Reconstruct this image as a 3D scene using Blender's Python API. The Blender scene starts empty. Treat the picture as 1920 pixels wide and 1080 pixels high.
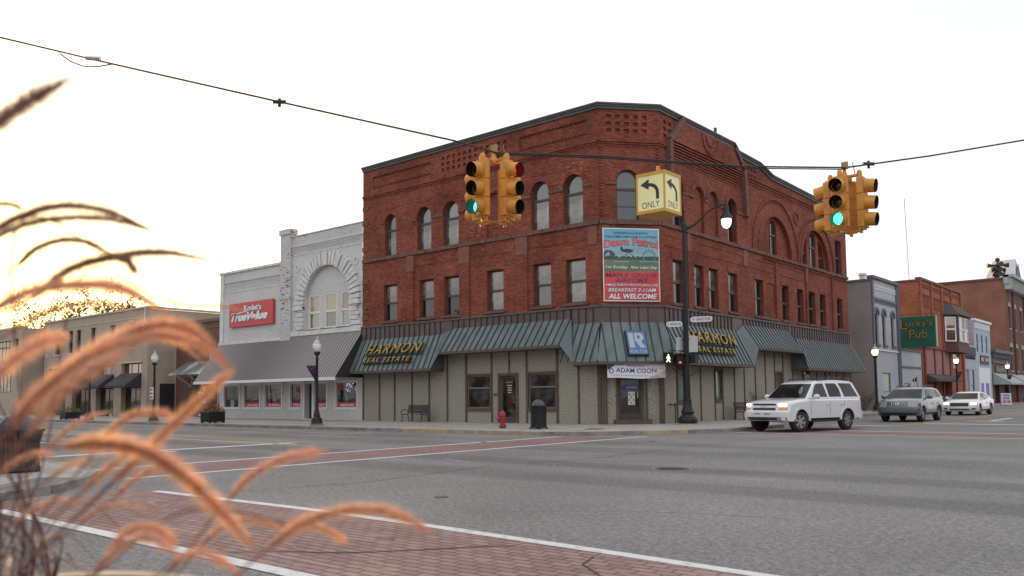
import bpy, bmesh, math, random
from mathutils import Vector, Matrix
from mathutils.geometry import delaunay_2d_cdt
R=math.radians; PI=math.pi; sin=math.sin; cos=math.cos
S=bpy.context.scene; COL=S.collection
# ---------------------------------------------------------------- camera
cam_d=bpy.data.cameras.new("camera"); cam=bpy.data.objects.new("camera",cam_d); COL.objects.link(cam); S.camera=cam
cam_d.sensor_width=36; cam_d.lens=1571.8/1920*36; cam_d.shift_y=0.0475
cam_d.clip_start=.05; cam_d.clip_end=5000
_yaw,_pit,_rol=R(40.145),R(4.091),R(-.558)
_f=Vector((-sin(_yaw)*cos(_pit),cos(_yaw)*cos(_pit),sin(_pit))); _r=Vector((cos(_yaw),sin(_yaw),0)); _u=_r.cross(_f)
_R=_r*cos(_rol)+_u*sin(_rol); _U=-_r*sin(_rol)+_u*cos(_rol)
cam.matrix_world=Matrix(((_R.x,_U.x,-_f.x,0),(_R.y,_U.y,-_f.y,0),(_R.z,_U.z,-_f.z,1.5),(0,0,0,1)))
cam_d.dof.use_dof=True; cam_d.dof.focus_distance=34; cam_d.dof.aperture_fstop=2.7
def pt(x,y,d):      # world point seen in direction (x,y), d metres in front of the viewpoint
    return Vector((0,0,1.5))+(_f+_R*((x-960)/1571.8)-_U*((y-631.2)/1571.8))*d
# ---------------------------------------------------------------- world, sun, exposure
SUN_EL,SUN_AZ=5.4,71.7      # azimuth counter-clockwise from +Y
W=bpy.data.worlds.new("World"); S.world=W; W.use_nodes=True; nt=W.node_tree; nt.nodes.clear()
out=nt.nodes.new('ShaderNodeOutputWorld'); bg=nt.nodes.new('ShaderNodeBackground')
sky=nt.nodes.new('ShaderNodeTexSky'); sky.sky_type='NISHITA'; sky.sun_disc=False
sky.sun_elevation=R(SUN_EL); sky.sun_rotation=R(-SUN_AZ); sky.air_density=1.0; sky.dust_density=1.6; sky.ozone_density=1.2
sd=Vector((-sin(R(SUN_AZ))*cos(R(SUN_EL)),cos(R(SUN_AZ))*cos(R(SUN_EL)),sin(R(SUN_EL))))
mixn=nt.nodes.new('ShaderNodeMix'); mixn.data_type='RGBA'; mixn.blend_type='ADD'; mixn.inputs[0].default_value=1.0
# thin high overcast veil: even pale light over the whole dome
geo=nt.nodes.new('ShaderNodeTexCoord'); dt=nt.nodes.new('ShaderNodeVectorMath'); dt.operation='DOT_PRODUCT'; dt.inputs[1].default_value=tuple(sd); nt.links.new(geo.outputs['Generated'],dt.inputs[0])
vr=nt.nodes.new('ShaderNodeValToRGB'); e=vr.color_ramp.elements; e[0].position=0; e[0].color=(.66,.665,.68,1); e[1].position=1; e[1].color=(1.0,.74,.36,1)
for p_,c_ in ((.3,(.53,.54,.56)),(.62,(.53,.54,.555)),(.86,(.66,.63,.58)),(.96,(.72,.65,.56)),(.988,(.86,.73,.52))): q_=e.new(p_); q_.color=(*c_,1)
nt.links.new(dt.outputs['Value'],vr.inputs[0]); vs=nt.nodes.new('ShaderNodeMix'); vs.data_type='RGBA'; vs.blend_type='MULTIPLY'; vs.inputs[0].default_value=1; vs.inputs[7].default_value=(11.2,11.1,11.1,1); nt.links.new(vr.outputs[0],vs.inputs[6]); nt.links.new(vs.outputs[2],mixn.inputs[7])
sm=nt.nodes.new('ShaderNodeMix'); sm.data_type='RGBA'; sm.blend_type='MULTIPLY'; sm.inputs[0].default_value=1; sm.inputs[7].default_value=(.42,.42,.45,1); nt.links.new(sky.outputs[0],sm.inputs[6]); nt.links.new(sm.outputs[2],mixn.inputs[6]); nt.links.new(mixn.outputs[2],bg.inputs[0]); nt.links.new(bg.outputs[0],out.inputs[0])
bg.inputs[1].default_value=0.10
sl=bpy.data.lights.new("sun",'SUN'); so=bpy.data.objects.new("sun",sl); COL.objects.link(so)
sl.energy=3.6; sl.angle=R(.6); sl.color=(1,.62,.32)
so.rotation_euler=sd.to_track_quat('Z','Y').to_euler()
S.view_settings.view_transform='Standard'; S.view_settings.look='None'; S.view_settings.gamma=1; S.view_settings.exposure=0.63
rnd=random.Random(7)
# ---------------------------------------------------------------- materials
MATS={}
def nodes(name):
    m=bpy.data.materials.new(name); m.use_nodes=True; n=m.node_tree; b=n.nodes['Principled BSDF']; return m,n,b
def P(name,c,rough=.7,c2=None,scale=4,metal=0,bump=0,emit=None,es=1,spec=.5,detail=4,bscale=None,coat=0,trans=0,lo=.35,hi=.65,stretch=None):
    if name in MATS: return MATS[name]
    m,n,b=nodes(name); N=n.nodes.new; L=n.links.new
    b.inputs['Base Color'].default_value=(*c,1); b.inputs['Roughness'].default_value=rough; b.inputs['Metallic'].default_value=metal
    b.inputs['Specular IOR Level'].default_value=spec; b.inputs['Coat Weight'].default_value=coat
    b.inputs['Transmission Weight'].default_value=trans
    if c2 or bump:
        tc=N('ShaderNodeTexCoord'); mp=N('ShaderNodeMapping'); L(tc.outputs['Object'],mp.inputs[0])
        if stretch: mp.inputs['Scale'].default_value=stretch
    if c2:
        nz=N('ShaderNodeTexNoise'); nz.inputs['Scale'].default_value=scale; nz.inputs['Detail'].default_value=detail; L(mp.outputs[0],nz.inputs[0])
        cr=N('ShaderNodeValToRGB'); cr.color_ramp.elements[0].position=lo; cr.color_ramp.elements[1].position=hi
        cr.color_ramp.elements[0].color=(*c,1); cr.color_ramp.elements[1].color=(*c2,1); L(nz.outputs[0],cr.inputs[0]); L(cr.outputs[0],b.inputs['Base Color'])
    if bump:
        nb=N('ShaderNodeTexNoise'); nb.inputs['Scale'].default_value=bscale or scale*4; nb.inputs['Detail'].default_value=5; L(mp.outputs[0],nb.inputs[0])
        bp=N('ShaderNodeBump'); bp.inputs['Strength'].default_value=bump; bp.inputs['Distance'].default_value=.02; L(nb.outputs[0],bp.inputs['Height']); L(bp.outputs[0],b.inputs['Normal'])
    if emit: b.inputs['Emission Color'].default_value=(*emit,1); b.inputs['Emission Strength'].default_value=es
    MATS[name]=m; return m
def BRICK(name,c1,c2,mortar,bw=.26,rh=.092,patch=None,pscale=1.2,pth=.62,msize=.010,bump=.5,big=.25,rough=.85,vtan=False):
    """brickwork laid on the mesh's metre UVs, with colour drift and weathered spots"""
    if name in MATS: return MATS[name]
    m,n,b=nodes(name); N=n.nodes.new; L=n.links.new
    uv=N('ShaderNodeUVMap'); uv.uv_map='m'
    t=N('ShaderNodeTexBrick'); t.inputs['Scale'].default_value=1; t.inputs['Brick Width'].default_value=bw; t.inputs['Row Height'].default_value=rh
    t.inputs['Mortar Size'].default_value=msize; t.inputs['Mortar Smooth'].default_value=.3; t.inputs['Bias'].default_value=0
    t.inputs['Color1'].default_value=(*c1,1); t.inputs['Color2'].default_value=(*c2,1); t.inputs['Mortar'].default_value=(*mortar,1)
    L(uv.outputs[0],t.inputs[0])
    nz=N('ShaderNodeTexNoise'); nz.inputs['Scale'].default_value=.45; nz.inputs['Detail'].default_value=6; L(uv.outputs[0],nz.inputs[0])
    mr=N('ShaderNodeMapRange'); mr.inputs[1].default_value=.3; mr.inputs[2].default_value=.7; mr.inputs[3].default_value=1-big; mr.inputs[4].default_value=1+big; L(nz.outputs[0],mr.inputs[0])
    mx=N('ShaderNodeMix'); mx.data_type='RGBA'; mx.blend_type='MULTIPLY'; mx.inputs[0].default_value=1; L(t.outputs[0],mx.inputs[6]); L(mr.outputs[0],mx.inputs[7])
    col=mx.outputs[2]
    if patch:
        mp=N('ShaderNodeMapping'); mp.inputs['Scale'].default_value=(1,4.5,1); L(uv.outputs[0],mp.inputs[0])
        n2=N('ShaderNodeTexNoise'); n2.inputs['Scale'].default_value=pscale*2.0; n2.inputs['Detail'].default_value=3; L(mp.outputs[0],n2.inputs[0])
        n3=N('ShaderNodeTexNoise'); n3.inputs['Scale'].default_value=.35; L(uv.outputs[0],n3.inputs[0])
        ad=N('ShaderNodeMath'); ad.operation='MULTIPLY_ADD'; L(n3.outputs[0],ad.inputs[0]); ad.inputs[1].default_value=.5; L(n2.outputs[0],ad.inputs[2])
        cr=N('ShaderNodeMapRange'); cr.inputs[1].default_value=pth+.25; cr.inputs[2].default_value=pth+.29; L(ad.outputs[0],cr.inputs[0])
        m2=N('ShaderNodeMix'); m2.data_type='RGBA'; L(cr.outputs[0],m2.inputs[0]); L(col,m2.inputs[6]); m2.inputs[7].default_value=(*patch,1); col=m2.outputs[2]
    L(col,b.inputs['Base Color']); b.inputs['Roughness'].default_value=rough; b.inputs['Specular IOR Level'].default_value=.2
    bp=N('ShaderNodeBump'); bp.inputs['Strength'].default_value=bump; bp.inputs['Distance'].default_value=.008; bp.invert=True; L(t.outputs['Fac'],bp.inputs['Height']); L(bp.outputs[0],b.inputs['Normal'])
    MATS[name]=m; return m
def GLASS(name,tint=(.02,.022,.025),refl=.42,rough=.03,c2=None,wav=.0):
    """window glass over a dark room: mirror of the sky on a dark ground"""
    if name in MATS: return MATS[name]
    m,n,b=nodes(name); N=n.nodes.new; L=n.links.new; n.nodes.remove(b)
    df=N('ShaderNodeBsdfDiffuse'); df.inputs[0].default_value=(*tint,1); gl=N('ShaderNodeBsdfGlossy'); gl.inputs['Roughness'].default_value=rough
    gl.inputs[0].default_value=(.86,.83,.78,1)
    tc=N('ShaderNodeTexCoord'); nz=N('ShaderNodeTexNoise'); nz.inputs['Scale'].default_value=1.1; L(tc.outputs['Object'],nz.inputs[0])
    if c2:
        cr=N('ShaderNodeValToRGB'); cr.color_ramp.elements[0].position=.42; cr.color_ramp.elements[1].position=.58
        cr.color_ramp.elements[0].color=(*tint,1); cr.color_ramp.elements[1].color=(*c2,1); L(nz.outputs[0],cr.inputs[0]); L(cr.outputs[0],df.inputs[0])
    ob=N('ShaderNodeObjectInfo'); vr_=N('ShaderNodeMapRange'); vr_.inputs[3].default_value=.55; vr_.inputs[4].default_value=1.0; L(ob.outputs['Random'],vr_.inputs[0]); mg=N('ShaderNodeMix'); mg.data_type='RGBA'; mg.blend_type='MULTIPLY'; mg.inputs[0].default_value=1; mg.inputs[6].default_value=(.86,.82,.77,1); L(vr_.outputs[0],mg.inputs[7]); L(mg.outputs[2],gl.inputs[0])
    bp=N('ShaderNodeBump'); bp.inputs['Strength'].default_value=.22; bp.inputs['Distance'].default_value=.02; L(nz.outputs[0],bp.inputs['Height']); L(bp.outputs[0],gl.inputs['Normal'])
    lw=N('ShaderNodeFresnel'); lw.inputs[0].default_value=1.45
    mr=N('ShaderNodeMapRange'); mr.inputs[3].default_value=refl; mr.inputs[4].default_value=1; L(lw.outputs[0],mr.inputs[0])
    mx=N('ShaderNodeMixShader'); L(mr.outputs[0],mx.inputs[0]); L(df.outputs[0],mx.inputs[1]); L(gl.outputs[0],mx.inputs[2])
    L(mx.outputs[0],n.nodes['Material Output'].inputs[0]); MATS[name]=m; return m
# ---------------------------------------------------------------- object helpers
ORG={}
def empty(name,label,cat,loc=(0,0,0),rz=0,group=None):
    o=bpy.data.objects.new(name,None); COL.objects.link(o); o.empty_display_size=.3
    o.location=loc; o.rotation_euler=(0,0,rz); o['label']=label; o['category']=cat
    if group: o['group']=group
    ORG[o.name]=Vector(loc); return o
def tag(o,label=None,cat=None,group=None,kind=None):
    if label: o['label']=label
    if cat: o['category']=cat
    if group: o['group']=group
    if kind: o['kind']=kind
    return o
class M:
    """collects faces; build() links them as ONE mesh object"""
    def __init__(s): s.v=[]; s.f=[]; s.m=[]
    def add(s,vs,fs,mi=0):
        b=len(s.v); s.v+= [tuple(p) for p in vs]; s.f+=[tuple(b+i for i in f) for f in fs]; s.m+=[mi]*len(fs); return s
    def quad(s,a,b,c,d,mi=0): return s.add([a,b,c,d],[(0,1,2,3)],mi)
    def box(s,x0,x1,y0,y1,z0,z1,mi=0,fr=None,taper=0):
        c=[(x,y,z) for z in (z0,z1) for y in (y0,y1) for x in (x0,x1)]
        if taper: cx,cy=(x0+x1)/2,(y0+y1)/2; c=[(cx+(x-cx)*(1-taper*(z==z1)),cy+(y-cy)*(1-taper*(z==z1)),z) for x,y,z in c]
        if fr: c=[fr(*p) for p in c]
        return s.add(c,[(0,2,3,1),(4,5,7,6),(0,1,5,4),(2,6,7,3),(0,4,6,2),(1,3,7,5)],mi)
    def fbox(s,fr,u0,u1,v0,v1,d0,d1,mi=0):   # box in a facade frame (u along, v up, d out)
        c=[fr(u,v,d) for d in (d0,d1) for v in (v0,v1) for u in (u0,u1)]
        return s.add(c,[(0,2,3,1),(4,5,7,6),(0,1,5,4),(2,6,7,3),(0,4,6,2),(1,3,7,5)],mi)
    def prism(s,fr,poly,d0,d1,mi=0,holes=()):   # polygon (u,v) with holes, extruded d0..d1
        pts,tri=cdt(poly,holes)
        s.add([fr(u,v,d1) for u,v in pts],tri,mi)
        if d0!=d1:
            s.add([fr(u,v,d0) for u,v in pts],[t[::-1] for t in tri],mi)
            for ring in [poly]+list(holes):
                n=len(ring); b=[fr(u,v,d0) for u,v in ring]+[fr(u,v,d1) for u,v in ring]
                s.add(b,[(i,(i+1)%n,n+(i+1)%n,n+i) for i in range(n)],mi)
        return s
    def tube(s,path,r,n=8,mi=0,cap=True,close=False):
        path=[Vector(p) for p in path]; k=len(path); rr=r if isinstance(r,(list,tuple)) else [r]*k; V=[];prev=None
        for i,p in enumerate(path):
            if close: t=path[(i+1)%k]-path[i-1]
            else: t=path[min(i+1,k-1)]-path[max(i-1,0)]
            t=t.normalized() if t.length>1e-9 else Vector((0,0,1))
            if prev is None: a=Vector((0,0,1)) if abs(t.z)<.9 else Vector((1,0,0)); x=t.cross(a).normalized()
            else: x=(prev-t*prev.dot(t)).normalized()
            prev=x; y=t.cross(x)
            V+=[p+(x*cos(2*PI*j/n)+y*sin(2*PI*j/n))*rr[i] for j in range(n)]
        F=[(i*n+j,i*n+(j+1)%n,((i+1)%k)*n+(j+1)%n,((i+1)%k)*n+j) for i in range(k if close else k-1) for j in range(n)]
        if cap and not close: F+=[tuple(range(n))[::-1],tuple((k-1)*n+j for j in range(n))]
        return s.add(V,F,mi)
    def lathe(s,prof,c=(0,0,0),n=16,mi=0,fl=0):   # profile [(r,z)], optional fluting
        V=[];k=len(prof)
        for r,z in prof:
            for j in range(n):
                q=r*(1+(fl if j%2 else 0)); V.append((c[0]+q*cos(2*PI*j/n),c[1]+q*sin(2*PI*j/n),c[2]+z))
        F=[(i*n+j,i*n+(j+1)%n,(i+1)*n+(j+1)%n,(i+1)*n+j) for i in range(k-1) for j in range(n)]
        F+=[tuple(range(n))[::-1],tuple((k-1)*n+j for j in range(n))]
        return s.add(V,F,mi)
    def ball(s,c,r,n=10,m=6,sc=(1,1,1),mi=0):
        V=[(c[0]+r*sc[0]*sin(PI*i/m)*cos(2*PI*j/n),c[1]+r*sc[1]*sin(PI*i/m)*sin(2*PI*j/n),c[2]+r*sc[2]*cos(PI*i/m)) for i in range(m+1) for j in range(n)]
        return s.add(V,[(i*n+j,(i+1)*n+j,(i+1)*n+(j+1)%n,i*n+(j+1)%n) for i in range(m) for j in range(n)],mi)
    def patch(s,f,us,vs,mi=0,flip=False):
        V=[f(u,v) for u in us for v in vs]; n=len(vs)
        F=[(i*n+j,i*n+j+1,(i+1)*n+j+1,(i+1)*n+j) for i in range(len(us)-1) for j in range(n-1)]
        if flip: F=[q[::-1] for q in F]
        return s.add(V,F,mi)
    def build(s,name,mats,parent=None,smooth=None,uv=False,loc=None,rz=0,merge=False):
        org=ORG.get(parent.name,Vector()) if parent and loc is None else Vector()
        me=bpy.data.meshes.new(name); me.from_pydata([tuple(Vector(p)-org) for p in s.v],[],s.f)
        for m in (mats if isinstance(mats,(list,tuple)) else [mats]): me.materials.append(m)
        me.polygons.foreach_set('material_index',s.m)
        if uv:
            l=me.uv_layers.new(name='m')
            for p in me.polygons:
                nn=p.normal; tx=Vector((-nn.y,nn.x,0)).normalized() if abs(nn.z)<.8 else None
                for li in p.loop_indices:
                    co=me.vertices[me.loops[li].vertex_index].co+org
                    l.data[li].uv=(co.dot(tx),co.z) if tx else (co.x,co.y)
        bm=bmesh.new(); bm.from_mesh(me)
        if smooth is not None or merge: bmesh.ops.remove_doubles(bm,verts=bm.verts,dist=1e-4)
        bmesh.ops.recalc_face_normals(bm,faces=bm.faces); bm.to_mesh(me); bm.free()
        if smooth is not None:
            me.polygons.foreach_set('use_smooth',[True]*len(me.polygons)); me.set_sharp_from_angle(angle=R(smooth))
        me.update(); o=bpy.data.objects.new(name,me); COL.objects.link(o)
        if parent: o.parent=parent
        if loc is not None: o.location=loc; o.rotation_euler=(0,0,rz)
        return o
def cdt(poly,holes=()):
    pts=[Vector(p) for p in poly]; E=[(i,(i+1)%len(poly)) for i in range(len(poly))]
    for h in holes:
        b=len(pts); pts+=[Vector(p) for p in h]; E+=[(b+i,b+(i+1)%len(h)) for i in range(len(h))]
    v,_,f,_,_,_=delaunay_2d_cdt(pts,E,[],0,1e-5)
    def ins(p,q):
        c=False;n=len(q)
        for i in range(n):
            a,b=q[i],q[i-1]
            if (a[1]>p[1])!=(b[1]>p[1]) and p[0]<(b[0]-a[0])*(p[1]-a[1])/(b[1]-a[1])+a[0]: c=not c
        return c
    tri=[]
    for t in f:
        c=(sum(v[i].x for i in t)/3,sum(v[i].y for i in t)/3)
        if ins(c,poly) and not any(ins(c,h) for h in holes): tri.append(tuple(t))
    return [(p.x,p.y) for p in v],tri
def rect(u0,u1,v0,v1): return [(u0,v0),(u1,v0),(u1,v1),(u0,v1)]
def arch(u0,u1,v0,vt,n=10):    # round-headed opening, vt = crown
    r=(u1-u0)/2; c=(u0+u1)/2; s=vt-r
    return [(u0,v0),(u1,v0)]+[(c+r*cos(PI*i/n),s+r*sin(PI*i/n)) for i in range(n+1)]
def ring(cx,cz,r0,r1,a0=0,a1=PI,n=24):
    return [(cx+r1*cos(a0+(a1-a0)*i/n),cz+r1*sin(a0+(a1-a0)*i/n)) for i in range(n+1)]+[(cx+r0*cos(a1+(a0-a1)*i/n),cz+r0*sin(a1+(a0-a1)*i/n)) for i in range(n+1)]
def wall(mb,fr,outline,holes,mi=0,mib=None):
    """wall face with openings; holes: (poly, depth, backed, back material)"""
    hs=[h[0] for h in holes]; mb.prism(fr,outline,0,0,mi,hs)
    for poly,dep,back,mb_i in holes:
        n=len(poly); b=[fr(u,v,0) for u,v in poly]+[fr(u,v,-dep) for u,v in poly]
        mb.add(b,[(i,(i+1)%n,n+(i+1)%n,n+i) for i in range(n)],mi)
        if back: mb.prism(fr,poly,-dep,-dep,mb_i)
def children(o): return [c for c in bpy.data.objects if c.parent==o]
def copy_tree(o,parent=None,kids=None):
    c=o.copy(); COL.objects.link(c)
    if parent: c.parent=parent
    for ch in KIDS(o): copy_tree(ch,c)
    return c
_kc={}
def KIDS(o):
    if o.name not in _kc: _kc[o.name]=list(children(o))
    return _kc[o.name]
def dup(o,loc,rz=None,label=None,scale=None):
    c=copy_tree(o); c.location=loc
    if rz is not None: c.rotation_euler=(0,0,rz)
    if label: c['label']=label
    if scale: c.scale=(scale,)*3
    return c
# lettering: real mesh glyphs fitted into w x h at (u0,v0) of a facade frame
def text(mb,txt,fr,u0,v0,w,h,d=.003,ext=0,mi=0,shear=0,off=0,arc=None,space=1):
    cu=bpy.data.curves.new('t','FONT'); cu.body=txt; cu.size=1; cu.shear=shear; cu.offset=off; cu.space_character=space; cu.resolution_u=3
    o=bpy.data.objects.new('t',cu); COL.objects.link(o); dg=bpy.context.evaluated_depsgraph_get(); me=o.evaluated_get(dg).to_mesh()
    vs=[v.co.copy() for v in me.vertices]; fs=[tuple(p.vertices) for p in me.polygons]
    bpy.data.objects.remove(o); bpy.data.curves.remove(cu)
    x0=min(v.x for v in vs);x1=max(v.x for v in vs);y0=min(v.y for v in vs);y1=max(v.y for v in vs)
    def mp(v,dd):
        a=(v.x-x0)/(x1-x0); b=(v.y-y0)/(y1-y0); u=u0+a*w; q=v0+b*h
        if arc: q+=arc*(1-(2*a-1)**2)
        return fr(u,q,dd)
    mb.add([mp(v,d+ext) for v in vs],fs,mi)
    if ext:
        from collections import Counter
        E=Counter(); 
        for f in fs:
            for i in range(len(f)): E[frozenset((f[i],f[(i+1)%len(f)]))]+=1
        k=len(vs); F=[]
        for f in fs:
            for i in range(len(f)):
                a,b=f[i],f[(i+1)%len(f)]
                if E[frozenset((a,b))]==1: F.append((a,b,k+b,k+a))
        mb.add([mp(v,d+ext) for v in vs]+[mp(v,d) for v in vs],F,mi)
# facade frames
FX,FY=-20.3,33.0
fL=lambda u,v,d:(u,FY-d,v)
fR=lambda u,v,d:(FX+d,u,v)
_ct=Vector((2.0,2.3)).normalized(); _cn=Vector((2.3,-2.0)).normalized(); CL=Vector((2.0,2.3)).length; CA=math.atan2(2.3,2.0)
fC=lambda u,v,d:(-22.3+_ct.x*u+_cn.x*d,33+_ct.y*u+_cn.y*d,v)
def frame(ox,oy,ang):    # origin, angle of the u axis; outward = to the right-hand side of u
    c,s=cos(ang),sin(ang); return lambda u,v,d:(ox+c*u+s*d,oy+s*u-c*d,v)
fl=lambda u,v,d:(u,-d,v)   # local facade frame (faces -Y)
# ================================================================ GROUND
asph,n_,b_=nodes('asphalt'); MATS['asphalt']=asph
def _asph():
    n=n_; N=n.nodes.new; L=n.links.new; b=b_
    tc=N('ShaderNodeTexCoord'); ob=tc.outputs['Object']
    n1=N('ShaderNodeTexNoise'); n1.inputs['Scale'].default_value=13; n1.inputs['Detail'].default_value=8; n1.inputs['Roughness'].default_value=.75; L(ob,n1.inputs[0])
    n2=N('ShaderNodeTexNoise'); n2.inputs['Scale'].default_value=.25; n2.inputs['Detail'].default_value=6; L(ob,n2.inputs[0])
    vo=N('ShaderNodeTexVoronoi'); vo.inputs['Scale'].default_value=42; L(ob,vo.inputs[0])
    mp=N('ShaderNodeMapping'); mp.inputs['Scale'].default_value=(.05,.55,1); mp.inputs['Rotation'].default_value=(0,0,R(3)); L(ob,mp.inputs[0])
    n3=N('ShaderNodeTexNoise'); n3.inputs['Scale'].default_value=1; n3.inputs['Detail'].default_value=4; L(mp.outputs[0],n3.inputs[0])
    # tyre-polished lanes running along the wide street: darker wear bands
    sx=N('ShaderNodeSeparateXYZ'); L(ob,sx.inputs[0])
    def band(c,w,amt):
        a=N('ShaderNodeMath'); a.operation='SUBTRACT'; L(sx.outputs[1],a.inputs[0]); a.inputs[1].default_value=c
        a2=N('ShaderNodeMath'); a2.operation='MULTIPLY_ADD'; L(n3.outputs[0],a2.inputs[0]); a2.inputs[1].default_value=1.6; L(a.outputs[0],a2.inputs[2])
        a3=N('ShaderNodeMath'); a3.operation='SUBTRACT'; L(a2.outputs[0],a3.inputs[0]); a3.inputs[1].default_value=.8
        ab=N('ShaderNodeMath'); ab.operation='ABSOLUTE'; L(a3.outputs[0],ab.inputs[0])
        m=N('ShaderNodeMapRange'); m.interpolation_type='SMOOTHSTEP'; m.inputs[1].default_value=w*.45; m.inputs[2].default_value=w*1.25; m.inputs[3].default_value=1-amt; m.inputs[4].default_value=1; L(ab.outputs[0],m.inputs[0]); return m.outputs[0]
    bs=[band(12.5,.8,.25),band(15.1,.8,.30),band(19.6,1.0,.2),band(22.6,.7,.16)]
    cur=bs[0]
    for q in bs[1:]:
        mm=N('ShaderNodeMath'); mm.operation='MULTIPLY'; L(cur,mm.inputs[0]); L(q,mm.inputs[1]); cur=mm.outputs[0]
    for src,lo,hi,a,c in ((n1.outputs[0],.36,.64,.62,1.36),(n2.outputs[0],.3,.7,.82,1.2),(vo.outputs[0],0,.8,.6,1.3)):
        m=N('ShaderNodeMapRange'); m.inputs[1].default_value=lo; m.inputs[2].default_value=hi; m.inputs[3].default_value=a; m.inputs[4].default_value=c; L(src,m.inputs[0])
        mm=N('ShaderNodeMath'); mm.operation='MULTIPLY'; L(cur,mm.inputs[0]); L(m.outputs[0],mm.inputs[1]); cur=mm.outputs[0]
    mx=N('ShaderNodeMix'); mx.data_type='RGBA'; mx.blend_type='MULTIPLY'; mx.inputs[0].default_value=1; mx.inputs[6].default_value=(.185,.177,.17,1); L(cur,mx.inputs[7])
    L(mx.outputs[2],b.inputs['Base Color']); b.inputs['Roughness'].default_value=.86; b.inputs['Specular IOR Level'].default_value=.35
    bp=N('ShaderNodeBump'); bp.inputs['Strength'].default_value=.6; bp.inputs['Distance'].default_value=.012; L(vo.outputs[0],bp.inputs['Height']); L(bp.outputs[0],b.inputs['Normal'])
_asph()
MT=lambda c: (c[0],c[1],c[2])
conc=P('concrete',(.36,.345,.32),.9,(.29,.275,.25),.9,bump=.15,bscale=40,detail=8)
kerbm=P('kerb_concrete',(.27,.25,.23),.9,(.17,.16,.15),2.5,bump=.2,bscale=30,detail=8)
paver=BRICK('paver_brick',(.34,.222,.195),(.25,.16,.14),(.12,.085,.075),bw=.235,rh=.118,msize=.011,big=.22,bump=.9,patch=(.34,.23,.2),pscale=.8,pth=.66)
paverd=BRICK('paver_brick_dark',(.27,.175,.165),(.225,.145,.138),(.16,.10,.09),bw=.235,rh=.118,msize=.01,big=.15)
wpaint=P('road_paint_white',(.62,.62,.62),.8,(.30,.30,.30),7,detail=8,lo=.50,hi=.82)
ypaint=P('road_paint_yellow',(.55,.36,.08),.8,(.22,.19,.14),5,detail=8,lo=.48,hi=.7)
xy=lambda u,v,d:(u,v,d)
def sheet(name,poly,z,m,uv=False,kind='structure',parent=None,holes=()):
    mb=M(); mb.prism(xy,poly,z,z,0,holes); o=mb.build(name,m,parent,uv=uv)
    if kind and not parent: o['kind']=kind
    return o
sheet('ground',rect(-1500,1500,-1500,1500),0,asph)
# north-west block pavement with its kerb (extruded slabs)
def slab(name,edge,inner,h,kw=.16,yellow=()):
    """edge = kerb polyline (road side), inner = closing points"""
    mb=M(); poly=edge+inner; mb.prism(xy,poly,-.05,h,0); o=mb.build(name,conc); o['kind']='structure'
    kb=M(); yb=M()
    for i,(a,b) in enumerate(zip(edge[:-1],edge[1:])):
        a=Vector(a);b=Vector(b);t=(b-a).normalized();nn=Vector((t.y,-t.x)); 
        L_=(b-a).length; k=max(1,int(L_/3.05)); 
        for j in range(k):
            p=a+t*(L_*j/k+.006); q=a+t*(L_*(j+1)/k-.006)
            tgt=yb if i in yellow else kb
            fr=lambda u,v,d,p=p,t=t,nn=nn:(p.x+t.x*u+nn.x*d,p.y+t.y*u+nn.y*d,v)
            tgt.fbox(fr,0,(q-p).length,-.05,h+.004,-kw+.02,.02)
    ko=kb.build('kerb',kerbm); ko['kind']='structure'
    if yb.v: yo=yb.build('kerb_yellow_section',P('kerb_yellow',(.40,.31,.15),.85,(.26,.24,.21),3.2,detail=8,lo=.42,hi=.62)); yo['kind']='structure'
    # gutter pan
    g=M()
    for a,b in zip(edge[:-1],edge[1:]):
        a=Vector(a);b=Vector(b);t=(b-a).normalized();nn=Vector((t.y,-t.x))
        g.quad((a.x,a.y,.003),(b.x,b.y,.003),(b.x+nn.x*.42,b.y+nn.y*.42,.003),(a.x+nn.x*.42,a.y+nn.y*.42,.003))
    go=g.build('gutter',kerbm); go['kind']='structure'
    return o
ed=[(-140,25.0),(-27.4,25.0),(-19.9,25.15),(-18.2,26.0),(-16.9,27.6),(-15.8,29.2),(-15.0,31.2),(-14.9,36.3),(-15.6,38.0),(-17.7,40.6),(-17.7,250)]
slab('pavement',ed,[(-24,250),(-24,60),(-140,60)],.15,yellow=(1,4))
slab('pavement',[(-14.0,4.3),(-14.7,5.6),(-15.9,6.7),(-16.9,7.25),(-18.3,7.65),(-20,7.8),(-140,7.8)][::-1],[(-140,-20),(-16,-20),(-14.2,0)][::-1],.13,yellow=(1,)) 
# paving joints on the big pavement
j=M()
jm=P('joint',(.12,.11,.1),.95)
for x in [-78+1.83*i for i in range(33)]: j.box(x,x+.02,25.2,32.9,.1,.1545)
for y in (27.6,30.2): j.box(-80,-20.5,y,y+.02,.1,.1546)
for y in [37+1.8*i for i in range(60)]: j.box(-20.2,-17.9,y,y+.02,.1,.1545)
o=j.build('pavement_joints',jm); o['kind']='structure'
# tactile strip on the near corner
t=M(); t.prism(xy,[(-14.15,4.95),(-14.75,5.75),(-15.75,6.45),(-16.35,6.15),(-15.5,5.3),(-14.9,4.6)],.12,.137)
for a in range(9):
    for b in range(4):
        x=-14.55-.17*a*1.0+.13*b-.25; y=4.95+.155*a-.1*b+.1; t.box(x-.025,x+.025,y-.025,y+.025,.137,.142)
o=t.build('tactile_paving',P('tactile',(.16,.15,.15),.85)); o['kind']='structure'
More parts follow.
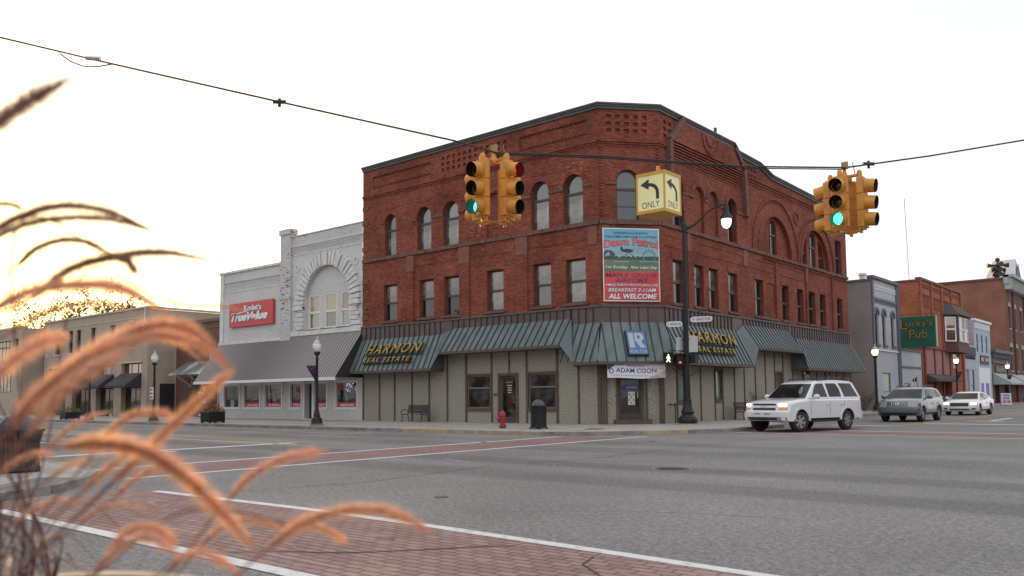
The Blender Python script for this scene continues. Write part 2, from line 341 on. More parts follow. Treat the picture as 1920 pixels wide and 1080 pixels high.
# brick crossings with white borders
sheet('brick_crossing',[(-13.9,4.44),(30,4.44),(0,6.38),(-2.9,6.64),(-4.4,6.74),(-6.9,6.86),(-9.3,6.93),(-13.9,6.8)],.004,paver,True)
sheet('brick_crossing',[(-18.6,7.9),(-16.15,7.9),(-16.15,25.9),(-18.6,25.0)],.004,paverd,True)
sheet('brick_crossing',rect(-14.7,30,31.1,34.2),.004,paverd,True)
mb=M()
def stripe(*pts,w=.2,z=.008):
    for a,b in zip(pts[:-1],pts[1:]):
        a=Vector(a);b=Vector(b);t=(b-a).normalized();nn=Vector((-t.y,t.x))*w/2
        k=max(1,int((b-a).length/1.2)); prev=None
        for i in range(k+1):
            p=a+(b-a)*i/k; wv=rnd.uniform(.93,1.05); cur=((p.x+nn.x*wv,p.y+nn.y*wv,z),(p.x-nn.x*wv,p.y-nn.y*wv,z))
            if prev: mb.quad(prev[0],cur[0],cur[1],prev[1])
            prev=cur
stripe((-13.5,6.86),(-9.3,7.0),(-6.9,6.93),(-4.4,6.80),(-2.9,6.70),(0,6.44),(14,5.2),w=.18); stripe((-13.0,4.35),(30,4.35),w=.19)
stripe((-18.72,7.6),(-18.72,25.0),w=.2); stripe((-16.08,7.6),(-16.08,26.6),w=.2)
stripe((-14.6,34.3),(30,34.3),w=.2); stripe((-14.8,31.0),(30,31.0),w=.2)
stripe((-24.2,8.2),(-24.2,17.2),w=.42); stripe((-14.2,40.2),(-11.5,40.2),w=.5); stripe((-11.1,43.8),(-6.3,43.8),w=.55)
stripe((-28.6,21.6),(-28.6,24.2),w=.1); stripe((-34.6,21.6),(-34.6,24.2),w=.1); stripe((-31.5,22.6),(-27.0,22.9),w=.12);stripe((-40.6,21.6),(-40.6,24.2),w=.1)
for y in (47,53,59): stripe((-17.4,y+1.2),(-14.8,y-.6),w=.12)
stripe((-23,16.4),(-60,16.6),w=.12); stripe((-23,12.3),(-45,12.3),w=.12)
stripe((-9.6,48),(-8.2,48.6),(-10.3,49.2),w=.35); stripe((-9.2,48.6),(-9.2,55),w=.3)
stripe((-9.8,66),(-8.4,67),w=.4); stripe((-9.9,72),(-7.5,72),w=.5); stripe((-9.9,75),(-7.5,75),w=.5);stripe((-7.9,69),(-7.9,78),w=.3)
stripe((-6.2,44),(-6.2,120),w=.13)
o=mb.build('road_markings',wpaint); o['kind']='structure'
mb=M(); stripe((-11.4,40.2),(-11.4,140),w=.13); stripe((-11.1,40.2),(-11.1,140),w=.13); stripe((-23.5,17.2),(-140,17.6),w=.13); stripe((-23.5,17.6),(-140,18.0),w=.13)
o=mb.build('road_markings_yellow',ypaint); o['kind']='structure'
# cracks sealed with bitumen
ck=M(); cm=P('crack_seal',(.035,.033,.03),.7)
def crack(pts,w=.02,z=.010):
    P_=[Vector(p) for p in pts]; q=[]
    for a,b in zip(P_[:-1],P_[1:]):
        k=max(2,int((b-a).length/.35))
        for i in range(k): q.append(a+(b-a)*i/k+Vector((rnd.uniform(-.05,.05),rnd.uniform(-.05,.05))))
    for a,b in zip(q[:-1],q[1:]):
        t=(b-a).normalized(); nn=Vector((-t.y,t.x))*w*rnd.uniform(.4,.8); ck.quad((a.x+nn.x,a.y+nn.y,z),(b.x+nn.x,b.y+nn.y,z),(b.x-nn.x,b.y-nn.y,z),(a.x-nn.x,a.y-nn.y,z))
crack([(-7.6,4.5),(-6.4,5.4),(-5.2,6.9)]); crack([(-40,20.6),(-28,20.3)],.03); crack([(-50,14.4),(-26,14.0)],.03); crack([(-5.2,36),(-14,36.6)],.03)
crack([(-3.2,5.2),(-4.4,6.2),(-4.6,6.8)],.012)
# covers set in the ground
iron=P('cast_iron',(.05,.048,.045),.6,(.10,.085,.07),12,bump=.3)
def cover(x,y,z,r,label,name='manhole_cover'):
    root=empty(name,label,'manhole cover',(x,y,z)); a=M()
    a.lathe([(r,0),(r,.006),(r*.93,.010),(r*.92,.007),(.01,.007)],(x,y,z),28)
    for i in range(-4,5):
        h=math.sqrt(max(0,(r*.86)**2-(i*r*.19)**2)); a.box(x-h,x+h,y+i*r*.19-.012,y+i*r*.19+.012,z+.006,z+.012)
    a.build('lid',iron,root); b=M(); b.lathe([(r*1.13,0),(r*1.13,.005),(r*1.01,.005),(r*1.01,0)],(x,y,z),28); b.build('ring',kerbm,root)
cover(-8.6,15.2,0,.36,'round iron manhole cover out in the dark tyre lane of the junction')
cover(-19.6,28.4,.152,.42,'round iron cover set in the pavement right of the litter bin')
cover(-18.6,20.6,.004,.12,'small valve cover in the asphalt by the far brick crossing, left one','valve_cover')
cover(-14.2,23.8,0,.13,'small valve cover in the asphalt just in front of the street corner','valve_cover')
a=M(); a.lathe([(.11,0),(.11,.008),(.09,.012),(.01,.010)],(-9.05,9.05,0),14); tag(a.build('valve_cover',iron,smooth=40),'little dark valve cover alone in the asphalt beyond the near brick crossing','valve cover')

# pale scuffs, old repairs and kerb litter
def blob(cx,cy,w,h,n=14,j=.25): return [(cx+w*cos(2*PI*i/n)*rnd.uniform(1-j,1),cy+h*sin(2*PI*i/n)*rnd.uniform(1-j,1)) for i in range(n)]
sc1=P('scuff',(.30,.29,.27),.9,(.21,.205,.2),9,detail=8,lo=.45,hi=.6)
mb=M(); stripe((-7.2,8.6),(-6.1,9.35),(-5.2,9.75),(-3.9,10.0),w=.05,z=.0035); stripe((-9.2,16.9),(-10.3,16.4),(-11.6,16.2),w=.05,z=.0035); stripe((-14.5,14.6),(-13.2,14.2),w=.1,z=.0035); o=mb.build('road_scuffs',sc1); o['kind']='structure'
mb=M(); rp=P('asphalt_repair',(.125,.122,.12),.9,(.16,.155,.15),11,detail=8)
for q in ((-24.5,-21.8,9.0,10.1),(-30,-27,12.6,13.6),(-3.5,-1.2,26.2,27.2),(-13.1,-12.0,36.5,38.6)): mb.prism(xy,rect(*q),.0035,.0035)
o=mb.build('road_repairs',rp); o['kind']='structure'
crack([(-22,19.0),(-19.5,18.6),(-14,18.9),(-9,18.3),(-3,18.7),(6,18.2)],.022,.0042); crack([(-12.4,7.4),(-11.7,9.8),(-12.2,13.4),(-11.6,17.2),(-12.0,22.5),(-11.4,30)],.018,.0042); crack([(-60,20.9),(-30,20.7)],.03,.0042)
o=ck.build('road_cracks',cm); o['kind']='structure'
lt=M()
for i in range(240):
    x=rnd.uniform(-50,-16) if i%3 else rnd.uniform(-17,-15); y=(24.9-abs(rnd.gauss(0,.18))) if i%3 else rnd.uniform(26,35)
    if i%7==0: x,y=rnd.uniform(-14,2),rnd.uniform(5,24)
    s=rnd.uniform(.012,.035); t=rnd.uniform(0,PI); lt.add([(x+s*cos(t),y+s*sin(t),.012),(x-s*sin(t),y+s*cos(t),.02),(x-s*cos(t),y-s*sin(t),.012),(x+s*.6*sin(t),y-s*.6*cos(t),.016)],[(0,1,2,3)])
o=lt.build('kerb_litter',P('litter_leaf',(.14,.09,.05),.9,(.06,.045,.035),3)); tag(o,'dry leaf scraps and grit scattered along the gutter and road','litter',kind='stuff')
# ================================================================ CORNER BUILDING
brick=BRICK('red_brick',(.275,.078,.044),(.15,.043,.029),(.12,.045,.038),patch=(.42,.16,.085),pth=.70,pscale=1.9,big=.30,bump=.7)
bstone=P('brown_stone',(.105,.058,.045),.9,(.17,.085,.06),5,bump=.9,bscale=14)
rstone=P('red_stone',(.17,.062,.05),.85,(.21,.085,.065),4,bump=.3)
stucco=P('pebble_dash',(.43,.40,.325),.95,(.19,.175,.145),19,detail=9,bump=.6,bscale=60,lo=.35,hi=.62)
batt=P('brown_trim',(.105,.075,.058),.7,(.08,.056,.045),3)
fasc=P('brown_metal',(.085,.062,.058),.5,(.125,.085,.08),1.2,metal=.2)
roofm=P('green_metal_roof',(.135,.17,.163),.48,(.09,.118,.118),1.1,metal=.3,detail=7,stretch=(2.2,2.2,.35))
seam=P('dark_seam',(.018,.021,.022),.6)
corn=P('cornice_metal',(.07,.078,.075),.5,(.09,.098,.092),2,metal=.3)
winf=P('window_frame_brown',(.075,.05,.045),.6)
g_dark=GLASS('window_glass',(.012,.013,.015),.11)
g_sky=GLASS('window_glass_pale',(.07,.062,.055),.17,c2=(.25,.225,.19))
g_blue=GLASS('window_glass_blue',(.045,.05,.055),.20)
g_flat=GLASS('shop_glass',(.012,.013,.013),.03,c2=(.05,.045,.04))
CB=empty('brick_building','three-storey red brick corner building with arched top windows and green metal canopy over pebble-dashed shopfronts','building',(-22.3,33,0))
cbo=ORG[CB.name]
WM={}
def window(parent,fr,ang,uc,v0,w,h,dep=.27,arched=False,fm=None,g=None,rail=.5,fw=.075,mull=0,g2=None,transom=None,label=None,name='window'):
    key=(w,h,arched,fm.name if fm else '',rail,fw,mull,transom)
    if key not in WM:
        a=M(); pane=[]
        vt=h; out_=arch(-w/2,w/2,0,vt) if arched else rect(-w/2,w/2,0,vt)
        ri=rail*h if rail else 0
        low=rect(-w/2+fw,w/2-fw,fw,(ri-fw/2) if rail else vt-fw); 
        hol=[low]
        if rail: hol.append(arch(-w/2+fw,w/2-fw,ri+fw/2,vt-fw) if arched else rect(-w/2+fw,w/2-fw,ri+fw/2,vt-fw))
        elif arched: hol=[arch(-w/2+fw,w/2-fw,fw,vt-fw)]
        a.prism(fl,out_,0,.06,0,hol)
        if rail: a.fbox(fl,-w/2+fw*.5,w/2-fw*.5,ri-fw*.75,ri+fw*.75,.03,.085)
        a.fbox(fl,-w/2,w/2,0,fw*.9,.03,.1)
        for k in range(mull):
            u=-w/2+w*(k+1)/(mull+1); a.fbox(fl,u-.018,u+.018,fw,vt-fw,.01,.05)
        if transom: a.fbox(fl,-w/2+fw,w/2-fw,transom-.02,transom+.02,.01,.05)
        me=a.build('window',[fm or winf]); pms=[]
        for hh in hol:
            q=M(); q.prism(fl,hh,.018,.018); pm=q.build('pane',[g_dark]); pms.append(pm.data); bpy.data.objects.remove(pm)
        WM[key]=(me.data,pms); bpy.data.objects.remove(me)
    md,pms=WM[key]
    o=bpy.data.objects.new(name,md); COL.objects.link(o); o.parent=parent; o.location=Vector(fr(uc,v0,-dep))-ORG[parent.name]; o.rotation_euler=(0,0,ang)
    if label: o['label']=label
    gg=[g or g_dark,g2 or g or g_dark]
    for i,pm in enumerate(pms):
        p=bpy.data.objects.new('pane',pm); COL.objects.link(p); p.parent=o
        p.material_slots[0].link='OBJECT'; p.material_slots[0].material=gg[min(i,1)]
    return o
H=lambda poly,d=.30,back=False,mi=0:(poly,d,back,mi)
def waffle(u0,u1,v0,v1,nu,nv,fill=.55,d=.09):
    du=(u1-u0)/nu; dv=(v1-v0)/nv
    return [H(rect(u0+du*i+du*(1-fill)/2,u0+du*i+du*(1+fill)/2,v0+dv*j_+dv*(1-fill)/2,v0+dv*j_+dv*(1+fill)/2),d,True,0) for i in range(nu) for j_ in range(nv)]
Z3,Z3T,Z2,Z2T=9.90,12.38,6.02,8.17
L3=[(-37.69,-36.69),(-34.9,-33.75),(-32.81,-31.6),(-26.48,-25.33),(-24.41,-23.24)]
L2=[(-37.79,-36.62),(-34.72,-33.56),(-32.72,-31.5),(-29.54,-28.39),(-26.39,-25.25),(-24.32,-23.14)]
R3=[(36.45,37.6),(42.6,43.75)]
R2=[(36.4,37.45),(38.6,39.6),(40.2,41.25),(42.5,43.6),(45.95,47.1),(49.8,50.9),(52.25,53.3),(54.2,55.35),(56.2,57.3),(59.5,60.6)]
# left facade wall
hl=[H(arch(a,b,Z3,Z3T)) for a,b in L3]+[H(rect(a,b,Z2,Z2T)) for a,b in L2]
hl+=[H(arch(-29.55,-28.4,Z3,Z3T-.05),.12,True,0)]
hl+=[H(rect(-38.8,-33.8,14.18,14.92),.06,True,0),H(rect(-27.2,-22.95,14.2,14.96),.06,True,0)]+waffle(-33.0,-28.0,14.08,15.08,12,3)
wl=M(); wall(wl,fL,rect(-39.7,-22.3,5.6,15.35),hl)
wl.build('wall',brick,CB,uv=True)
wc=M(); wall(wc,fC,rect(0,CL,5.6,15.35),[H(arch(.86,1.98,Z3,Z3T))]+waffle(.32,2.55,14.12,15.15,5,3)); wc.build('wall',brick,CB,uv=True)
prof=[(61.8,5.6),(61.8,14.35),(56.9,14.42),(48.75,14.55),(46.9,14.95),(44.0,15.02),(43.5,15.35),(35.3,15.35),(35.3,5.6)]
A1,A2=(49.2,3.0),(55.8,2.9)
hr=[H(arch(a,b,Z3,Z3T)) for a,b in R3]+[H(rect(a,b,Z2,Z2T)) for a,b in R2]
hr+=[H(arch(38.75,39.85,Z3,Z3T-.05),.14,True,0),H(arch(40.35,41.45,Z3,Z3T),.14,True,0)]
def rarch(c,r,sub): return [(c-r,Z3)]+[(c+r,Z3)]+[(c+r*cos(PI*i/18),Z3+.05+r*sin(PI*i/18)) for i in range(19)]
hr+=[H(rarch(49.2,2.35,0),.22,False,0),H(rarch(55.75,2.45,0),.22,False,0)]
hr+=[H(rect(59.55,60.75,Z3,12.35),.3)]
hr+=[H(rect(47.6,48.75,6.3,8.1),.06,True,0)]+waffle(35.65,37.2,14.1,15.1,3,3)+waffle(44.9,46.6,14.0,14.75,4,2)+waffle(57.2,61.2,13.6,14.1,8,1)
wr=M(); wall(wr,fR,prof,hr)
# infill of the two great arches, with openings
def infill(c,r,ops):
    fr2=lambda u,v,d:fR(u,v,d-.22); wall(wr,fr2,rarch(c,r,0),ops)
infill(49.2,2.35,[H(arch(48.65,49.75,Z3+.02,12.15),.2)])
infill(55.75,2.45,[H(arch(55.2,56.3,Z3+.02,12.3),.2),H([(53.6,Z3+.02),(54.7,Z3+.02),(54.7,11.95),(54.15,11.6),(53.75,11.1)],.2),H([(56.8,Z3+.02),(57.9,Z3+.02),(57.75,11.1),(57.35,11.6),(56.8,11.95)],.2)])
wr.build('wall',brick,CB,uv=True)
# hidden sides, back and flat roof
bk=M(); bk.quad((-39.7,33,0),(-39.7,55,0),(-39.7,55,15.2),(-39.7,33,15.2)); bk.quad((-20.3,61.8,0),(-36,61.8,0),(-36,61.8,14.3),(-20.3,61.8,14.3)); bk.quad((-39.7,55,0),(-36,61.8,0),(-36,61.8,14.3),(-39.7,55,15.2))
bk.build('rear_wall',brick,CB,uv=True)
rf=M(); rf.prism(xy,[(-39.7,33.3),(-22.4,33.3),(-20.6,35.4),(-20.6,61.5),(-36,61.5),(-39.7,55)],14.0,14.05); rf.build('roof',P('tar_roof',(.05,.05,.05),.9),CB)
# inside darkness behind panes is a plain dark back, shallow rooms
# ---- stone belts, sills, voussoirs, string courses, dentils
st=M(); rr=random.Random(3)
def rough(fr,u0,u1,v0,v1,d,seg=.42,jit=.03):
    n=max(1,int(abs(u1-u0)/seg))
    for i in range(n):
        a=u0+(u1-u0)*i/n; b=u0+(u1-u0)*(i+1)/n; dd=d+rr.uniform(-jit,jit); st.fbox(fr,a+.004,b-.004,v0+rr.uniform(-.012,.012),v1+rr.uniform(-.015,.015),-.02,dd)
for fr,a,b in ((fL,-39.7,-22.3),(fC,0,CL),(fR,35.3,61.8)): st=M(); rough(fr,a,b,Z3-.2,Z3-.01,.11,jit=.02); st.build('stone_band',bstone,CB)
g=[-39.7]+[x for p in L3 for x in p]
for a,b in ((-35.4,-34.9),(-33.75,-32.81),(-31.6,-29.6),(-28.35,-26.48),(-25.33,-24.41),(-23.24,-22.7)): st=M(); rough(fL,a,b,11.64,11.78,.05); st.build('impost_stone',bstone,CB)
for a,b in ((35.9,36.45),(37.6,38.7),(39.9,40.3),(41.5,42.6),(43.75,45.3)): st=M(); rough(fR,a,b,11.64,11.78,.05); st.build('impost_stone',bstone,CB)
for a,b in ((.3,.86),(1.98,2.6)): st=M(); rough(fC,a,b,11.64,11.78,.05); st.build('impost_stone',bstone,CB)
for a,b in L2: st=M(); rough(fL,a-.15,b+.15,Z2-.14,Z2-.005,.1,9); st.build('sill',bstone,CB)
for a,b in R2+[(47.4,48.9)]: st=M(); rough(fR,a-.15,b+.15,Z2-.14,Z2-.005,.1,9); st.build('sill',bstone,CB)
for v in (12.9,12.0,9.3,10.4,8.4,6.9,6.2): st=M(); st.fbox(fL,-39.7,-39.2,v,v+.26,-.02,.05); st.build('quoin',bstone,CB)
for c in ((36.1,14.1),):
    pass
for path in ([(37.55,15.5),(36.15,14.1),(36.15,12.3),(36.0,12.1)],[(43.55,15.3),(44.55,14.3),(44.75,11.9),(44.75,11.6)]):
    st=M()
    for (a,b),(c,e) in zip(path[:-1],path[1:]):
        t=Vector((c-a,e-b)).normalized(); nn=Vector((-t.y,t.x))*.14
        st.prism(fR,[(a+nn.x,b+nn.y),(c+nn.x,e+nn.y),(c-nn.x,e-nn.y),(a-nn.x,b-nn.y)],-.02,.26)
    st.build('stone_rib',bstone,CB)
tr=M()
def dent(fr,u0,u1,v,w=.11,h=.1,d=.05,mb=None):
    n=int((u1-u0)/(2*w))
    for i in range(n): (mb or tr).fbox(fr,u0+(i+.25)*(u1-u0)/n,u0+(i+.75)*(u1-u0)/n,v,v+h,-.03,d)
for fr,a,b in ((fL,-39.7,-22.3),(fC,0,CL),(fR,35.3,36.0)):
    tr.fbox(fr,a,b,13.72,13.82,-.02,.09); tr.fbox(fr,a,b,13.62,13.69,-.02,.05); dent(fr,a,b,13.5,.1,.08,.03)
dent(fL,-38.8,-33.8,14.86); dent(fL,-27.2,-22.95,14.90); dent(fL,-38.8,-33.8,14.2,.1,.08); dent(fL,-27.2,-22.95,14.22,.1,.08)
# corbelled ridges across the projecting bay and beyond
for i in range(7): tr.fbox(fR,36.3,44.5,13.15+i*.14,13.21+i*.14,-.02,.03+.018*i)
for i in range(3): tr.fbox(fR,44.8,58.5,13.66+i*.16,13.72+i*.16,-.02,.03+.02*i)
bay=[(36.3,14.14),(44.4,14.14),(43.3,15.3),(37.7,15.3)]; tr.prism(fR,bay,-.02,.14)
tr.prism(fR,ring(40.5,15.2,.82,.98,PI,2*PI,16),.1,.2); tr.prism(fR,ring(40.5,15.2,.42,.54,PI,2*PI,16),.1,.19)
# great arch mouldings
for c,r in ((49.2,3.5),(55.8,3.35)):
    tr.prism(fR,ring(c,Z3+.05,r-.13,r,0,PI,36),-.02,.07)
    n=46
    for i in range(n):
        a=PI*(i+.5)/n; u=c+(r-.22)*cos(a); v=Z3+.05+(r-.22)*sin(a)
        if v>Z3+.1: tr.fbox(fR,u-.05,u+.05,v-.05,v+.05,-.02,.045)
tr.prism(fR,ring(52.5,12.75,.3,.42,0,2*PI,20),-.02,.06)
for c,r in ((49.2,2.35),(55.75,2.45)): tr.prism(fR,ring(c,Z3+.05,r+.0,r+.35,0,PI,30),-.02,.03)
# pilasters and panels of the second floor
for a,b in ((-35.67,-35.15),(-31.5,-30.78),(-27.42,-26.72)):
    tr.fbox(fL,a,b,5.8,9.65,-.02,.09)
tr.fbox(fL,-30.2,-29.95,Z3,9.95,-.02,.02)
for u in (37.95,48.95,53.8,58.6): tr.fbox(fR,u-.12,u+.12,5.8,9.65,-.02,.08)
dent(fR,47.2,61.5,9.5,.12,.12,.08); dent(fL,-35.1,-22.4,9.0,.12,.07,.03)
for a,b in L3+[(-29.55,-28.4)]:
    tr.prism(fL,ring((a+b)/2,Z3T-(b-a)/2,(b-a)/2+.012,(b-a)/2+.3,0,PI,14),-.02,.035); dent(fL,a,b,Z3T+.32,.08,.05,.03)
for a,b in R3+[(38.75,39.85),(40.35,41.45)]:
    tr.prism(fR,ring((a+b)/2,Z3T-(b-a)/2,(b-a)/2+.012,(b-a)/2+.3,0,PI,14),-.02,.035)
tr.prism(fC,ring(1.42,Z3T-.56,.572,.86,0,PI,14),-.02,.035)
for k in range(22): 
    for uu in (.1,): tr.fbox(fC,.03,.15,10.1+k*.16,10.18+k*.16,-.02,.07)
    tr.fbox(fC,CL-.15,CL-.03,10.1+k*.16,10.18+k*.16,-.02,.07)
# flat-arch lintels
for a,b in L2: tr.prism(fL,[(a-.12,Z2T+.005),(b+.12,Z2T+.005),(b+.24,Z2T+.42),(a-.24,Z2T+.42)],-.02,.02)
for a,b in R2: tr.prism(fR,[(a-.08,Z2T+.005),(b+.08,Z2T+.005),(b+.18,Z2T+.42),(a-.18,Z2T+.42)],-.02,.02)
for a,b in ((35.6,38.3),(39,41.8),(42.3,45.3),(45.8,49),(49.7,53)): 
    tr.fbox(fR,a,b,9.3,9.36,-.02,.03); tr.fbox(fR,a,b,8.75,8.81,-.02,.03)
tr.build('brick_trim',brick,CB,uv=True)
for fr,a,b,d in ((fL,-35.7,-35.12,.115),(fL,-31.53,-30.75,.115),(fL,-27.45,-26.69,.115),(fL,-22.95,-22.45,.05),(fC,.1,.45,.05),(fR,44.4,45.0,.05),(fR,37.8,38.1,.1),(fR,53.65,53.95,.1)): sc=M(); sc.fbox(fr,a,b,8.75,9.66,0,d); sc.build('capital_stone',rstone,CB)
# ---- cornice
cn=M()
def cprof(fr,pts,off=0):
    for (a,va),(b,vb) in zip(pts[:-1],pts[1:]):
        for v0,v1,d in ((0,.12,.08),(.12,.20,.14),(.20,.28,.2)):
            cn.add([fr(a,va+v0,-.25),fr(b,vb+v0,-.25),fr(b,vb+v1,-.25),fr(a,va+v1,-.25),fr(a,va+v0,d),fr(b,vb+v0,d),fr(b,vb+v1,d),fr(a,va+v1,d)],[(0,1,2,3),(4,5,6,7),(0,1,5,4),(3,2,6,7),(0,3,7,4),(1,2,6,5)])
cprof(fL,[(-39.7,15.34),(-22.2,15.34)]); cprof(fC,[(-.08,15.345),(CL+.07,15.345)]); cprof(fR,[(35.23,15.34),(43.5,15.34),(44.0,15.0),(46.9,14.93),(48.75,14.53),(56.9,14.4),(61.85,14.33)])
cn.build('cornice',corn,CB)
a=M(); a.tube([fR(41.3,15.4,.05),fR(41.3,15.95,.05)],.09,8); a.build('vent_pipe',winf,CB)
# ---- windows
for i,(a,b) in enumerate(L3): window(CB,fL,0,(a+b)/2,Z3,round(b-a,1),Z3T-Z3,arched=True,rail=.62,g=g_sky,g2=g_blue)
for i,(a,b) in enumerate(L2): window(CB,fL,0,(a+b)/2,Z2,round(b-a,1),Z2T-Z2,g=[g_dark,g_dark,g_dark,g_sky,g_blue,g_sky][i],g2=g_sky)
window(CB,fC,CA,1.42,Z3,1.1,Z3T-Z3,arched=True,rail=.62,g=GLASS('window_glass_slate',(.03,.045,.055),.12),dep=.2,transom=.7)
for a,b in R3: window(CB,fR,PI/2,(a+b)/2,Z3,1.1,Z3T-Z3,arched=True,rail=.62)
for i,(a,b) in enumerate(R2): window(CB,fR,PI/2,(a+b)/2,Z2,round(b-a,1),Z2T-Z2,dep=.24,g2=g_sky if i<4 else g_dark)
window(CB,fR,PI/2,49.2,Z3+.02,1.1,2.24,dep=.36,arched=True,rail=.58,mull=2); window(CB,fR,PI/2,55.75,Z3+.02,1.1,2.38,dep=.36,arched=True,rail=.58,mull=2)
window(CB,fR,PI/2,54.15,Z3+.02,1.1,1.7,dep=.40,mull=2); window(CB,fR,PI/2,57.35,Z3+.02,1.1,1.7,dep=.40,mull=2)
window(CB,fR,PI/2,60.15,Z3,1.2,2.45,dep=.24)
# ---- ground floor
gf=M(); W1=(-31.0,-29.35,.9,2.62); W2=(-26.75,-25.05,.9,2.62); D1=(-28.66,-27.56,.2,2.58)
wall(gf,fL,rect(-39.7,-22.3,-.1,5.6),[H(rect(*W1),.12),H(rect(*W2),.12),H(rect(*D1),.14)])
DC=(.9,1.96,.38,2.5); wall(gf,fC,rect(0,CL,-.1,5.6),[H(rect(.78,2.08,.15,2.75),.35,True)])
RW1=(36.6,37.35,1.2,2.8); RW2=(40.6,41.3,1.25,2.75); RD=(48.4,49.4,.2,2.75); RW3=(52.76,53.7,1.6,2.95)
wall(gf,fR,rect(35.3,61.8,-.1,5.6),[H(rect(*RW1),.12),H(rect(*RW2),.12),H(rect(*RD),.12),H(rect(*RW3),.1)])
gf.build('shopfront_wall',stucco,CB)
bt=M()
def post(fr,u,v0=.12,v1=3.9,w=.09,d=.045): bt.fbox(fr,u-w/2,u+w/2,v0,v1,-.01,d)
for u in (-39.62,-38.13,-36.8,-35.33,-33.92,-32.5,-31.08,-29.24,-26.87,-24.93,-23.65): post(fL,u,w=.13 if u in(-24.93,-31.08) else .1)
post(fL,-28.03,2.7); post(fL,-22.42,w=.2,d=.08)
for u in (.12,): post(fC,u,w=.22,d=.09)
post(fC,CL-.13,w=.24,d=.09); post(fC,.72,w=.1); post(fC,2.16,w=.1)
for u in (36.5,37.45,38.95,40.5,41.42,42.85,44.1,45.55,46.95,48.3,49.55,51.05,52.65,53.85,55.1,56.6,57.5,58.8,60.3,61.7): post(fR,u)
def surround(fr,q,w=.11,d=.06,sill=.14):
    u0,u1,v0,v1=q; bt.fbox(fr,u0-w,u1+w,v1,v1+w,-.02,d+.003); bt.fbox(fr,u0-w,u1+w,v0-sill,v0,-.02,d+.02)
    bt.fbox(fr,u0-w,u0,v0,v1,-.02,d); bt.fbox(fr,u1,u1+w,v0,v1,-.02,d)
for q in (W1,W2): surround(fL,q)
for q in (RW1,RW2,RW3): surround(fR,q)
surround(fR,RD,sill=.05); surround(fL,D1,.13,.08,.04)
bt.build('batten_trim',batt,CB)
alu=P('window_frame_taupe',(.16,.13,.115),.5)
g_in=GLASS('shop_glass_interior',(.018,.021,.024),.07,c2=(.07,.075,.078))
window(CB,fL,0,-30.175,.9,1.65,1.72,dep=.1,fm=alu,rail=.62,g=g_in,g2=g_in,fw=.06); window(CB,fL,0,-25.9,.9,1.7,1.72,dep=.1,fm=alu,rail=.62,g=g_in,g2=g_in,fw=.06)
g_teal=GLASS('glass_with_curtain',(.16,.26,.24),.12,c2=(.28,.33,.27))
window(CB,fR,PI/2,36.975,1.2,.75,1.6,dep=.1,fm=winf,rail=0,g=g_teal,fw=.05); window(CB,fR,PI/2,40.95,1.25,.7,1.5,dep=.1,fm=winf,rail=0,g=g_teal,fw=.05)
window(CB,fR,PI/2,53.23,1.6,.94,1.35,dep=.08,fm=winf,rail=0,g=g_in,fw=.05)
# doors
def door(parent,fr,q,dep,panel=None,handle=True,low=.26,solid=False,name='door'):
    u0,u1,v0,v1=q; a=M(); org=parent
    a.prism(lambda u,v,d:fr(u,v,d-dep),rect(u0,u1,v0,v1),0,.05,0,[] if solid else [rect(u0+.11,u1-.11,v0+low,v1-.12)])
    if solid:
        for vv in ((.25,.95),(1.1,1.9)): a.fbox(lambda u,v,d:fr(u,v,d-dep),u0+.15,u1-.15,v0+vv[0],v0+vv[1],.05,.06)
    d_=a.build(name,panel or winf,parent)
    ORG[d_.name]=Vector(ORG[parent.name])
    if not solid:
        p=M(); p.prism(lambda u,v,d:fr(u,v,d-dep),rect(u0+.11,u1-.11,v0+low,v1-.12),.02,.02); pp=p.build('pane',g_flat,d_)
    if handle:
        h=M(); h.tube([fr(u1-.2,v0+1.0,-dep+.05),fr(u1-.2,v0+1.0,-dep+.12),fr(u1-.2,v0+1.3,-dep+.12),fr(u1-.2,v0+1.3,-dep+.05)],.014,6); h.build('handle',P('bright_metal',(.6,.6,.58),.3,metal=1),d_)
    return d_
dL=door(CB,fL,D1,.12); dC=door(CB,fC,(.86,1.98,.38,2.62),.3); door(CB,fR,RD,.1,solid=True)
a=M(); a.fbox(fC,.55,2.32,.12,.37,-.3,.32); a.build('door_step',batt,CB)
a=M()
for i,w in enumerate((.55,.4,.5,.35)): a.fbox(fL,-28.11-w/2*.6,-28.11+w/2*.6,2.05-i*.12,2.10-i*.12,-.098,-.095)
a.build('door_lettering',P('sign_pale',(.5,.52,.5),.6),CB)
a=M(); text(a,'WELCOME',fL,-28.33,2.2,.44,.07,-.09); a.build('door_lettering',P('sign_yellow',(.6,.55,.05),.6),CB)
a=M(); a.prism(fC,[(1.0,1.88),(1.22,2.02),(1.22,1.97),(1.82,1.97),(1.82,1.80),(1.22,1.80),(1.22,1.74)],-.24,-.236,0); text(a,'ENTRANCE',fC,1.26,1.84,.52,.085,-.232,mi=1)
a.build('entrance_sign',[P('sign_blue',(.03,.04,.30),.5),P('sign_white',(.75,.75,.75),.5)],CB)
a=M(); a.fbox(fC,1.32,1.66,1.05,1.68,-.24,-.236)
for i in range(3):
    for k_ in range(4): 
        if (i+k_)%2: a.fbox(fC,1.36+i*.1,1.42+i*.1,1.12+k_*.13,1.19+k_*.13,-.235,-.232,1)
a.build('door_notice',[P('paper',(.62,.66,.63),.8),P('ink',(.04,.05,.05),.8)],CB)
a=M(); a.fbox(fL,-29.12,-28.78,1.55,1.68,.0,.02); a.build('house_number_plate',winf,CB)
a=M(); a.fbox(fR,52.85,53.6,2.1,2.75,.07,.09); 
for i in range(5): a.fbox(fR,52.95,53.5,2.2+i*.1,2.23+i*.1,.09,.094,1)
a.build('wall_notice',[P('paper_yellow',(.6,.58,.45),.8),P('ink',(0,0,0),.8)],CB)
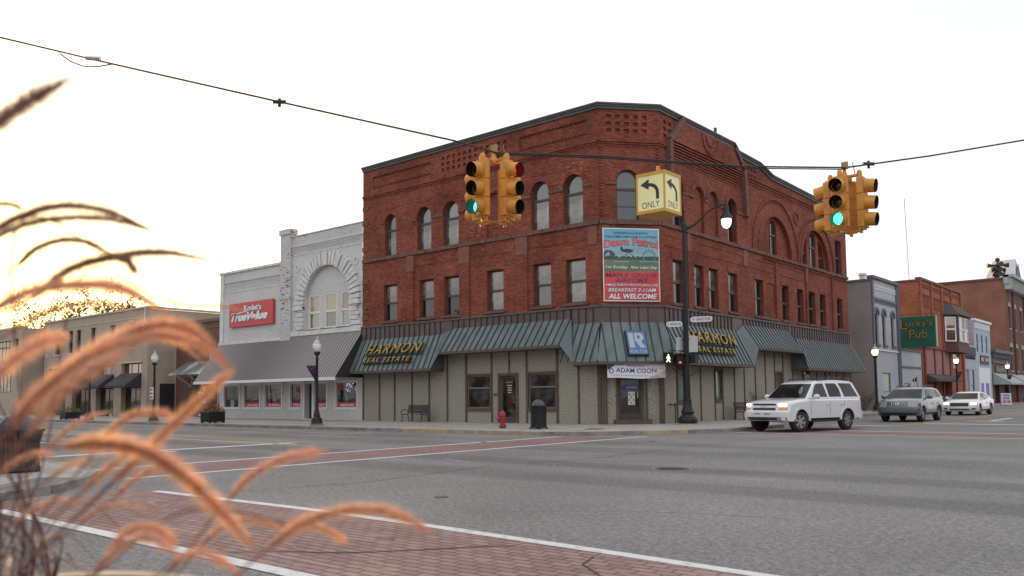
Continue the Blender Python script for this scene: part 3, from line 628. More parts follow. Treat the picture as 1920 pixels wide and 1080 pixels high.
a=M(); a.fbox(fR,56.75,57.5,2.3,2.75,.05,.07); a.build('wall_notice',P('paper_pink',(.36,.3,.29),.8),CB)
# ---- canopy
can=M(); ribs=M(); edge=M(); D0,DD,ZB,ZL=.12,1.08,4.97,3.07
def slope(fr,ua,ub,zb,zl,dd,ua2,ub2,step,closeA=True,closeB=True):
    can.quad(fr(ua,zb,D0),fr(ub,zb,D0),fr(ub2,zl,dd),fr(ua2,zl,dd))
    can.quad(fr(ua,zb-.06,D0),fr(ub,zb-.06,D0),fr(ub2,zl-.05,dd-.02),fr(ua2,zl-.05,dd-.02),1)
    # eave board and soffit
    edge.add([fr(ua2,zl-.13,dd+.012),fr(ub2,zl-.13,dd+.012),fr(ub2,zl+.01,dd+.012),fr(ua2,zl+.01,dd+.012)],[(0,1,2,3)])
    edge.add([fr(ua2,zl-.13,dd+.012),fr(ub2,zl-.13,dd+.012),fr(ub,zl-.13,0),fr(ua,zl-.13,0)],[(0,1,2,3)])
    for u,u2,c in ((ua,ua2,closeA),(ub,ub2,closeB)):
        if c: can.add([fr(u,zb,D0),fr(u2,zl,dd),fr(u,zl,0)],[(0,1,2)],2); edge.add([fr(u2,zl+.01,dd+.012),fr(u2,zl-.13,dd+.012),fr(u,zl-.13,0),fr(u,zl,0)],[(0,1,2,3)])
    lo=min(ua,ua2); hi=max(ub,ub2); n=int((hi-lo)/step)
    for i in range(n+1):
        u=lo+i*step+.02
        # rib runs square to the eave; clip against slanted ends
        def lim(t): return ua+(ua2-ua)*t, ub+(ub2-ub)*t
        t0=0
        while t0<1 and not(lim(t0)[0]-1e-6<=u<=lim(t0)[1]+1e-6): t0+=.02
        if t0>=.98: continue
        p=lambda t,e,u=u:fr(u,zb+(zl-zb)*t+e*.5,D0+(dd-D0)*t+e)
        w=.021
        A=[Vector(p(t0,0)),Vector(p(1,0)),Vector(p(1,.035)),Vector(p(t0,.035))]; T=Vector(fr(1,0,0))-Vector(fr(0,0,0))
        ribs.add([q-T*w for q in A]+[q+T*w for q in A],[(0,1,2,3),(4,5,6,7),(2,3,7,6),(0,3,7,4),(1,2,6,5)])
    for i in range(int((ub-ua)/step)+1):
        u=lo+i*step+.02
        if ua<=u<=ub: ribs.fbox(fr,u-.013,u+.013,zb,5.72,.08,D0+.03)
st_=.42
slope(fL,-39.68,-32.75,ZB,ZL,DD,-39.68,-32.75,st_)
slope(fL,-32.0,-23.95,5.24,3.93,1.12,-32.0,-23.95,st_)
slope(fL,-23.95,-22.3,ZB,ZL,DD,-23.2,-22.3+.4557*DD,st_,True,False)
slope(fC,0,CL,ZB,ZL,DD,-.456*DD,CL+.374*DD,.46,False,False)
slope(fR,35.3,43.2,ZB,ZL,DD,35.3-.374*DD,43.2,st_,False,True)
slope(fR,43.95,50.3,5.38,4.08,1.0,43.95,50.3,st_)
slope(fR,50.9,61.8,ZB,ZL,DD,50.9,61.8,st_)
# gentle fillets between the raised and the low runs
can.add([fL(-32.75,ZB,D0),fL(-32.0,5.24,D0),fL(-32.0,3.93,1.12),fL(-32.75,ZL,DD)],[(0,1,2,3)],2)
can.add([fR(50.9,ZB,D0),fR(50.3,5.38,D0),fR(50.3,4.08,1.0),fR(50.9,ZL,DD)],[(0,1,2,3)],0)
can.add([fR(43.2,ZB,D0),fR(43.95,5.38,D0),fR(43.95,4.08,1.0),fR(43.2,ZL,DD)],[(0,1,2,3)],2)
can.add([fL(-23.2,ZL,DD),fL(-23.95,ZB,D0),fL(-23.95,5.24,D0),fL(-23.95,3.93,1.12)],[(0,1,2,3)],2)
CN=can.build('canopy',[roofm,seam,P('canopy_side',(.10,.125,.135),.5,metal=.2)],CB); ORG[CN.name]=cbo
ribs.build('seam',seam,CN); edge.build('eave',batt,CN)
fb=M()
for fr,a,b in ((fL,-39.72,-22.25),(fC,-.05,CL+.05),(fR,35.25,61.82)):
    fb.fbox(fr,a,b,4.6,5.70,-.02,.105); fb.fbox(fr,a,b,5.70,5.80,-.02,.17,1)
fb.build('fascia',[fasc,P('fascia_cap',(.075,.07,.06),.6)],CB)
for q in ((-30.8,-30.4,32.2,32.35,3.74,3.79),(-25.4,-25,32.2,32.35,3.74,3.79),(-19.9,-19.7,44.6,45,3.88,3.93),(-19.9,-19.7,48.2,48.6,3.88,3.93)): a=M(); a.box(*q); a.build('soffit_light',P('lamp_housing',(.22,.22,.22),.5),CB)
# downpipe by the entrance corner
a=M(); a.tube([fR(35.7,1.05,.02),fR(35.7,1.05,.12),fR(35.95,1.0,.2),fR(35.95,.15,.2)],.035,8); a.lathe([(.06,0),(.06,.1)],fR(35.95,1.0,.2),8); a.build('standpipe',P('black_iron',(.03,.03,.03),.5),CB)
# ================================================================ SIGNS ON THE CORNER BUILDING
gold=P('gold_lettering',(.40,.30,.075),.5,(.28,.20,.05),6,metal=.3); blk=P('black_backing',(.015,.015,.014),.6)
def raised_sign(root,fr,u0,u1,v0,v1,d_at,txt2box):
    """thick gilt letters on dark backs, standing off the sloping canopy on rails"""
    w=u1-u0
    a=M(); text(a,'HARMON',fr,u0,v0+.48,w,.54,0,.07,shear=.3,off=-.004,space=1.25); b=M(); text(b,'HARMON',fr,u0-.02,v0+.455,w+.05,.58,-.06,.055,shear=.3,off=.014,space=1.25)
    a.build('lettering',gold,root); b.build('letter_backing',blk,root)
    a=M(); text(a,'REAL ESTATE',fr,u0+.02,v0,w*.86,.25,0,.05,shear=.2,off=.0,space=1.4); b=M(); text(b,'REAL ESTATE',fr,u0,v0-.02,w*.86+.04,.29,-.06,.055,shear=.2,off=.02,space=1.4)
    a.build('lettering',gold,root); b.build('letter_backing',blk,root)
    c=M()
    for v,ww in ((v0+.44,1),(v0+.98,.99),(v0-.03,.88),(v0+.25,.86)): c.fbox(fr,u0+(.1 if v>v0+.9 else 0),u0+w*ww,v-.018,v+.018,-.12,-.07)
    c.build('rail',blk,root)
def slopefr(fr,zb,zl):   # frame lying on the canopy slope: v stays height, d measured off the slope
    return lambda u,v,d:fr(u,v+.4*d,D0+(DD-D0)*(zb-v)/(zb-zl)+.2+d*.9)
r=empty('shop_sign','gilt raised letters on the left canopy of the corner building, facing the wide street','sign',(-36.3,32.2,3.5))
raised_sign(r,slopefr(fL,ZB,ZL),-38.5,-33.85,3.55,4.6,0,0)
r=empty('shop_sign','gilt raised letters on the right canopy, partly behind the tall black street light','sign',(-19.6,39,3.5))
raised_sign(r,slopefr(fR,ZB,ZL),36.5,41.75,3.6,4.6,0,0)
# blue framed emblem on the chamfer canopy
r=empty('emblem_sign','square blue sign with a white letter R above the corner entrance','sign',fC(1.5,3.9,.7))
sf=slopefr(fC,ZB,ZL)
a=M(); a.prism(sf,rect(1.0,2.0,3.38,4.58),-.2,-.06,0,[rect(1.08,1.92,3.46,4.5)]); a.build('frame',blk,r)
a=M(); a.prism(sf,rect(1.05,1.95,3.42,4.55),-.12,-.03,0); a.build('panel',P('emblem_blue',(.05,.15,.34),.5),r)
a=M(); wv=P('emblem_white',(.36,.41,.43),.5)
a.prism(sf,rect(1.12,1.36,3.72,4.44),-.028,-.02)
rb=[(1.42,4.02),(1.42,4.44),(1.66,4.44)]+[(1.66+.2*sin(PI*i/8),4.24+.2*cos(PI*i/8)) for i in range(1,8)]+[(1.70,4.03),(1.89,3.72),(1.62,3.72),(1.47,4.02)]
a.prism(sf,rb,-.028,-.02,0,[[(1.54,4.16),(1.64,4.16),(1.69,4.24),(1.64,4.32),(1.54,4.32)]]); a.build('emblem',wv,r)
a=M(); text(a,'REALTOR',sf,1.10,3.48,.82,.15,-.027); a.build('lettering',wv,r)
# banner over the entrance
bf=lambda u,v,d:fC(u,v+.025*sin(u*2.2+1),.92+d+.03*sin(u*3.1+v*2))
r=empty('banner','white cloth banner with flag corners strung under the canopy over the corner entrance','banner',fC(1.4,2.6,.93))
us=[.02+2.78*i/14 for i in range(15)]
a=M(); a.patch(lambda u,v:bf(u,v,0),us,[2.30,2.5,2.75,2.98]); a.patch(lambda u,v:bf(u,v,-.006),us,[2.30,2.5,2.75,2.98]); a.build('cloth',P('banner_cloth',(.66,.66,.72),.8),r,smooth=60)
a=M(); text(a,'ADAM COON',bf,.42,2.55,1.95,.22,.004,off=.012); text(a,'Welcome Home',bf,.95,2.84,.85,.1,.004,shear=.35); text(a,'Congratulations on representing the USA in your sport',bf,.2,2.39,1.75,.07,.004); a.build('lettering',P('navy_ink',(.02,.025,.10),.7),r)
a=M(); a.patch(lambda u,v:bf(u,v,.003),[.03,.2,.4,.6,.8],[2.9,2.975]); a.add([bf(.03,2.9,.003),bf(.4,2.9,.003),bf(.03,2.66,.003)],[(0,1,2)]); a.build('flag_field',P('flag_blue',(.03,.035,.16),.7),r)
a=M()
for i in range(7): a.add([bf(2.0+.11*i,2.32,.004),bf(2.06+.11*i,2.32,.004),bf(2.79,2.38+.05*(6-i)*.9,.004),bf(2.79,2.355+.05*(6-i)*.9,.004)],[(0,1,2,3)])
a.build('flag_stripes',P('flag_red',(.45,.03,.05),.7),r)
a=M()
for i in range(9): a.prism(bf,ring(.08+.085*i,2.945-.03*(i%2),0,.012,0,2*PI,5)[:6],.006,.006)
for i in range(3): a.prism(bf,ring(.08+.1*i,2.84,0,.012,0,2*PI,5)[:6],.006,.006)
a.build('flag_stars',P('sign_white',(.75,.75,.75),.5),r)
a=M(); a.prism(bf,ring(.2,2.62,.07,.12,0,2*PI,20),.005,.005); text(a,'USA',bf,2.5,2.70,.2,.05,.004); a.build('roundel',P('grey_ink',(.12,.13,.17),.7),r)
# large vinyl poster on the chamfer
r=empty('vinyl_poster','large vinyl fly-in breakfast poster, blue over red, fixed to the upper corner wall','poster',fC(1.5,6,.05))
u0,u1,v0,v1=.12,2.93,5.97,9.5
def pf(u,v,d): return fC(u,v,.075+d+.012*sin(u*5+v*3.1)+.01*sin(v*7-u*2)+.018*math.exp(-((u-2.2-(v-7.2)*1.2)**2)*9))
def vband(mb,a,b,mi=0,d=0,uu=(None,None)):
    ua=uu[0] if uu[0] is not None else u0+.05; ub=uu[1] if uu[1] is not None else u1-.05
    mb.patch(lambda u,v:pf(u,v,d),[ua+(ub-ua)*i/16 for i in range(17)],[a+(b-a)*i/8 for i in range(9)],mi)
a=M(); a.patch(lambda u,v:pf(u,v,0),[u0+(u1-u0)*i/16 for i in range(17)],[v0+(v1-v0)*i/18 for i in range(19)]); a.build('sheet',P('vinyl_white',(.66,.68,.70),.5),r,smooth=70)
sk,n,b=nodes('poster_sky'); tc=n.nodes.new('ShaderNodeTexCoord'); sp=n.nodes.new('ShaderNodeSeparateXYZ'); n.links.new(tc.outputs['Object'],sp.inputs[0]); mr=n.nodes.new('ShaderNodeMapRange'); mr.inputs[1].default_value=8.0-6;mr.inputs[2].default_value=9.4-6; n.links.new(sp.outputs[2],mr.inputs[0])
cr=n.nodes.new('ShaderNodeValToRGB'); cr.color_ramp.elements[0].color=(.28,.42,.47,1); cr.color_ramp.elements[1].color=(.12,.36,.52,1); n.links.new(mr.outputs[0],cr.inputs[0]); n.links.new(cr.outputs[0],b.inputs['Base Color']); b.inputs['Roughness'].default_value=.4
a=M(); vband(a,8.02,9.45,0,.004); vband(a,7.98,8.06,1,.006); vband(a,7.40,7.98,2,.004); vband(a,6.02,7.42,3,.006)
for i in range(24):   # far tree line
    x=u0+.06+i*.115; h=.08+.06*abs(sin(i*1.7)); vband(a,8.0,8.02+h,4,.007,(x,min(x+.12,u1-.05)))
a.patch(lambda u,v:pf(u,v,.008),[u0+.05,u1-.05],[7.86,7.9],5)
a.build('printed_picture',[sk,P('pr_trees',(.03,.05,.04),.4),P('pr_field',(.085,.15,.09),.4,(.12,.17,.11),3),P('pr_red',(.55,.045,.045),.4),P('pr_tree2',(.035,.06,.05),.4),P('pr_runway',(.35,.36,.34),.4)],r,smooth=70)
a=M(); a.prism(pf,[(u0+.05,8.0),(u0+.6,8.0),(u0+.6,8.28),(u0+.42,8.42),(u0+.12,8.42),(u0+.05,8.3)],.010,.010); a.build('printed_hangar',P('pr_hangar',(.05,.07,.085),.4),r)
# biplane
a=M(); a.prism(pf,[(1.0,8.42),(1.1,8.36),(1.45,8.3),(1.6,8.38),(1.6,8.46),(1.3,8.5),(1.12,8.47),(1.08,8.6),(1.0,8.6)],.012,.012); a.prism(pf,[(1.3,8.3),(1.33,8.3),(1.26,8.16),(1.22,8.16)],.012,.012); a.prism(pf,[(1.5,8.3),(1.53,8.3),(1.6,8.18),(1.56,8.18)],.012,.012)
for u in (1.42,1.62,1.85): a.prism(pf,rect(u,u+.015,8.28,8.55),.012,.012)
a.build('printed_aeroplane',P('pr_plane',(.035,.035,.05),.4),r)
a=M(); a.prism(pf,[(.75,8.55),(2.1,8.52),(2.1,8.555),(.75,8.585)],.014,.014); a.prism(pf,[(.75,8.31),(2.1,8.29),(2.1,8.315),(.75,8.335)],.014,.014); a.build('printed_wings',P('pr_wing',(.5,.32,.22),.4),r)
a=M(); a.prism(pf,ring(2.4,8.14,.25,.31,0,2*PI,24),.012,.012)
for i in range(12): a.prism(pf,[(2.4+rr_*cos(PI*i/6+o_),8.14+rr_*sin(PI*i/6+o_)) for rr_,o_ in ((.3,-.08),(.37,-.06),(.37,.06),(.3,.08))],.012,.012)
for i in range(6): a.prism(pf,[(2.4+.06*cos(PI*i/3+.5),8.14+.06*sin(PI*i/3+.5)),(2.4+.26*cos(PI*i/3+.06),8.14+.26*sin(PI*i/3+.06)),(2.4+.26*cos(PI*i/3-.06),8.14+.26*sin(PI*i/3-.06))],.013,.013)
a.build('wheel_emblem',P('pr_emblem',(.10,.22,.30),.4),r)
nv=P('pr_navy',(.02,.02,.07),.5); wh=P('pr_white',(.72,.74,.76),.5)
a=M(); text(a,'FOWLERVILLE ROTARY',pf,.68,9.21,1.72,.1,.012,off=.012); text(a,'WELCOMES EVERYONE TO ATTEND:',pf,.22,9.03,2.6,.1,.012,off=.012); text(a,'MAPLE GROVE',pf,.26,7.13,2.5,.19,.012,off=.008); text(a,'AIRPORT',pf,.72,6.88,1.62,.2,.012,off=.012); a.build('lettering',nv,r)
a=M(); text(a,'Dawn Patrol',pf,.17,8.50,2.7,.38,.016,off=.05,arc=.17); a.build('lettering_outline',P('pr_dark_red',(.30,.02,.05),.5),r)
a=M(); text(a,'Dawn Patrol',pf,.20,8.53,2.64,.32,.022,off=.015,arc=.17); a.build('lettering',P('pr_rose',(.66,.16,.14),.5),r)
def shadowed(txt,u,v,w,h,sh=.2,o=.015):
    a=M(); text(a,txt,pf,u-.01,v-.02,w+.02,h+.03,.014,shear=sh,off=o+.03); a.build('lettering_outline',nv,r); a=M(); text(a,txt,pf,u,v,w,h,.020,shear=sh,off=o); a.build('lettering',wh,r)
shadowed('1st Sunday',.25,7.50,1.1,.19); shadowed('After Labor Day',1.45,7.50,1.35,.19); shadowed('4 MILES NORTH ON FOWLERVILLE RD',.24,6.70,2.58,.12,0,.01); shadowed('BREAKFAST 7-11AM',.36,6.43,2.35,.18); shadowed('ALL WELCOME',.36,6.09,2.4,.25,.2,.03)
# dark gap showing the ledge below the poster
# ================================================================ WHITE HARDWARE STORE
wbrick=BRICK('white_painted_brick',(.63,.62,.605),(.56,.555,.545),(.43,.425,.42),big=.07,bump=1.0,patch=None)
wpeel=BRICK('white_peeling_brick',(.60,.595,.58),(.54,.535,.53),(.40,.38,.38),big=.08,bump=1.0,patch=(.20,.09,.07),pscale=1.0,pth=.63)
wst=P('white_stone',(.64,.635,.625),.85,(.52,.515,.51),3,bump=.8,bscale=11)
wtrim=P('white_trim',(.66,.67,.69),.6); wpan=P('white_siding',(.54,.53,.51),.7,(.49,.48,.46),2,stretch=(3,3,.4))
mroof,n,b=nodes('ribbed_metal'); b.inputs['Base Color'].default_value=(.27,.24,.235,1); b.inputs['Roughness'].default_value=.45; b.inputs['Metallic'].default_value=.35; MATS['ribbed_metal']=mroof
HW=empty('hardware_store','white painted brick hardware store with a big round rusticated arch and a ribbed metal awning','building',(-47.7,33,0))
ho=ORG[HW.name]
X0,X1,XM=-55.75,-39.72,-47.6
a=M(); wall(a,fL,rect(X0,XM-.35,5.45,10.6),[H(rect(-55.25,-48.25,9.25,9.9),.08,True)]); 
a.build('wall',wbrick,HW,uv=True)
cx,r0,r1,sp=-43.2,2.42,3.25,7.6
WS=[(-45.4,-44.2),(-43.7,-42.5),(-42.05,-40.87)]
# big arched recess with its own back wall carrying the three windows
a=M(); rec=[(cx-r0,5.9),(cx+r0,5.9)]+[(cx+r0*cos(PI*i/24),sp+r0*sin(PI*i/24)) for i in range(25)]
wall(a,fL,rect(XM-.35,X1,5.45,11.75),[H(rec,.22)]); wall(a,lambda u,v,d:fL(u,v,d-.22),rec,[H(rect(p,q,6.0,8.22),.15) for p,q in WS]); a.build('arch_wall',wbrick,HW,uv=True)
a=M(); wall(a,fL,[(XM-.35,11.75),(X1,11.75),(X1,12.25),(XM-.35,12.38)],[]); a.build('parapet_wall',wpeel,HW,uv=True)
a=M(); a.fbox(fL,-48.1,-46.95,5.35,12.65,-.3,.16); a.fbox(fL,-48.18,-46.87,12.5,12.85,-.35,.24); a.fbox(fL,-48.18,-46.87,8.15,8.4,-.1,.22); a.build('pier',wpeel,HW,uv=True)
a=M(); n=27; rr=random.Random(5)
for i in range(n):
    t0=PI*i/n;t1=PI*(i+1)/n;o_=rr.uniform(0,.13); ri=r0-.02
    a.prism(fL,[(cx+ri*cos(t0+.015),sp+ri*sin(t0+.015)),(cx+(r1+o_)*cos(t0+.015),sp+(r1+o_)*sin(t0+.015)),(cx+(r1+o_)*cos(t1-.015),sp+(r1+o_)*sin(t1-.015)),(cx+ri*cos(t1-.015),sp+ri*sin(t1-.015))],-.02,.10+rr.uniform(0,.1))
for s in (-1,1):
    v=6.0
    while v<sp-.05:
        h=rr.uniform(.24,.34); w=rr.uniform(.6,.95); ua=cx+s*(r0-.02); ub=cx+s*(r0+w); a.fbox(fL,min(ua,ub),max(ua,ub),v,min(v+h-.03,sp),-.02,.1+rr.uniform(0,.09)); v+=h
a.build('rusticated_arch',wst,HW)
a=M()
for i in range(6): a.fbox(fL,-47.0,X1,11.05+i*.1,11.10+i*.1,-.02,.02+.012*i); a.fbox(fL,-55.25,-48.25,9.27+i*.1,9.32+i*.1,-.09,-.04)
n=36
for i in range(n): a.fbox(fL,-55.2+i*.193,-55.1+i*.193,9.16,9.25,-.02,.04)
n=38
for i in range(n): a.fbox(fL,-46.9+i*.19,-46.8+i*.19,10.95,11.04,-.02,.04)
a.fbox(fL,-55.85,-48.1,10.58,10.74,-.3,.12); a.fbox(fL,-55.75,-55.3,5.45,10.6,-.02,.07); a.fbox(fL,-46.95,X1,12.28,12.34,-.3,.06)
a.fbox(fL,-47.2,X1,5.6,5.95,-.02,.12); a.fbox(fL,-55.8,-48,5.42,5.6,-.02,.12)
for p,q in WS: a.fbox(fL,p-.12,q+.12,5.9,6.0,-.3,.12)
for u,v in ((-46.35,10.1),(-40.35,9.95)): a.prism(fL,ring(u,v,.16,.24,0,2*PI,14),-.02,.05)
for s in (-1,1): a.fbox(fL,cx+s*2.9-.5,cx+s*2.9+.5,7.28,7.5,-.02,.24)
a.build('moulding',wst,HW)
g_blind=GLASS('glass_with_blind',(.40,.31,.21),.14,c2=(.38,.30,.20))
g_low=GLASS('glass_grey',(.07,.06,.055),.26,c2=(.10,.09,.08))
for p,q in WS: window(HW,fL,0,(p+q)/2,6.0,1.2,2.22,dep=.30,fm=wtrim,rail=.48,g=g_low,g2=g_blind,fw=.09)
a=M(); a.quad((X0,33,0),(X0,60,0),(X0,60,10.5),(X0,33,10.5)); a.quad((X1,33.3,0),(X1,60,0),(X1,60,12),(X1,33.3,12)); a.quad((X0,60,0),(X1,60,0),(X1,60,10),(X0,60,10)); a.build('side_wall',wbrick,HW,uv=True)
a=M(); a.quad((X0,33.2,10.2),(X1,33.2,10.2),(X1,60,10.2),(X0,60,10.2)); a.build('roof',MATS['tar_roof'],HW)
# ground floor siding and display windows
GW=[(-55.1,-53.15,.9,2.5),(-52.55,-50.6,.9,2.5),(-49.95,-48.05,.9,2.5),(-47.05,-45.85,.9,2.5),(-44.45,-43.2,.9,2.5),(-42.25,-40.25,.9,2.5)]
SD=(-45.45,-44.65,.15,2.45)
a=M(); wall(a,fL,rect(X0,X1,-.1,5.4),[H(rect(*q),.1) for q in GW]+[H(rect(*SD),.45,False)]); a.build('shopfront_wall',wpan,HW)
a=M()
for i in range(90):
    u=X0+.1+i*.178
    if not(-45.6<u<-44.5): a.fbox(fL,u,u+.02,.12,.84,-.01,.012,0)
a.fbox(fL,X0,X1,-.05,.13,-.01,.03,1); a.build('siding_grooves',[wtrim,P('plinth_dark',(.12,.11,.10),.8)],HW)
a=M()
for u0_,u1_,v0_,v1_ in GW:
    for q in (rect(u0_-.12,u1_+.12,v0_-.12,v1_+.12),): a.prism(fL,q,-.01,.05,0,[rect(u0_,u1_,v0_,v1_)])
a.fbox(fL,-45.62,-45.45,.15,2.6,-.01,.07); a.fbox(fL,-44.65,-44.5,.15,2.6,-.01,.07); a.build('window_surround',wtrim,HW)
red=P('sign_red',(.52,.02,.03),.5)
names=[None,'LAWN & GARDEN','PLUMBING','TOOLS','PAINT','HARDWARE']
g_shop=GLASS('display_glass',(.010,.012,.014),.05,c2=(.04,.044,.048))
for q,nm in zip(GW,names):
    w=window(HW,fL,0,(q[0]+q[1])/2,.9,round(q[1]-q[0],2),1.6,dep=.09,fm=wtrim,rail=0,g=g_shop,fw=.05)
    if nm:
        a=M(); a.fbox(fL,q[0]+.05,q[1]-.05,.94,1.25,-.07,-.062); text(a,nm,fL,q[0]+.05+(q[1]-q[0]-.1)*.14,1.0,(q[1]-q[0]-.1)*.72,.17,-.06,off=.02,mi=1); a.build('window_lettering',[red,wh],HW)
# goods seen through the panes (flat posters and dim shapes right behind the glass)
a=M()
for cx_,cz_,rr_ in ((-51.4,2.05,.3),(-51.2,1.6,.33),(-49.0,1.9,.42),(-49.0,2.2,.25),(-46.3,1.9,.18)): a.prism(fL,[(cx_-rr_,cz_),(cx_+rr_,cz_),(cx_+rr_*.5,cz_-.16),(cx_-rr_*.5,cz_-.16)],-.066,-.063)
a.fbox(fL,-54.35,-53.9,.95,1.45,-.066,-.063); a.fbox(fL,-49.1,-48.75,1.35,1.7,-.066,-.063); a.fbox(fL,-41.4,-41.2,1.35,1.75,-.066,-.063); a.build('display_goods',P('goods_grey',(.30,.32,.33),.7),HW)
a=M()
for u in (-54.2,-54.0,-53.75): a.prism(fL,[(u,1.3),(u+.05,1.3),(u+.12,2.35),(u+.07,2.35)],-.065,-.062,0 if u<-54.1 else 1)
a.build('display_tubes',[P('foam_green',(.22,.40,.08),.7),P('foam_blue',(.02,.12,.35),.7)],HW)
a=M(); a.fbox(fL,-46.5,-46.1,1.9,2.25,-.066,-.063); a.prism(fL,[(-42.1,2.2),(-41.95,2.45),(-41.8,2.4),(-41.7,2.45),(-41.6,2.2),(-41.85,1.95)],-.066,-.063); a.build('display_red',P('goods_red',(.5,.02,.03),.6),HW)
a=M(); rr=random.Random(8)
for i in range(40): u=rr.uniform(-41.4,-40.35); v=rr.uniform(1.9,2.4); a.fbox(fL,u,u+.03,v,v+.03,-.066,-.063,i%2)
a.build('display_lights',[P('led_violet',(.1,.1,.3),.5,emit=(.4,.4,1),es=1.2),P('led_white',(.3,.3,.3),.5,emit=(1,.8,.8),es=1.0)],HW)
dd=door(HW,fL,SD,.4,panel=P('door_dark',(.035,.03,.03),.5)); a=M(); a.fbox(fL,SD[0],SD[1],.1,.2,-.45,.1); a.build('door_step',wtrim,HW)
a=M(); a.fbox(fL,-45.2,-44.95,1.3,1.75,-.37,-.36); a.fbox(fL,-45.2,-44.95,1.85,2.1,-.37,-.36); a.build('door_notice',P('paper',(.6,.6,.6),.8),HW)
# ribbed awning
a=M(); ub,zb_,db=0,5.45,.06; zl_,dl=2.74,2.0; xa,xb=X0+.0,-39.72
N_=118; vs=[];fs=[]
for i in range(N_*2+1):
    u=xa+(xb-xa)*i/(N_*2); e=.028 if (i//1)%4 in (1,2) else 0
    vs+=[fL(u,zb_+e,db+e),fL(u,zl_+e,dl+e)]
for i in range(N_*2): fs.append((2*i,2*i+1,2*i+3,2*i+2))
a.add(vs,fs); a.add([fL(xb,zb_,db),fL(xb,zl_,dl),fL(xb,zl_,0)],[(0,1,2)],1); a.add([fL(xa,zb_,db),fL(xa,zl_,dl),fL(xa,zl_,0)],[(0,1,2)],1); a.quad(fL(xa,zl_-.02,0),fL(xb,zl_-.02,0),fL(xb,zl_-.02,dl),fL(xa,zl_-.02,dl),2)
a.fbox(fL,xa-.03,xb,zl_-.16,zl_+.02,dl-.02,dl+.05,2); a.add([fL(xb+.01,zb_+.08,db),fL(xb+.01,zl_+.05,dl+.06),fL(xb+.01,zl_-.1,dl+.06),fL(xb+.01,zb_-.12,db)],[(0,1,2,3)],1)
AWN=a.build('awning',[mroof,P('awning_edge',(.03,.028,.028),.6),wtrim],HW); ORG[AWN.name]=ho
a=M()
for i in range(59):  # dark seam strips laid along the awning slope
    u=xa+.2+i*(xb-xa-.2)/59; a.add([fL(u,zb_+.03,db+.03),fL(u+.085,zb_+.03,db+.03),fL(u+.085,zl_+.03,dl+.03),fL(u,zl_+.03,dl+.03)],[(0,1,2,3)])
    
a.build('rib',P('rib_dark_metal',(.07,.06,.062),.5,metal=.3),AWN)
a=M(); a.lathe([(.02,.0),(.09,.02),(.11,.07),(.1,.12),(.02,.14)],(-44.1,32.85,2.52),10); a.box(-44.12,-44.08,32.85,33,2.6,2.64); a.build('wall_lamp',MATS['black_iron'],HW)
a=M(); a.lathe([(.01,0),(.05,.02),(.06,.09),(.01,.1)],(-49.4,32.93,6.2),8); a.build('camera_housing',wtrim,HW)
# its red sign
r=empty('store_sign','red hardware store sign with white script lettering on the white brick','sign',(-51.5,32.9,7.4))
sf2=lambda u,v,d:fL(u,v,.05+d)
a=M(); a.fbox(sf2,-54.25,-48.85,6.63,8.3,0,.16); a.build('panel',P('store_red',(.50,.035,.045),.45),r)
a=M(); text(a,"Kodet's",sf2,-52.3,7.68,2.1,.42,.17,.03,off=.03); text(a,'True',sf2,-53.95,6.98,2.0,.62,.17,.03,shear=.35,off=.055); text(a,'Value',sf2,-51.95,6.98,2.55,.62,.17,.03,shear=.35,off=.055); text(a,'.',sf2,-49.3,7.0,.07,.07,.17,.03)
a.prism(sf2,[(-53.9,7.42),(-51.9,7.64),(-51.85,7.72),(-53.85,7.52)],.165,.2); a.build('lettering',P('store_white',(.68,.68,.70),.5),r)
a=M(); text(a,'True',sf2,-53.90,6.92,2.0,.62,.163,.0,shear=.35,off=.11); text(a,'Value',sf2,-51.9,6.92,2.55,.62,.163,.0,shear=.35,off=.11); text(a,"Kodet's",sf2,-52.27,7.65,2.1,.42,.163,off=.06); a.build('lettering_outline',P('store_outline',(.11,.02,.05),.5),r)

# ================================================================ SMALL BRICK HOUSE-FRONT between store and tan block
dbrick=BRICK('dark_red_brick',(.16,.055,.045),(.115,.045,.038),(.22,.18,.16),big=.2,rh=.08)
HB=empty('brick_shop','low dark brick shop with small corrugated porch roof beside the white store','building',(-61,35.45,0)); 
fB=lambda u,v,d:(u,35.45-d,v)
BX0,BX1=-66.7,-55.8
a=M(); wall(a,fB,rect(BX0,BX1,-.6,7.7),[H(rect(-60.3,-59.1,.75,3.0),.2),H(rect(-58.4,-57.6,.75,3.0),.2),H(rect(-63.2,-62.1,2.9,3.9),.2),H(rect(-61.5,-60.6,4.4,5.6),.2)]); a.quad((BX1,35.45,-.5),(BX1,60,-.5),(BX1,60,7.7),(BX1,35.45,7.7)); a.build('wall',dbrick,HB,uv=True)
a=M(); a.fbox(fB,BX0,BX1,7.7,7.95,-.3,.1); a.fbox(fB,BX0,BX1,7.2,7.3,-.02,.06); a.build('coping',P('coping_brown',(.15,.10,.08),.8),HB)
for u,v,w,h in ((-59.7,.75,1.2,2.25),(-58.0,.75,.8,2.25),(-62.65,2.9,1.1,1.0),(-61.05,4.4,.9,1.2)): window(HB,fB,0,u,v,w,h,dep=.12,fm=wtrim,rail=.6,g=g_low,fw=.1)
door(HB,fB,(-57.2,-56.2,.0,2.45),-.05,panel=P('door_white',(.6,.62,.68),.5),solid=True)
a=M(); a.fbox(fB,-57.12,-57.0,1.0,1.1,.05,.12); a.fbox(fB,-56.95,-56.55,1.75,2.2,.06,.075); a.build('door_fittings',MATS['black_iron'],HB)
a=M(); n=52; vs=[];fs=[]
for i in range(n+1):
    u=-64.9+7.6*i/n; e=.03*(i%2); vs+=[fB(u,4.55+e,.05),fB(u,3.45+e,1.7)]
for i in range(n): fs.append((2*i,2*i+1,2*i+3,2*i+2))
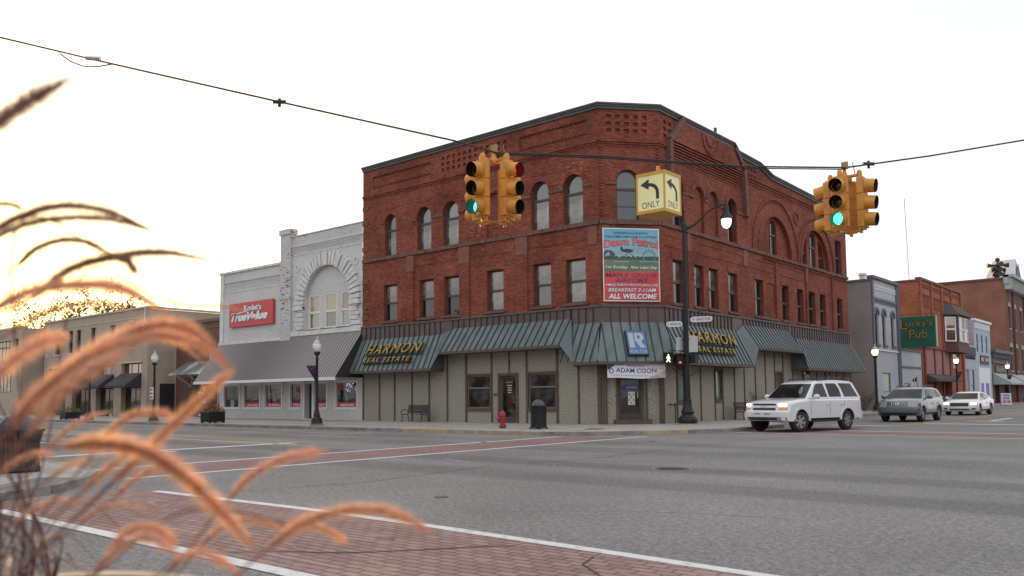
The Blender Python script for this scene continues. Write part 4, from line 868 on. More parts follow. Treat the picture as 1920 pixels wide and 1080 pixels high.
a.add(vs,fs); a.build('porch_roof',P('corrugated',(.42,.43,.44),.45,(.15,.16,.15),.5,metal=.3,detail=3,stretch=(1.2,1,1),lo=.45,hi=.52),HB)
for u in (-63.9,-62.0):
    a=M(); a.tube([fB(u,2.2,.08),fB(u,3.45,.08)],.05,6); a.tube([fB(u,3.4,.08),fB(u,3.4,1.5)],.05,6); a.tube([fB(u,2.3,.1),fB(u,2.75,.35),fB(u,3.3,1.3)],.045,6); a.build('bracket',wtrim,HB)
a=M(); a.box(-63.3,-62.5,34.9,35.3,2.2,2.6); a.build('notice_box',MATS['black_iron'],HB)
a=M()
for i,v in enumerate((1.95,1.6,1.25,.2)): a.fbox(fB,-62.9,-61.9,v,v+.14,.0,.05)
a.build('name_plates',wtrim,HB)
# ================================================================ TAN BLOCK
tan=P('tan_render',(.37,.30,.235),.9,(.32,.26,.205),1.2,bump=.15)
tanl=P('tan_stone',(.46,.41,.35),.85,(.40,.36,.31),2)
TB=empty('tan_building','long tan two-storey block with black awnings, left of the low brick shop','building',(-77,33,0))
fT=lambda u,v,d:(u,33-d,v)
bays=[(-86.2,-82.4),(-81.0,-77.2),(-76.0,-72.6),(-71.2,-67.7)]
ups=[(-85.0,-83.9),(-82.0,-81.1),(-80.3,-79.4),(-77.3,-76.2),(-73.5,-72.4),(-69.9,-68.8)]
a=M(); wall(a,fT,rect(-87.5,-66.75,-.6,9.05),[H(rect(p,q,-.3,4.6),.5) for p,q in bays]+[H(rect(p,q,5.9,8.0),.25) for p,q in ups])
a.quad((-66.75,33,-.6),(-66.75,60,-.6),(-66.75,60,9.0),(-66.75,33,9.0)); a.quad((-87.5,33,-.6),(-87.5,60,-.6),(-87.5,60,9),(-87.5,33,9)); a.build('wall',tan,TB)
a=M(); a.fbox(fT,-87.6,-66.7,9.05,9.2,-.5,.12); a.fbox(lambda u,v,d:(-66.75+d,u,v),33,60,9.05,9.2,-.3,.1); a.build('coping',tanl,TB)
a=M(); a.quad((-87.5,33.3,8.7),(-66.8,33.3,8.7),(-66.8,60,8.7),(-87.5,60,8.7)); a.build('roof',MATS['tar_roof'],TB)
a=M()
for p,q in bays: a.fbox(fT,p-.2,q+.2,4.6,4.75,-.02,.12); a.fbox(fT,p,p+.5,-.4,.35,-.5,.1); a.fbox(fT,q-.5,q,-.4,.35,-.5,.1)
for p,q in ups: a.fbox(fT,p-.1,q+.1,5.75,5.9,-.1,.1)
a.fbox(fT,-84.5,-67.5,7.2+1.1,8.38,-.01,.04); a.build('stone_trim',tanl,TB)
for p,q in ups: window(TB,fT,0,(p+q)/2,5.9,round(q-p,1),2.1,dep=.2,fm=winf,g=g_dark)
for p,q in bays:
    w=round(q-p,2); window(TB,fT,0,(p+q)/2,3.45,w,1.15,dep=.35,fm=winf,rail=0,mull=2,g=g_low)
    window(TB,fT,0,(p+q)/2,-.2,w,3.5,dep=.45,fm=winf,rail=0,mull=3,transom=2.6,g=g_flat)
    a=M(); a.add([fT(p-.1,3.75,.02),fT(q+.05,3.75,.02),fT(q+.05,2.75,1.35),fT(p-.1,2.75,1.35),fT(p-.1,2.55,1.35),fT(q+.05,2.55,1.35),fT(p-.1,2.55,.02),fT(q+.05,2.55,.02)],[(0,1,2,3),(3,2,5,4),(0,3,4,6),(1,2,5,7)]); a.build('awning',P('awning_black',(.03,.027,.03),.8),TB)
# side bay opening
fTs=lambda u,v,d:(-66.75+d,u,v)
a=M(); a.fbox(fTs,34.1,35.4,-.3,2.85,.0,.02); a.build('side_doorway',P('dark_void',(.02,.02,.022),.5),TB)
a=M()
for i,ch in enumerate('THE S'):
    if ch!=' ': text(a,ch,fT,-86.9,7.9-i*.55,.28,.36,.03,.03)
a.build('lettering',wtrim,TB)
a=M(); a.tube([fT(-66.9,6.6,.2),fT(-66.9,9.6,.2)],.03,6); a.build('conduit',wtrim,TB)
# ================================================================ FAR-LEFT BLOCK
LB=empty('tan_corner_building','tan building at the far left edge with a wide grouped upper window','building',(-95,32,0))
fF=lambda u,v,d:(u,31.2-d,v)
a=M(); wall(a,fF,rect(-118,-88.2,-.6,8.6),[H(rect(-95.5,-90.9,5.3,7.5),.25),H(rect(-89.9,-89.1,5.3,7.6),.25),H(rect(-96,-90.5,2.4,4.7),.3),H(rect(-104,-98,5.3,7.5),.25),H(rect(-104,-98,1,4.7),.3)])
a.quad((-88.2,31.2,-.6),(-88.2,50,-.6),(-88.2,50,8.6),(-88.2,31.2,8.6)); a.build('wall',tan,LB)
a=M(); a.fbox(fF,-118.1,-88.1,8.6,8.78,-.5,.12); a.fbox(fF,-118,-90.3,4.75,4.92,-.02,.12); a.fbox(fF,-95.7,-90.7,5.15,5.3,-.02,.12); a.fbox(fF,-90,-89,5.15,5.3,-.02,.12); a.build('stone_trim',tanl,LB)
window(LB,fF,0,-93.2,5.3,4.6,2.2,dep=.2,fm=winf,rail=.7,mull=4,g=g_sky); window(LB,fF,0,-89.5,5.3,.8,2.3,dep=.2,fm=winf,rail=.6); window(LB,fF,0,-93.25,2.4,5.5,2.3,dep=.25,fm=winf,rail=0,mull=5,g=g_sky); window(LB,fF,0,-101,5.3,6,2.2,dep=.2,fm=winf,rail=.7,mull=5); window(LB,fF,0,-101,1,6,3.7,dep=.25,fm=winf,rail=0,mull=5)
a=M(); a.quad((-118,31.4,8.2),(-88.3,31.4,8.2),(-88.3,50,8.2),(-118,50,8.2)); a.build('roof',MATS['tar_roof'],LB)
# ================================================================ BUILDINGS UP THE SIDE STREET
def simple(name,label,y0,y1,z,mat,depth=18,uv=True,holes=(),sidez=None,x=FX,cat='building',prof_=None,zb=-.1):
    r=empty(name,label,cat,(x,(y0+y1)/2,0)); fr=lambda u,v,d:(x+d,u,v)
    a=M(); wall(a,fr,prof_ or rect(y0,y1,zb,z),holes); 
    sz=sidez or z-.15
    a.quad((x,y0,zb),(x-depth,y0,zb),(x-depth,y0,sz),(x,y0,sz)); a.quad((x,y1,zb),(x-depth,y1,zb),(x-depth,y1,sz),(x,y1,sz)); a.quad((x-depth,y0,zb),(x-depth,y1,zb),(x-depth,y1,sz),(x-depth,y0,sz))
    a.build('wall',mat,r,uv=uv)
    a=M(); a.quad((x-.2,y0+.1,sz-.25),(x-.2,y1-.1,sz-.25),(x-depth+.1,y1-.1,sz-.25),(x-depth+.1,y0+.1,sz-.25)); a.build('roof',MATS['tar_roof'],r)
    return r,fr
# grey building: side wall is grey-brown brick, front pale blue-grey
gside=BRICK('grey_painted_brick',(.28,.275,.27),(.25,.245,.24),(.19,.185,.18),big=.1,bump=.8)
gfront=BRICK('pale_grey_brick',(.44,.46,.49),(.41,.43,.46),(.33,.34,.37),big=.06)
gdk=P('slate_trim',(.10,.11,.14),.7)
GB,fG=simple('grey_building','narrow grey brick building with three tall arched windows, just past the red corner building',67.2,73.8,10.6,gfront,holes=[H(arch(p,q,5.3,8.05),.25) for p,q in ((67.9,68.75),(69.7,70.6),(72.0,72.9))]+[H(rect(69.2,71.3,1.55,3.1),.15)],sidez=10.25)
a=M(); a.quad((FX-.01,67.19,-.1),(FX-18,67.19,-.1),(FX-18,67.19,9.6),(FX-.01,67.19,10.3)); a.build('side_wall',gside,GB,uv=True)
a=M(); a.fbox(fG,67.15,73.85,10.4,10.62,-.3,.22); a.box(FX-18,FX,67.1,67.4,10.2,10.36); a.fbox(fG,67.2,67.6,-.1,10.4,-.02,.1); a.fbox(fG,73.5,73.85,-.1,10.4,-.02,.12); a.fbox(fG,67.5,73.6,8.75,8.95,-.02,.12); a.fbox(fG,67.5,73.6,8.55,8.68,-.02,.05)
for p,q in ((67.9,68.75),(69.7,70.6),(72.0,72.9)): a.prism(fG,ring((p+q)/2,8.05-(q-p)/2,(q-p)/2,(q-p)/2+.18,0,PI,12),-.02,.08); a.fbox(fG,p-.1,q+.1,5.12,5.3,-.02,.12)
a.build('trim',gdk,GB)
a=M()
for i in range(22): 
    for v in (9.6,9.82): a.fbox(fG,67.75+i*.265,67.88+i*.265,v,v+.13,-.01,.07)
a.fbox(fG,67.5,73.6,5.0-.2,5.0-.1,-.02,.1); a.build('dentils',wtrim,GB)
for p,q in ((67.9,68.75),(69.7,70.6),(72.0,72.9)): window(GB,fG,PI/2,(p+q)/2,5.3,.85,2.75,dep=.2,arched=True,rail=.5,fm=P('frame_maroon',(.04,.02,.022),.6))
window(GB,fG,PI/2,70.25,1.55,2.1,1.55,dep=.1,rail=0,fm=gdk,g=g_teal)
a=M(); a.tube([fG(73.9,.1,.1),fG(73.9,10.3,.1)],.09,8); a.tube([fG(73.9,10.3,.1),fG(74.0,10.6,.1)],.11,8); a.build('downpipe',gdk,GB)
a=M(); a.lathe([(.28,0),(.28,1.0),(.36,1.02),(.36,1.2),(.3,1.22)],(-22.3,71.6,10.2),14); a.build('flue',P('flue_white',(.55,.56,.58),.5),GB)
# grey ground-floor annex
GA,fA=simple('low_grey_shop','one-storey pale grey shopfront under the green hanging sign',74.0,80.6,5.1,gfront,holes=[H(rect(75.2,76.8,1.1,2.3),.2),H(rect(77.6,79.4,1.6,3.0),.15)],sidez=5.0)
a=M(); a.fbox(fA,74.0,80.6,3.6,3.75,-.02,.08); a.fbox(fA,74,80.6,5.05,5.2,-.3,.1); a.build('trim',gdk,GA)
window(GA,fA,PI/2,78.5,1.6,1.8,1.4,dep=.1,rail=0,mull=1,fm=wtrim,g=g_dark); window(GA,fA,PI/2,76,1.1,1.6,1.2,dep=.1,rail=0,fm=gdk)
# pub building, orange-red brick
obrick=BRICK('orange_brick',(.36,.115,.06),(.27,.08,.045),(.20,.12,.09),big=.25,bump=.6,patch=(.40,.20,.12),pth=.70)
PB,fP=simple('pub_building','orange brick building with corbelled parapet, bay window and faded pink panels','' or 81.0,96.8,11.75,obrick,depth=16,holes=[H(arch(82.9,83.8,7.6,8.6),.2),H(rect(92.3,94.0,3.9,5.6),.2),H(rect(82.0,90.5,.3,2.6),.6,True)],sidez=11.6)
a=M(); a.fbox(fP,80.9,96.9,11.7,11.9,-.3,.16); a.box(FX-16,FX,80.9,81.1,11.55,11.72); a.build('coping',P('coping_red',(.16,.05,.045),.7),PB)
a=M()
for i in range(40): a.fbox(fP,81.5+i*.37,81.68+i*.37,9.3,10.2,-.02,.07)
for v in (10.3,10.42,11.1,11.3): a.fbox(fP,81,96.8,v,v+.06,-.02,.09)
for u in (81.0,84.7,88.4,92.2,96.2): a.fbox(fP,u,u+.45,5.6,11.7,-.02,.12)
a.fbox(fP,96.1,96.8,0,11.7,-.02,.15); a.build('brick_trim',obrick,PB,uv=True)
pk=P('faded_pink_panel',(.32,.155,.155),.85,(.27,.13,.13),1.3)
a=M()
for u in (82.2,85.1,88.0): a.fbox(fP,u,u+2.6,3.2,5.5,-.02,.05)
a.build('panel',pk,PB)
a=M(); 
for u in (81.4,84.85,87.75,90.65): a.fbox(fP,u,u+.3,0,5.6,-.02,.14)
a.fbox(fP,81.4,91,5.5,5.7,-.02,.2); a.build('panel_frame',P('oxide_red',(.17,.045,.035),.8),PB)
a=M(); a.add([fP(81.8,3.15,.1),fP(91.2,3.15,.1),fP(91.2,2.7,1.0),fP(81.8,2.7,1.0),fP(81.8,2.5,1.0),fP(91.2,2.5,1.0),fP(81.8,2.5,.1),fP(91.2,2.5,.1)],[(0,1,2,3),(3,2,5,4),(0,3,4,6),(1,2,5,7),(6,4,5,7)]); a.build('shingle_awning',P('shingle',(.07,.06,.055),.9),PB)
a=M(); a.fbox(fP,81.8,91.2,-.1,1.2,-.1,.3); a.build('stall_riser',P('dark_brown',(.05,.035,.03),.8),PB)
# bay window
yb0,yb1=88.6,95.6; bayp=[(FX,yb0),(FX+1.1,yb0+1.2),(FX+1.1,yb1-1.2),(FX,yb1)]
a=M(); a.prism(xy,bayp,6.3,9.0,0); a.prism(xy,[(p[0]*.0+p[0],p[1]) for p in bayp],5.4,6.3,1); BW=a.build('bay',[P('bay_maroon',(.06,.025,.025),.6),P('bay_base',(.09,.03,.028),.7)],PB); ORG[BW.name]=ORG[PB.name]
a=M(); q=[(FX,yb0-.3,9.0),(FX+1.4,yb0+1.0,9.0),(FX+1.4,yb1-1.0,9.0),(FX,yb1+.3,9.0)]; t=[(FX,yb0+.5,10.1),(FX+.5,yb0+1.5,10.1),(FX+.5,yb1-1.5,10.1),(FX,yb1-.5,10.1)]; a.add(q+t,[(0,1,2,3),(4,5,6,7),(0,1,5,4),(1,2,6,5),(2,3,7,6)]); a.build('bay_roof',MATS['shingle'],BW)
ba=math.atan2(1.2,1.1); fb1=frame(FX,yb0,ba); fb2=frame(FX+1.1,yb0+1.2,PI/2)
window(PB,fb1,ba,.81,6.4,1.15,2.4,dep=-.03,fm=wtrim,g=g_low,fw=.12)
for u in (1.1,3.1): window(PB,fb2,PI/2,u,6.4,1.6,2.4,dep=-.03,fm=wtrim,g=g_low,fw=.12)
window(PB,fP,PI/2,93.15,3.9,1.6,1.7,dep=.1,fm=wtrim); a=M(); a.tube([(-21.5,82.5,11.6),(-21.6,82.4,19.5)],.025,5); a.build('antenna',gdk,PB)
# green hanging sign (flat board at right angles to the street)
r=empty('hanging_sign','dark green double-sided pub sign with gilt lettering projecting over the pavement','sign',(-19.3,75,5.2))
fh=lambda u,v,d:(u+.85,75-d,v-.14)
a=M(); a.fbox(fh,-21.35,-18.5,5.4,7.95,-.15,.15); a.build('board',P('sign_green',(.004,.10,.06),.5,(.004,.075,.05),1.5),r)
a=M(); a.fbox(fh,-18.5,-18.42,5.42,7.93,-.12,.12); a.build('edge_strip',P('edge_cream',(.5,.45,.25),.6),r)
GD=P('dull_gilt',(.26,.17,.035),.6)
for off_,mt,d_ in ((.03,blk,.16),(.0,GD,.19)):
    a=M(); text(a,'L',fh,-21.2,6.95,.5,.8,d_,.04,off=off_); text(a,"ucky's",fh,-20.72,7.0,2.0,.62,d_,.04,off=off_); text(a,'Pub',fh,-20.5,6.15,1.35,.72,d_,.04,off=off_); a.build('lettering' if mt is GD else 'letter_backing',mt,r)
a=M(); a.tube([(-20.6,75,8.06),(-17.5,75,8.01)],.03,6); a.tube([(-20.3,75,7.8),(-20.3,75,8.06)],.02,6); a.tube([(-18.3,75,7.8),(-18.3,75,8.06)],.02,6); a.build('bracket',MATS['black_iron'],r)
# light blue pair
bl1=P('pale_blue_paint',(.36,.42,.48),.8,(.32,.38,.44),2); lav=BRICK('lavender_brick',(.44,.42,.48),(.41,.39,.45),(.34,.33,.38),big=.05)
B1,f1=simple('pale_blue_shop','one-storey pale blue shopfront with dark zigzag cornice beside the orange brick building',96.9,102.0,6.5,bl1,depth=14,uv=False,holes=[H(rect(97.6,99.1,.2,3.9),.2,True),H(rect(99.7,101.4,.2,3.9),.2)])
a=M(); a.fbox(f1,96.9,102,5.5,6.3,-.02,.15)
for i in range(10): a.prism(f1,[(97.0+i*.5,5.5),(97.5+i*.5,5.5),(97.25+i*.5,5.0)],0,.12)
a.build('zigzag_cornice',P('dark_cornice',(.07,.06,.065),.8),B1); window(B1,f1,PI/2,100.55,.2,1.7,3.7,dep=.1,rail=.55,fm=gdk)
B2,f2=simple('blue_building','two-storey light blue building with lavender side wall and white panelled shopfront',102.1,110.6,9.5,bl1,depth=14,uv=False,holes=[H(rect(p,p+.8,5.9,7.9),.15) for p in (103.3,105.7,108.1)],sidez=9.0)
a=M(); a.quad((FX-.01,102.05,0),(FX-14,102.05,0),(FX-14,102.05,9.3),(FX-.01,102.05,9.35)); a.build('side_wall',lav,B2,uv=True)
a=M()
for i in range(14): a.fbox(f2,102.4+i*.57,102.7+i*.57,8.5,9.2,-.02,.1)
a.fbox(f2,102,110.7,9.3,9.55,-.2,.2); a.build('corbels',wtrim,B2)
for p in (103.3,105.7,108.1): window(B2,f2,PI/2,p+.4,5.9,.8,2,dep=.1,fm=P('frame_blue',(.12,.2,.35),.6),g=g_low)
a=M(); a.fbox(f2,103.5,109.4,.2,4.2,-.02,.06); a.build('white_panel',wtrim,B2)
for q_ in ((104.3,105.6),(106.8,108.4)): a=M(); a.fbox(f2,*q_,.9,2.5,.06,.08); a.build('window_poster',P('poster_violet',(.30,.16,.42),.6,(.1,.12,.35),2,lo=.45,hi=.5),B2)
a=M(); a.fbox(f2,104.6,109.0,4.6,5.6,.02,.08); 
for k_,u_ in enumerate((104.85,105.3,105.75,107.3,107.75,108.2)): a.prism(f2,ring(u_+.2,5.15,.09,.19,.5*k_,.5*k_+5.2,10),.09,.095,1)
a.fbox(f2,106.35,107.05,4.65,5.55,.085,.095,2)
a.build('name_board',[P('board_black',(.03,.02,.025),.6),wh,P('board_red',(.2,.03,.03),.6)],B2)
# brown storefront with awning, big brick block
B3,f3=simple('brown_shop','one-storey brown shop with pale awning beside the tall brown brick block',110.7,121.2,6.4,P('brown_paint',(.13,.075,.06),.8),depth=13,uv=False,holes=[H(rect(112,114.5,.2,2.9),.4,True),H(rect(115.5,120,.2,2.9),.4,True)])
a=M(); a.fbox(f3,110.6,121.3,6.1,6.5,-.2,.5); a.fbox(f3,110.7,121.2,4.9,5.1,-.02,.2)
for i in range(16): a.fbox(f3,110.9+i*.65,111.15+i*.65,5.5,6.1,-.02,.3)
a.build('bracket_cornice',P('cornice_slate',(.10,.11,.12),.7),B3)
a=M(); a.fbox(f3,112.5,118.5,3.8,4.6,.02,.1); [a.prism(f3,ring(113.1+.48*k_+(.25 if k_>3 else 0),4.2,.1,.2,.7*k_,.7*k_+4.6,8),.11,.115,1) for k_ in range(11)]; a.build('name_board',[P('board_green',(.03,.06,.045),.6),P('board_gilt',(.4,.36,.2),.6)],B3)
for s,e in ((110.9,119.8),(121.5,131)):
    a=M(); a.add([f3(s,3.7,.05),f3(e,3.7,.05),f3(e,2.6,1.9),f3(s,2.6,1.9),f3(s,2.35,1.9),f3(e,2.35,1.9),f3(s,2.35,.05),f3(e,2.35,.05)],[(0,1,2,3),(3,2,5,4),(0,3,4,6),(1,2,5,7)]); ao=a.build('awning',P('awning_grey',(.30,.34,.33),.8,(.36,.40,.39),2),B3 if s<120 else None)
    if s>120: aw2=ao
B5b=BRICK('brown_red_brick',(.27,.105,.07),(.205,.08,.055),(.24,.17,.14),big=.2,bump=.5)
B5f=BRICK('brown_brick_front',(.15,.07,.055),(.12,.055,.045),(.16,.11,.09),big=.15)
B4,f4=simple('brick_block','tall brown brick block with white bracketed cornice at the right edge, roof siren on top',121.3,150,16.0,B5f,depth=9,holes=[H(rect(p,p+1.0,9.6,12.4),.25) for p in (122.6,126.4,130.6,134.8,139)]+[H(rect(p,p+1.0,4.2,7.2),.25) for p in (122.6,126.4,130.6,134.8,139)],sidez=15.9)
a=M(); a.quad((FX-.01,121.28,0),(FX-9,121.28,0),(FX-9,121.28,15.75),(FX-.01,121.28,16.0)); a.build('side_wall',B5b,B4,uv=True)
a=M(); a.box(FX-9,FX,121.1,121.5,15.8,16.05); a.build('coping',MATS['coping_red'],B4)
for p in (122.6,126.4,130.6,134.8,139):
    window(B4,f4,PI/2,p+.5,9.6,1.0,2.8,dep=.15,fm=gdk,arched=False); window(B4,f4,PI/2,p+.5,4.2,1.0,3.0,dep=.15,fm=gdk)
for p in (122.6,126.4,130.6,134.8,139):
    for v in (12.4,7.2): a=M(); a.prism(f4,[(p-.15,v),(p+1.15,v),(p+1.0,v+.35),(p+.5,v+.6),(p,v+.35)],-.02,.12); a.build('window_head',P('cream_stone',(.34,.35,.36),.8),B4)
for p in (122.6,126.4,130.6,134.8,139):
    for v in (9.45,4.05): a=M(); a.fbox(f4,p-.1,p+1.1,v,v+.15,-.02,.12); a.build('window_sill',MATS['cream_stone'],B4)
a=M(); a.fbox(f4,121.0,150,15.2,16.3,-.1,.5); a.fbox(f4,121.0,150,16.0,16.35,-.1,1.0)
for i in range(34): a.fbox(f4,121.2+i*.85,121.5+i*.85,14.5,15.9,-.02,.75)
a.build('bracket_cornice',P('cornice_cream',(.36,.37,.37),.8),B4)
aw2.parent=B4; aw2.location=-ORG[B4.name]
a=M()
for u in (125.4,133.5): a=M(); a.fbox(f4,u,u+.35,0,14.5,-.02,.2); a.build('pier',B5f,B4,uv=True)
a=M(); a.add([f4(125.5,16.3,.4),f4(131.5,16.3,.4),f4(128.5,19.2,.2),f4(125.5,16.3,-3),f4(131.5,16.3,-3),f4(128.5,19.2,-2.5)],[(0,1,2),(3,4,5),(0,2,5,3),(1,2,5,4)]); a.prism(f4,[(126.8,16.6),(130.4,16.6),(128.6,18.6)],.42,.46,1); a.build('gable_ornament',[P('cream_paint',(.5,.5,.48),.8),P('gable_blue',(.08,.14,.26),.7)],B4)
# roof siren: stacked horn mouths round a mast
r=empty('roof_siren','black multi-horn warning siren on a mast on the tall brick block roof','siren',(-21.1,119.9+2,15.7))
a=M(); a.tube([(-21.1,121.9,15.6),(-21.1,121.9,18.3)],.12,8); a.build('mast',MATS['black_iron'],r)
for k_,z_ in enumerate((16.5,17.1,17.7)):
    a=M()
    for i in range(4):
        t=PI/2*i+.5; L_=(.75,.85,1.25)[k_]; c=Vector((-21.1,121.9,z_)); dv=Vector((cos(t),sin(t),0)); a.tube([c+dv*.1,c+dv*L_*.6,c+dv*L_],[.1,.17,.33],10)
    a.ball((-21.1,121.9,z_),.32,8,5); a.build('horn_cluster',MATS['black_iron'],r)
a=M(); a.ball((-21.1,121.9,18.4),.3,8,5); a.build('cap',MATS['black_iron'],r)
# the other corners of the junction (beside and behind the viewpoint): they shade the street and show in the glass
def block(name,label,x0,x1,y0,y1,z,mat,front):
    r=empty(name,label,'building',((x0+x1)/2,(y0+y1)/2,0)); a=M()
    for (fr,l) in ((frame(x0,y1,0) if 0 else frame(x1,y1,PI),x1-x0),(frame(x0,y1,-PI/2),y1-y0),(frame(x0,y0,0),x1-x0),(frame(x1,y0,PI/2),y1-y0)):
        n=max(1,int(l/3.2)); hs=[]
        for i in range(n):
            u=(i+.5)*l/n; hs.append(H(rect(u-.55,u+.55,z*.58,z*.58+1.9),.25,True,1)); hs.append(H(rect(u-1.1,u+1.1,.5,2.9),.25,True,1))
        wall(a,fr,rect(0,l,0,z),hs); 
    a.build('wall',[mat,g_dark],r,uv=True)
    a=M(); a.prism(xy,rect(x0+.2,x1-.2,y0+.2,y1-.2),z-.3,z-.25); a.build('roof',MATS['tar_roof'],r)
    a=M(); 
    for q in ((x0-.15,x1+.15,y1-.3,y1+.15),(x0-.15,x1+.15,y0-.15,y0+.3),(x0-.15,x0+.3,y0+.3,y1-.3),(x1-.3,x1+.15,y0+.3,y1-.3)): a.box(*q,z,z+.25)
    a.build('cornice',corn,r)
block('shop_block','two-storey brick shops on the corner across the wide street, out of frame left',-78,-24,-14,2.2,8.6,dbrick,0)
block('shop_block','orange brick shops across the side street, out of frame right',8,24,38,96,9.6,obrick,0)
block('shop_block','brick shops behind the viewpoint, out of frame',9,40,-26,-7,8.5,obrick,0)

# ================================================================ STREET FURNITURE
iblk=P('black_paint',(.014,.015,.018),.5,spec=.35)
frost=P('frosted_globe',(.70,.70,.68),.35)
lit=P('lit_globe',(.8,.7,.5),.4,emit=(1,.80,.48),es=1.25)
def flagcloth(m_,c,s=1,w=.5,h=.75):
    """small triangular pennant, blue starred field over stripes"""
    a=m_; f=lambda u,v,d:(c[0]+u*s*.75,c[1]+u*s*.65+.02*sin(v*9),c[2]+v)
    a.prism(f,[(0,0),(0,-h),(w*.08,-h),(w,0)],0,.006,0)
    for i in range(3): a.prism(f,[(w*.1,-.05-.24*i-.08),(w*(.85-.3*i),-.05-.24*i),(w*(.82-.3*i),-.1-.24*i),(w*.1,-.05-.24*i-.14)],-.004,.010,1)
    for i in range(7): x=.05+.06*(i%4); y=-.08-.11*(i//2); a.prism(f,[(x,y),(x+.03,y),(x+.015,y+.035)],-.005,.012,2)
fb_=P('pennant_blue',(.03,.035,.13),.8); fr_=P('pennant_red',(.38,.04,.05),.8); fw_=P('pennant_white',(.55,.55,.58),.8)
def small_lamp(loc,label,on,flag=0,group='acorn street lamps'):
    r=empty('street_lamp',label,'street lamp',(0,0,0),group=group); 
    a=M(); a.lathe([(.33,0),(.33,.10)],n=20); a.build('footing',kerbm,r)
    a=M(); a.lathe([(.30,.09),(.30,.14),(.27,.20),(.26,.34),(.20,.40),(.15,.46),(.17,.50),(.13,.62),(.10,.80),(.085,.95)],n=16); a.build('base',iblk,r,smooth=40)
    a=M(); a.lathe([(.085,.95),(.07,1.2),(.058,3.3),(.08,3.34),(.06,3.40),(.055,3.50),(.12,3.56),(.15,3.62),(.15,3.66),(.11,3.70)],n=16,fl=.08); a.build('post',iblk,r,smooth=50)
    a=M(); a.lathe([(.11,3.68),(.17,3.78),(.215,3.90),(.22,4.0),(.19,4.09)],n=20); a.build('globe',lit if on else frost,r,smooth=60)
    a=M(); a.lathe([(.20,4.085),(.19,4.12),(.14,4.18),(.10,4.26),(.045,4.30),(.04,4.34),(.055,4.38),(.03,4.43),(.005,4.5)],n=20); a.build('cap',P('globe_cap',(.45,.45,.44),.4) ,r,smooth=60)
    if flag:
        a=M(); a.tube([(0,0,3.0),(flag*.42,flag*.36,3.0)],.012,6); a.build('pennant_arm',iblk,r)
        a=M(); flagcloth(a,(flag*.03,flag*.03,2.98),flag); a.build('pennant',[fb_,fr_,fw_],r)
    r.location=loc; return r
small_lamp((-34.63,25.85,.15),'unlit acorn street lamp with pennant in front of the white hardware store',False,-1)
small_lamp((-51.1,25.75,.15),'unlit acorn street lamp carrying a white parking plate, in front of the tan block',False,0)
small_lamp((-60.3,25.75,.15),'acorn street lamp at far left, mostly hidden behind the orange grass plumes',False,0)
L1=small_lamp((-19.1,63.55,.15),'lit acorn street lamp without pennant in front of the grey building',True,0)
L2=small_lamp((-19.1,88.0,.15),'lit acorn street lamp with pennant in front of the orange brick building',True,1)
L3_=small_lamp((-19.1,113.0,.15),'lit acorn street lamp with pennant by the brown shop, farthest right',True,1)
for q in (L1,L2,L3_): q.scale=(1.08,1.08,1.10)
a=M(); w=a.box(-51.35,-50.95,25.6,25.64,1.55,2.3); o=a.build('parking_sign',wtrim); 
b_=M(); 
for i in range(3): b_.box(-51.3,-51.0,25.592,25.6,1.62+i*.24,1.74+i*.24)
ro=empty('parking_sign','white parking plate strapped to the lamp post in front of the tan block','sign',(0,0,0)); o.parent=ro; o.name='plate'; b_.build('lettering',P('sign_red',(.5,.02,.03),.5),ro)
# ---------------- big corner pole
bp=Vector((-18.68,34.55,0)); r=empty('street_light','tall black street light with curved arm, lit lamp, crossing signals and street name plates','street light',(bp.x,bp.y,.15))
c=(bp.x,bp.y,.15)
a=M(); a.lathe([(.44,-.02),(.44,.05)],c,22); a.build('footing',P('footing_pale',(.35,.32,.27),.9),r)
a=M(); a.lathe([(.40,.05),(.42,.16),(.42,.26),(.37,.34),(.27,.42),(.25,.47),(.29,.53),(.30,.58),(.25,.66),(.21,.78),(.19,.98),(.18,1.10),(.20,1.13),(.17,1.16)],c,16,fl=.03); a.build('base',iblk,r,smooth=35)
top=Vector((-18.40,34.1,9.15))
a=M(); a.tube([(bp.x,bp.y,1.3),(bp.x+.06,bp.y-.1,4.3),(top.x,top.y,9.2)],[.15,.125,.085],16)
a.lathe([(.165,0),(.165,.08)],(bp.x,bp.y,3.0),14); a.lathe([(.15,0),(.15,.12)],(bp.x+.05,bp.y-.1,4.0),14); a.build('pole',iblk,r,smooth=40)
a=M(); a.lathe([(.11,-.2),(.12,.1),(.08,.2),(.05,.3),(.08,.38),(.05,.46),(.045,.7),(.07,.74),(.02,.9),(.005,1.05)],top,12); a.build('finial',iblk,r,smooth=40)
tip=Vector((-16.86,35.25,10.2)); dv=tip-top
arm=[top+Vector((dv.x*t,dv.y*t,z)) for t,z in ((0,-.05),(.12,.0),(.25,.12),(.4,.38),(.55,.66),(.7,.86),(.85,.97),(1,1.03))]
a=M(); a.tube(arm,[.075,.07,.06,.052,.047,.045,.042,.04],10); a.tube([top+Vector((0,0,-.25)),top+Vector((dv.x*.12,dv.y*.12,.0))],.04,8); a.lathe([(.13,-.16),(.14,.12)],top,12); a.build('arm',iblk,r,smooth=50)
tc=arm[-1]
a=M(); a.lathe([(.01,.42),(.035,.3),(.02,.22),(.05,.12),(.07,.02),(.11,-.06),(.12,-.3),(.14,-.4),(.20,-.5),(.27,-.60),(.28,-.68),(.22,-.69)],tc,18); lh=a.build('lamp_head',iblk,r,smooth=40); ORG[lh.name]=Vector(ORG[r.name])
a=M(); a.lathe([(.22,-.68),(.23,-.78),(.20,-.95),(.13,-1.07),(.02,-1.12)],tc,18); a.build('globe',P('lamp_bright',(.8,.8,.75),.4,emit=(1,.98,.90),es=1.7),lh,smooth=60)
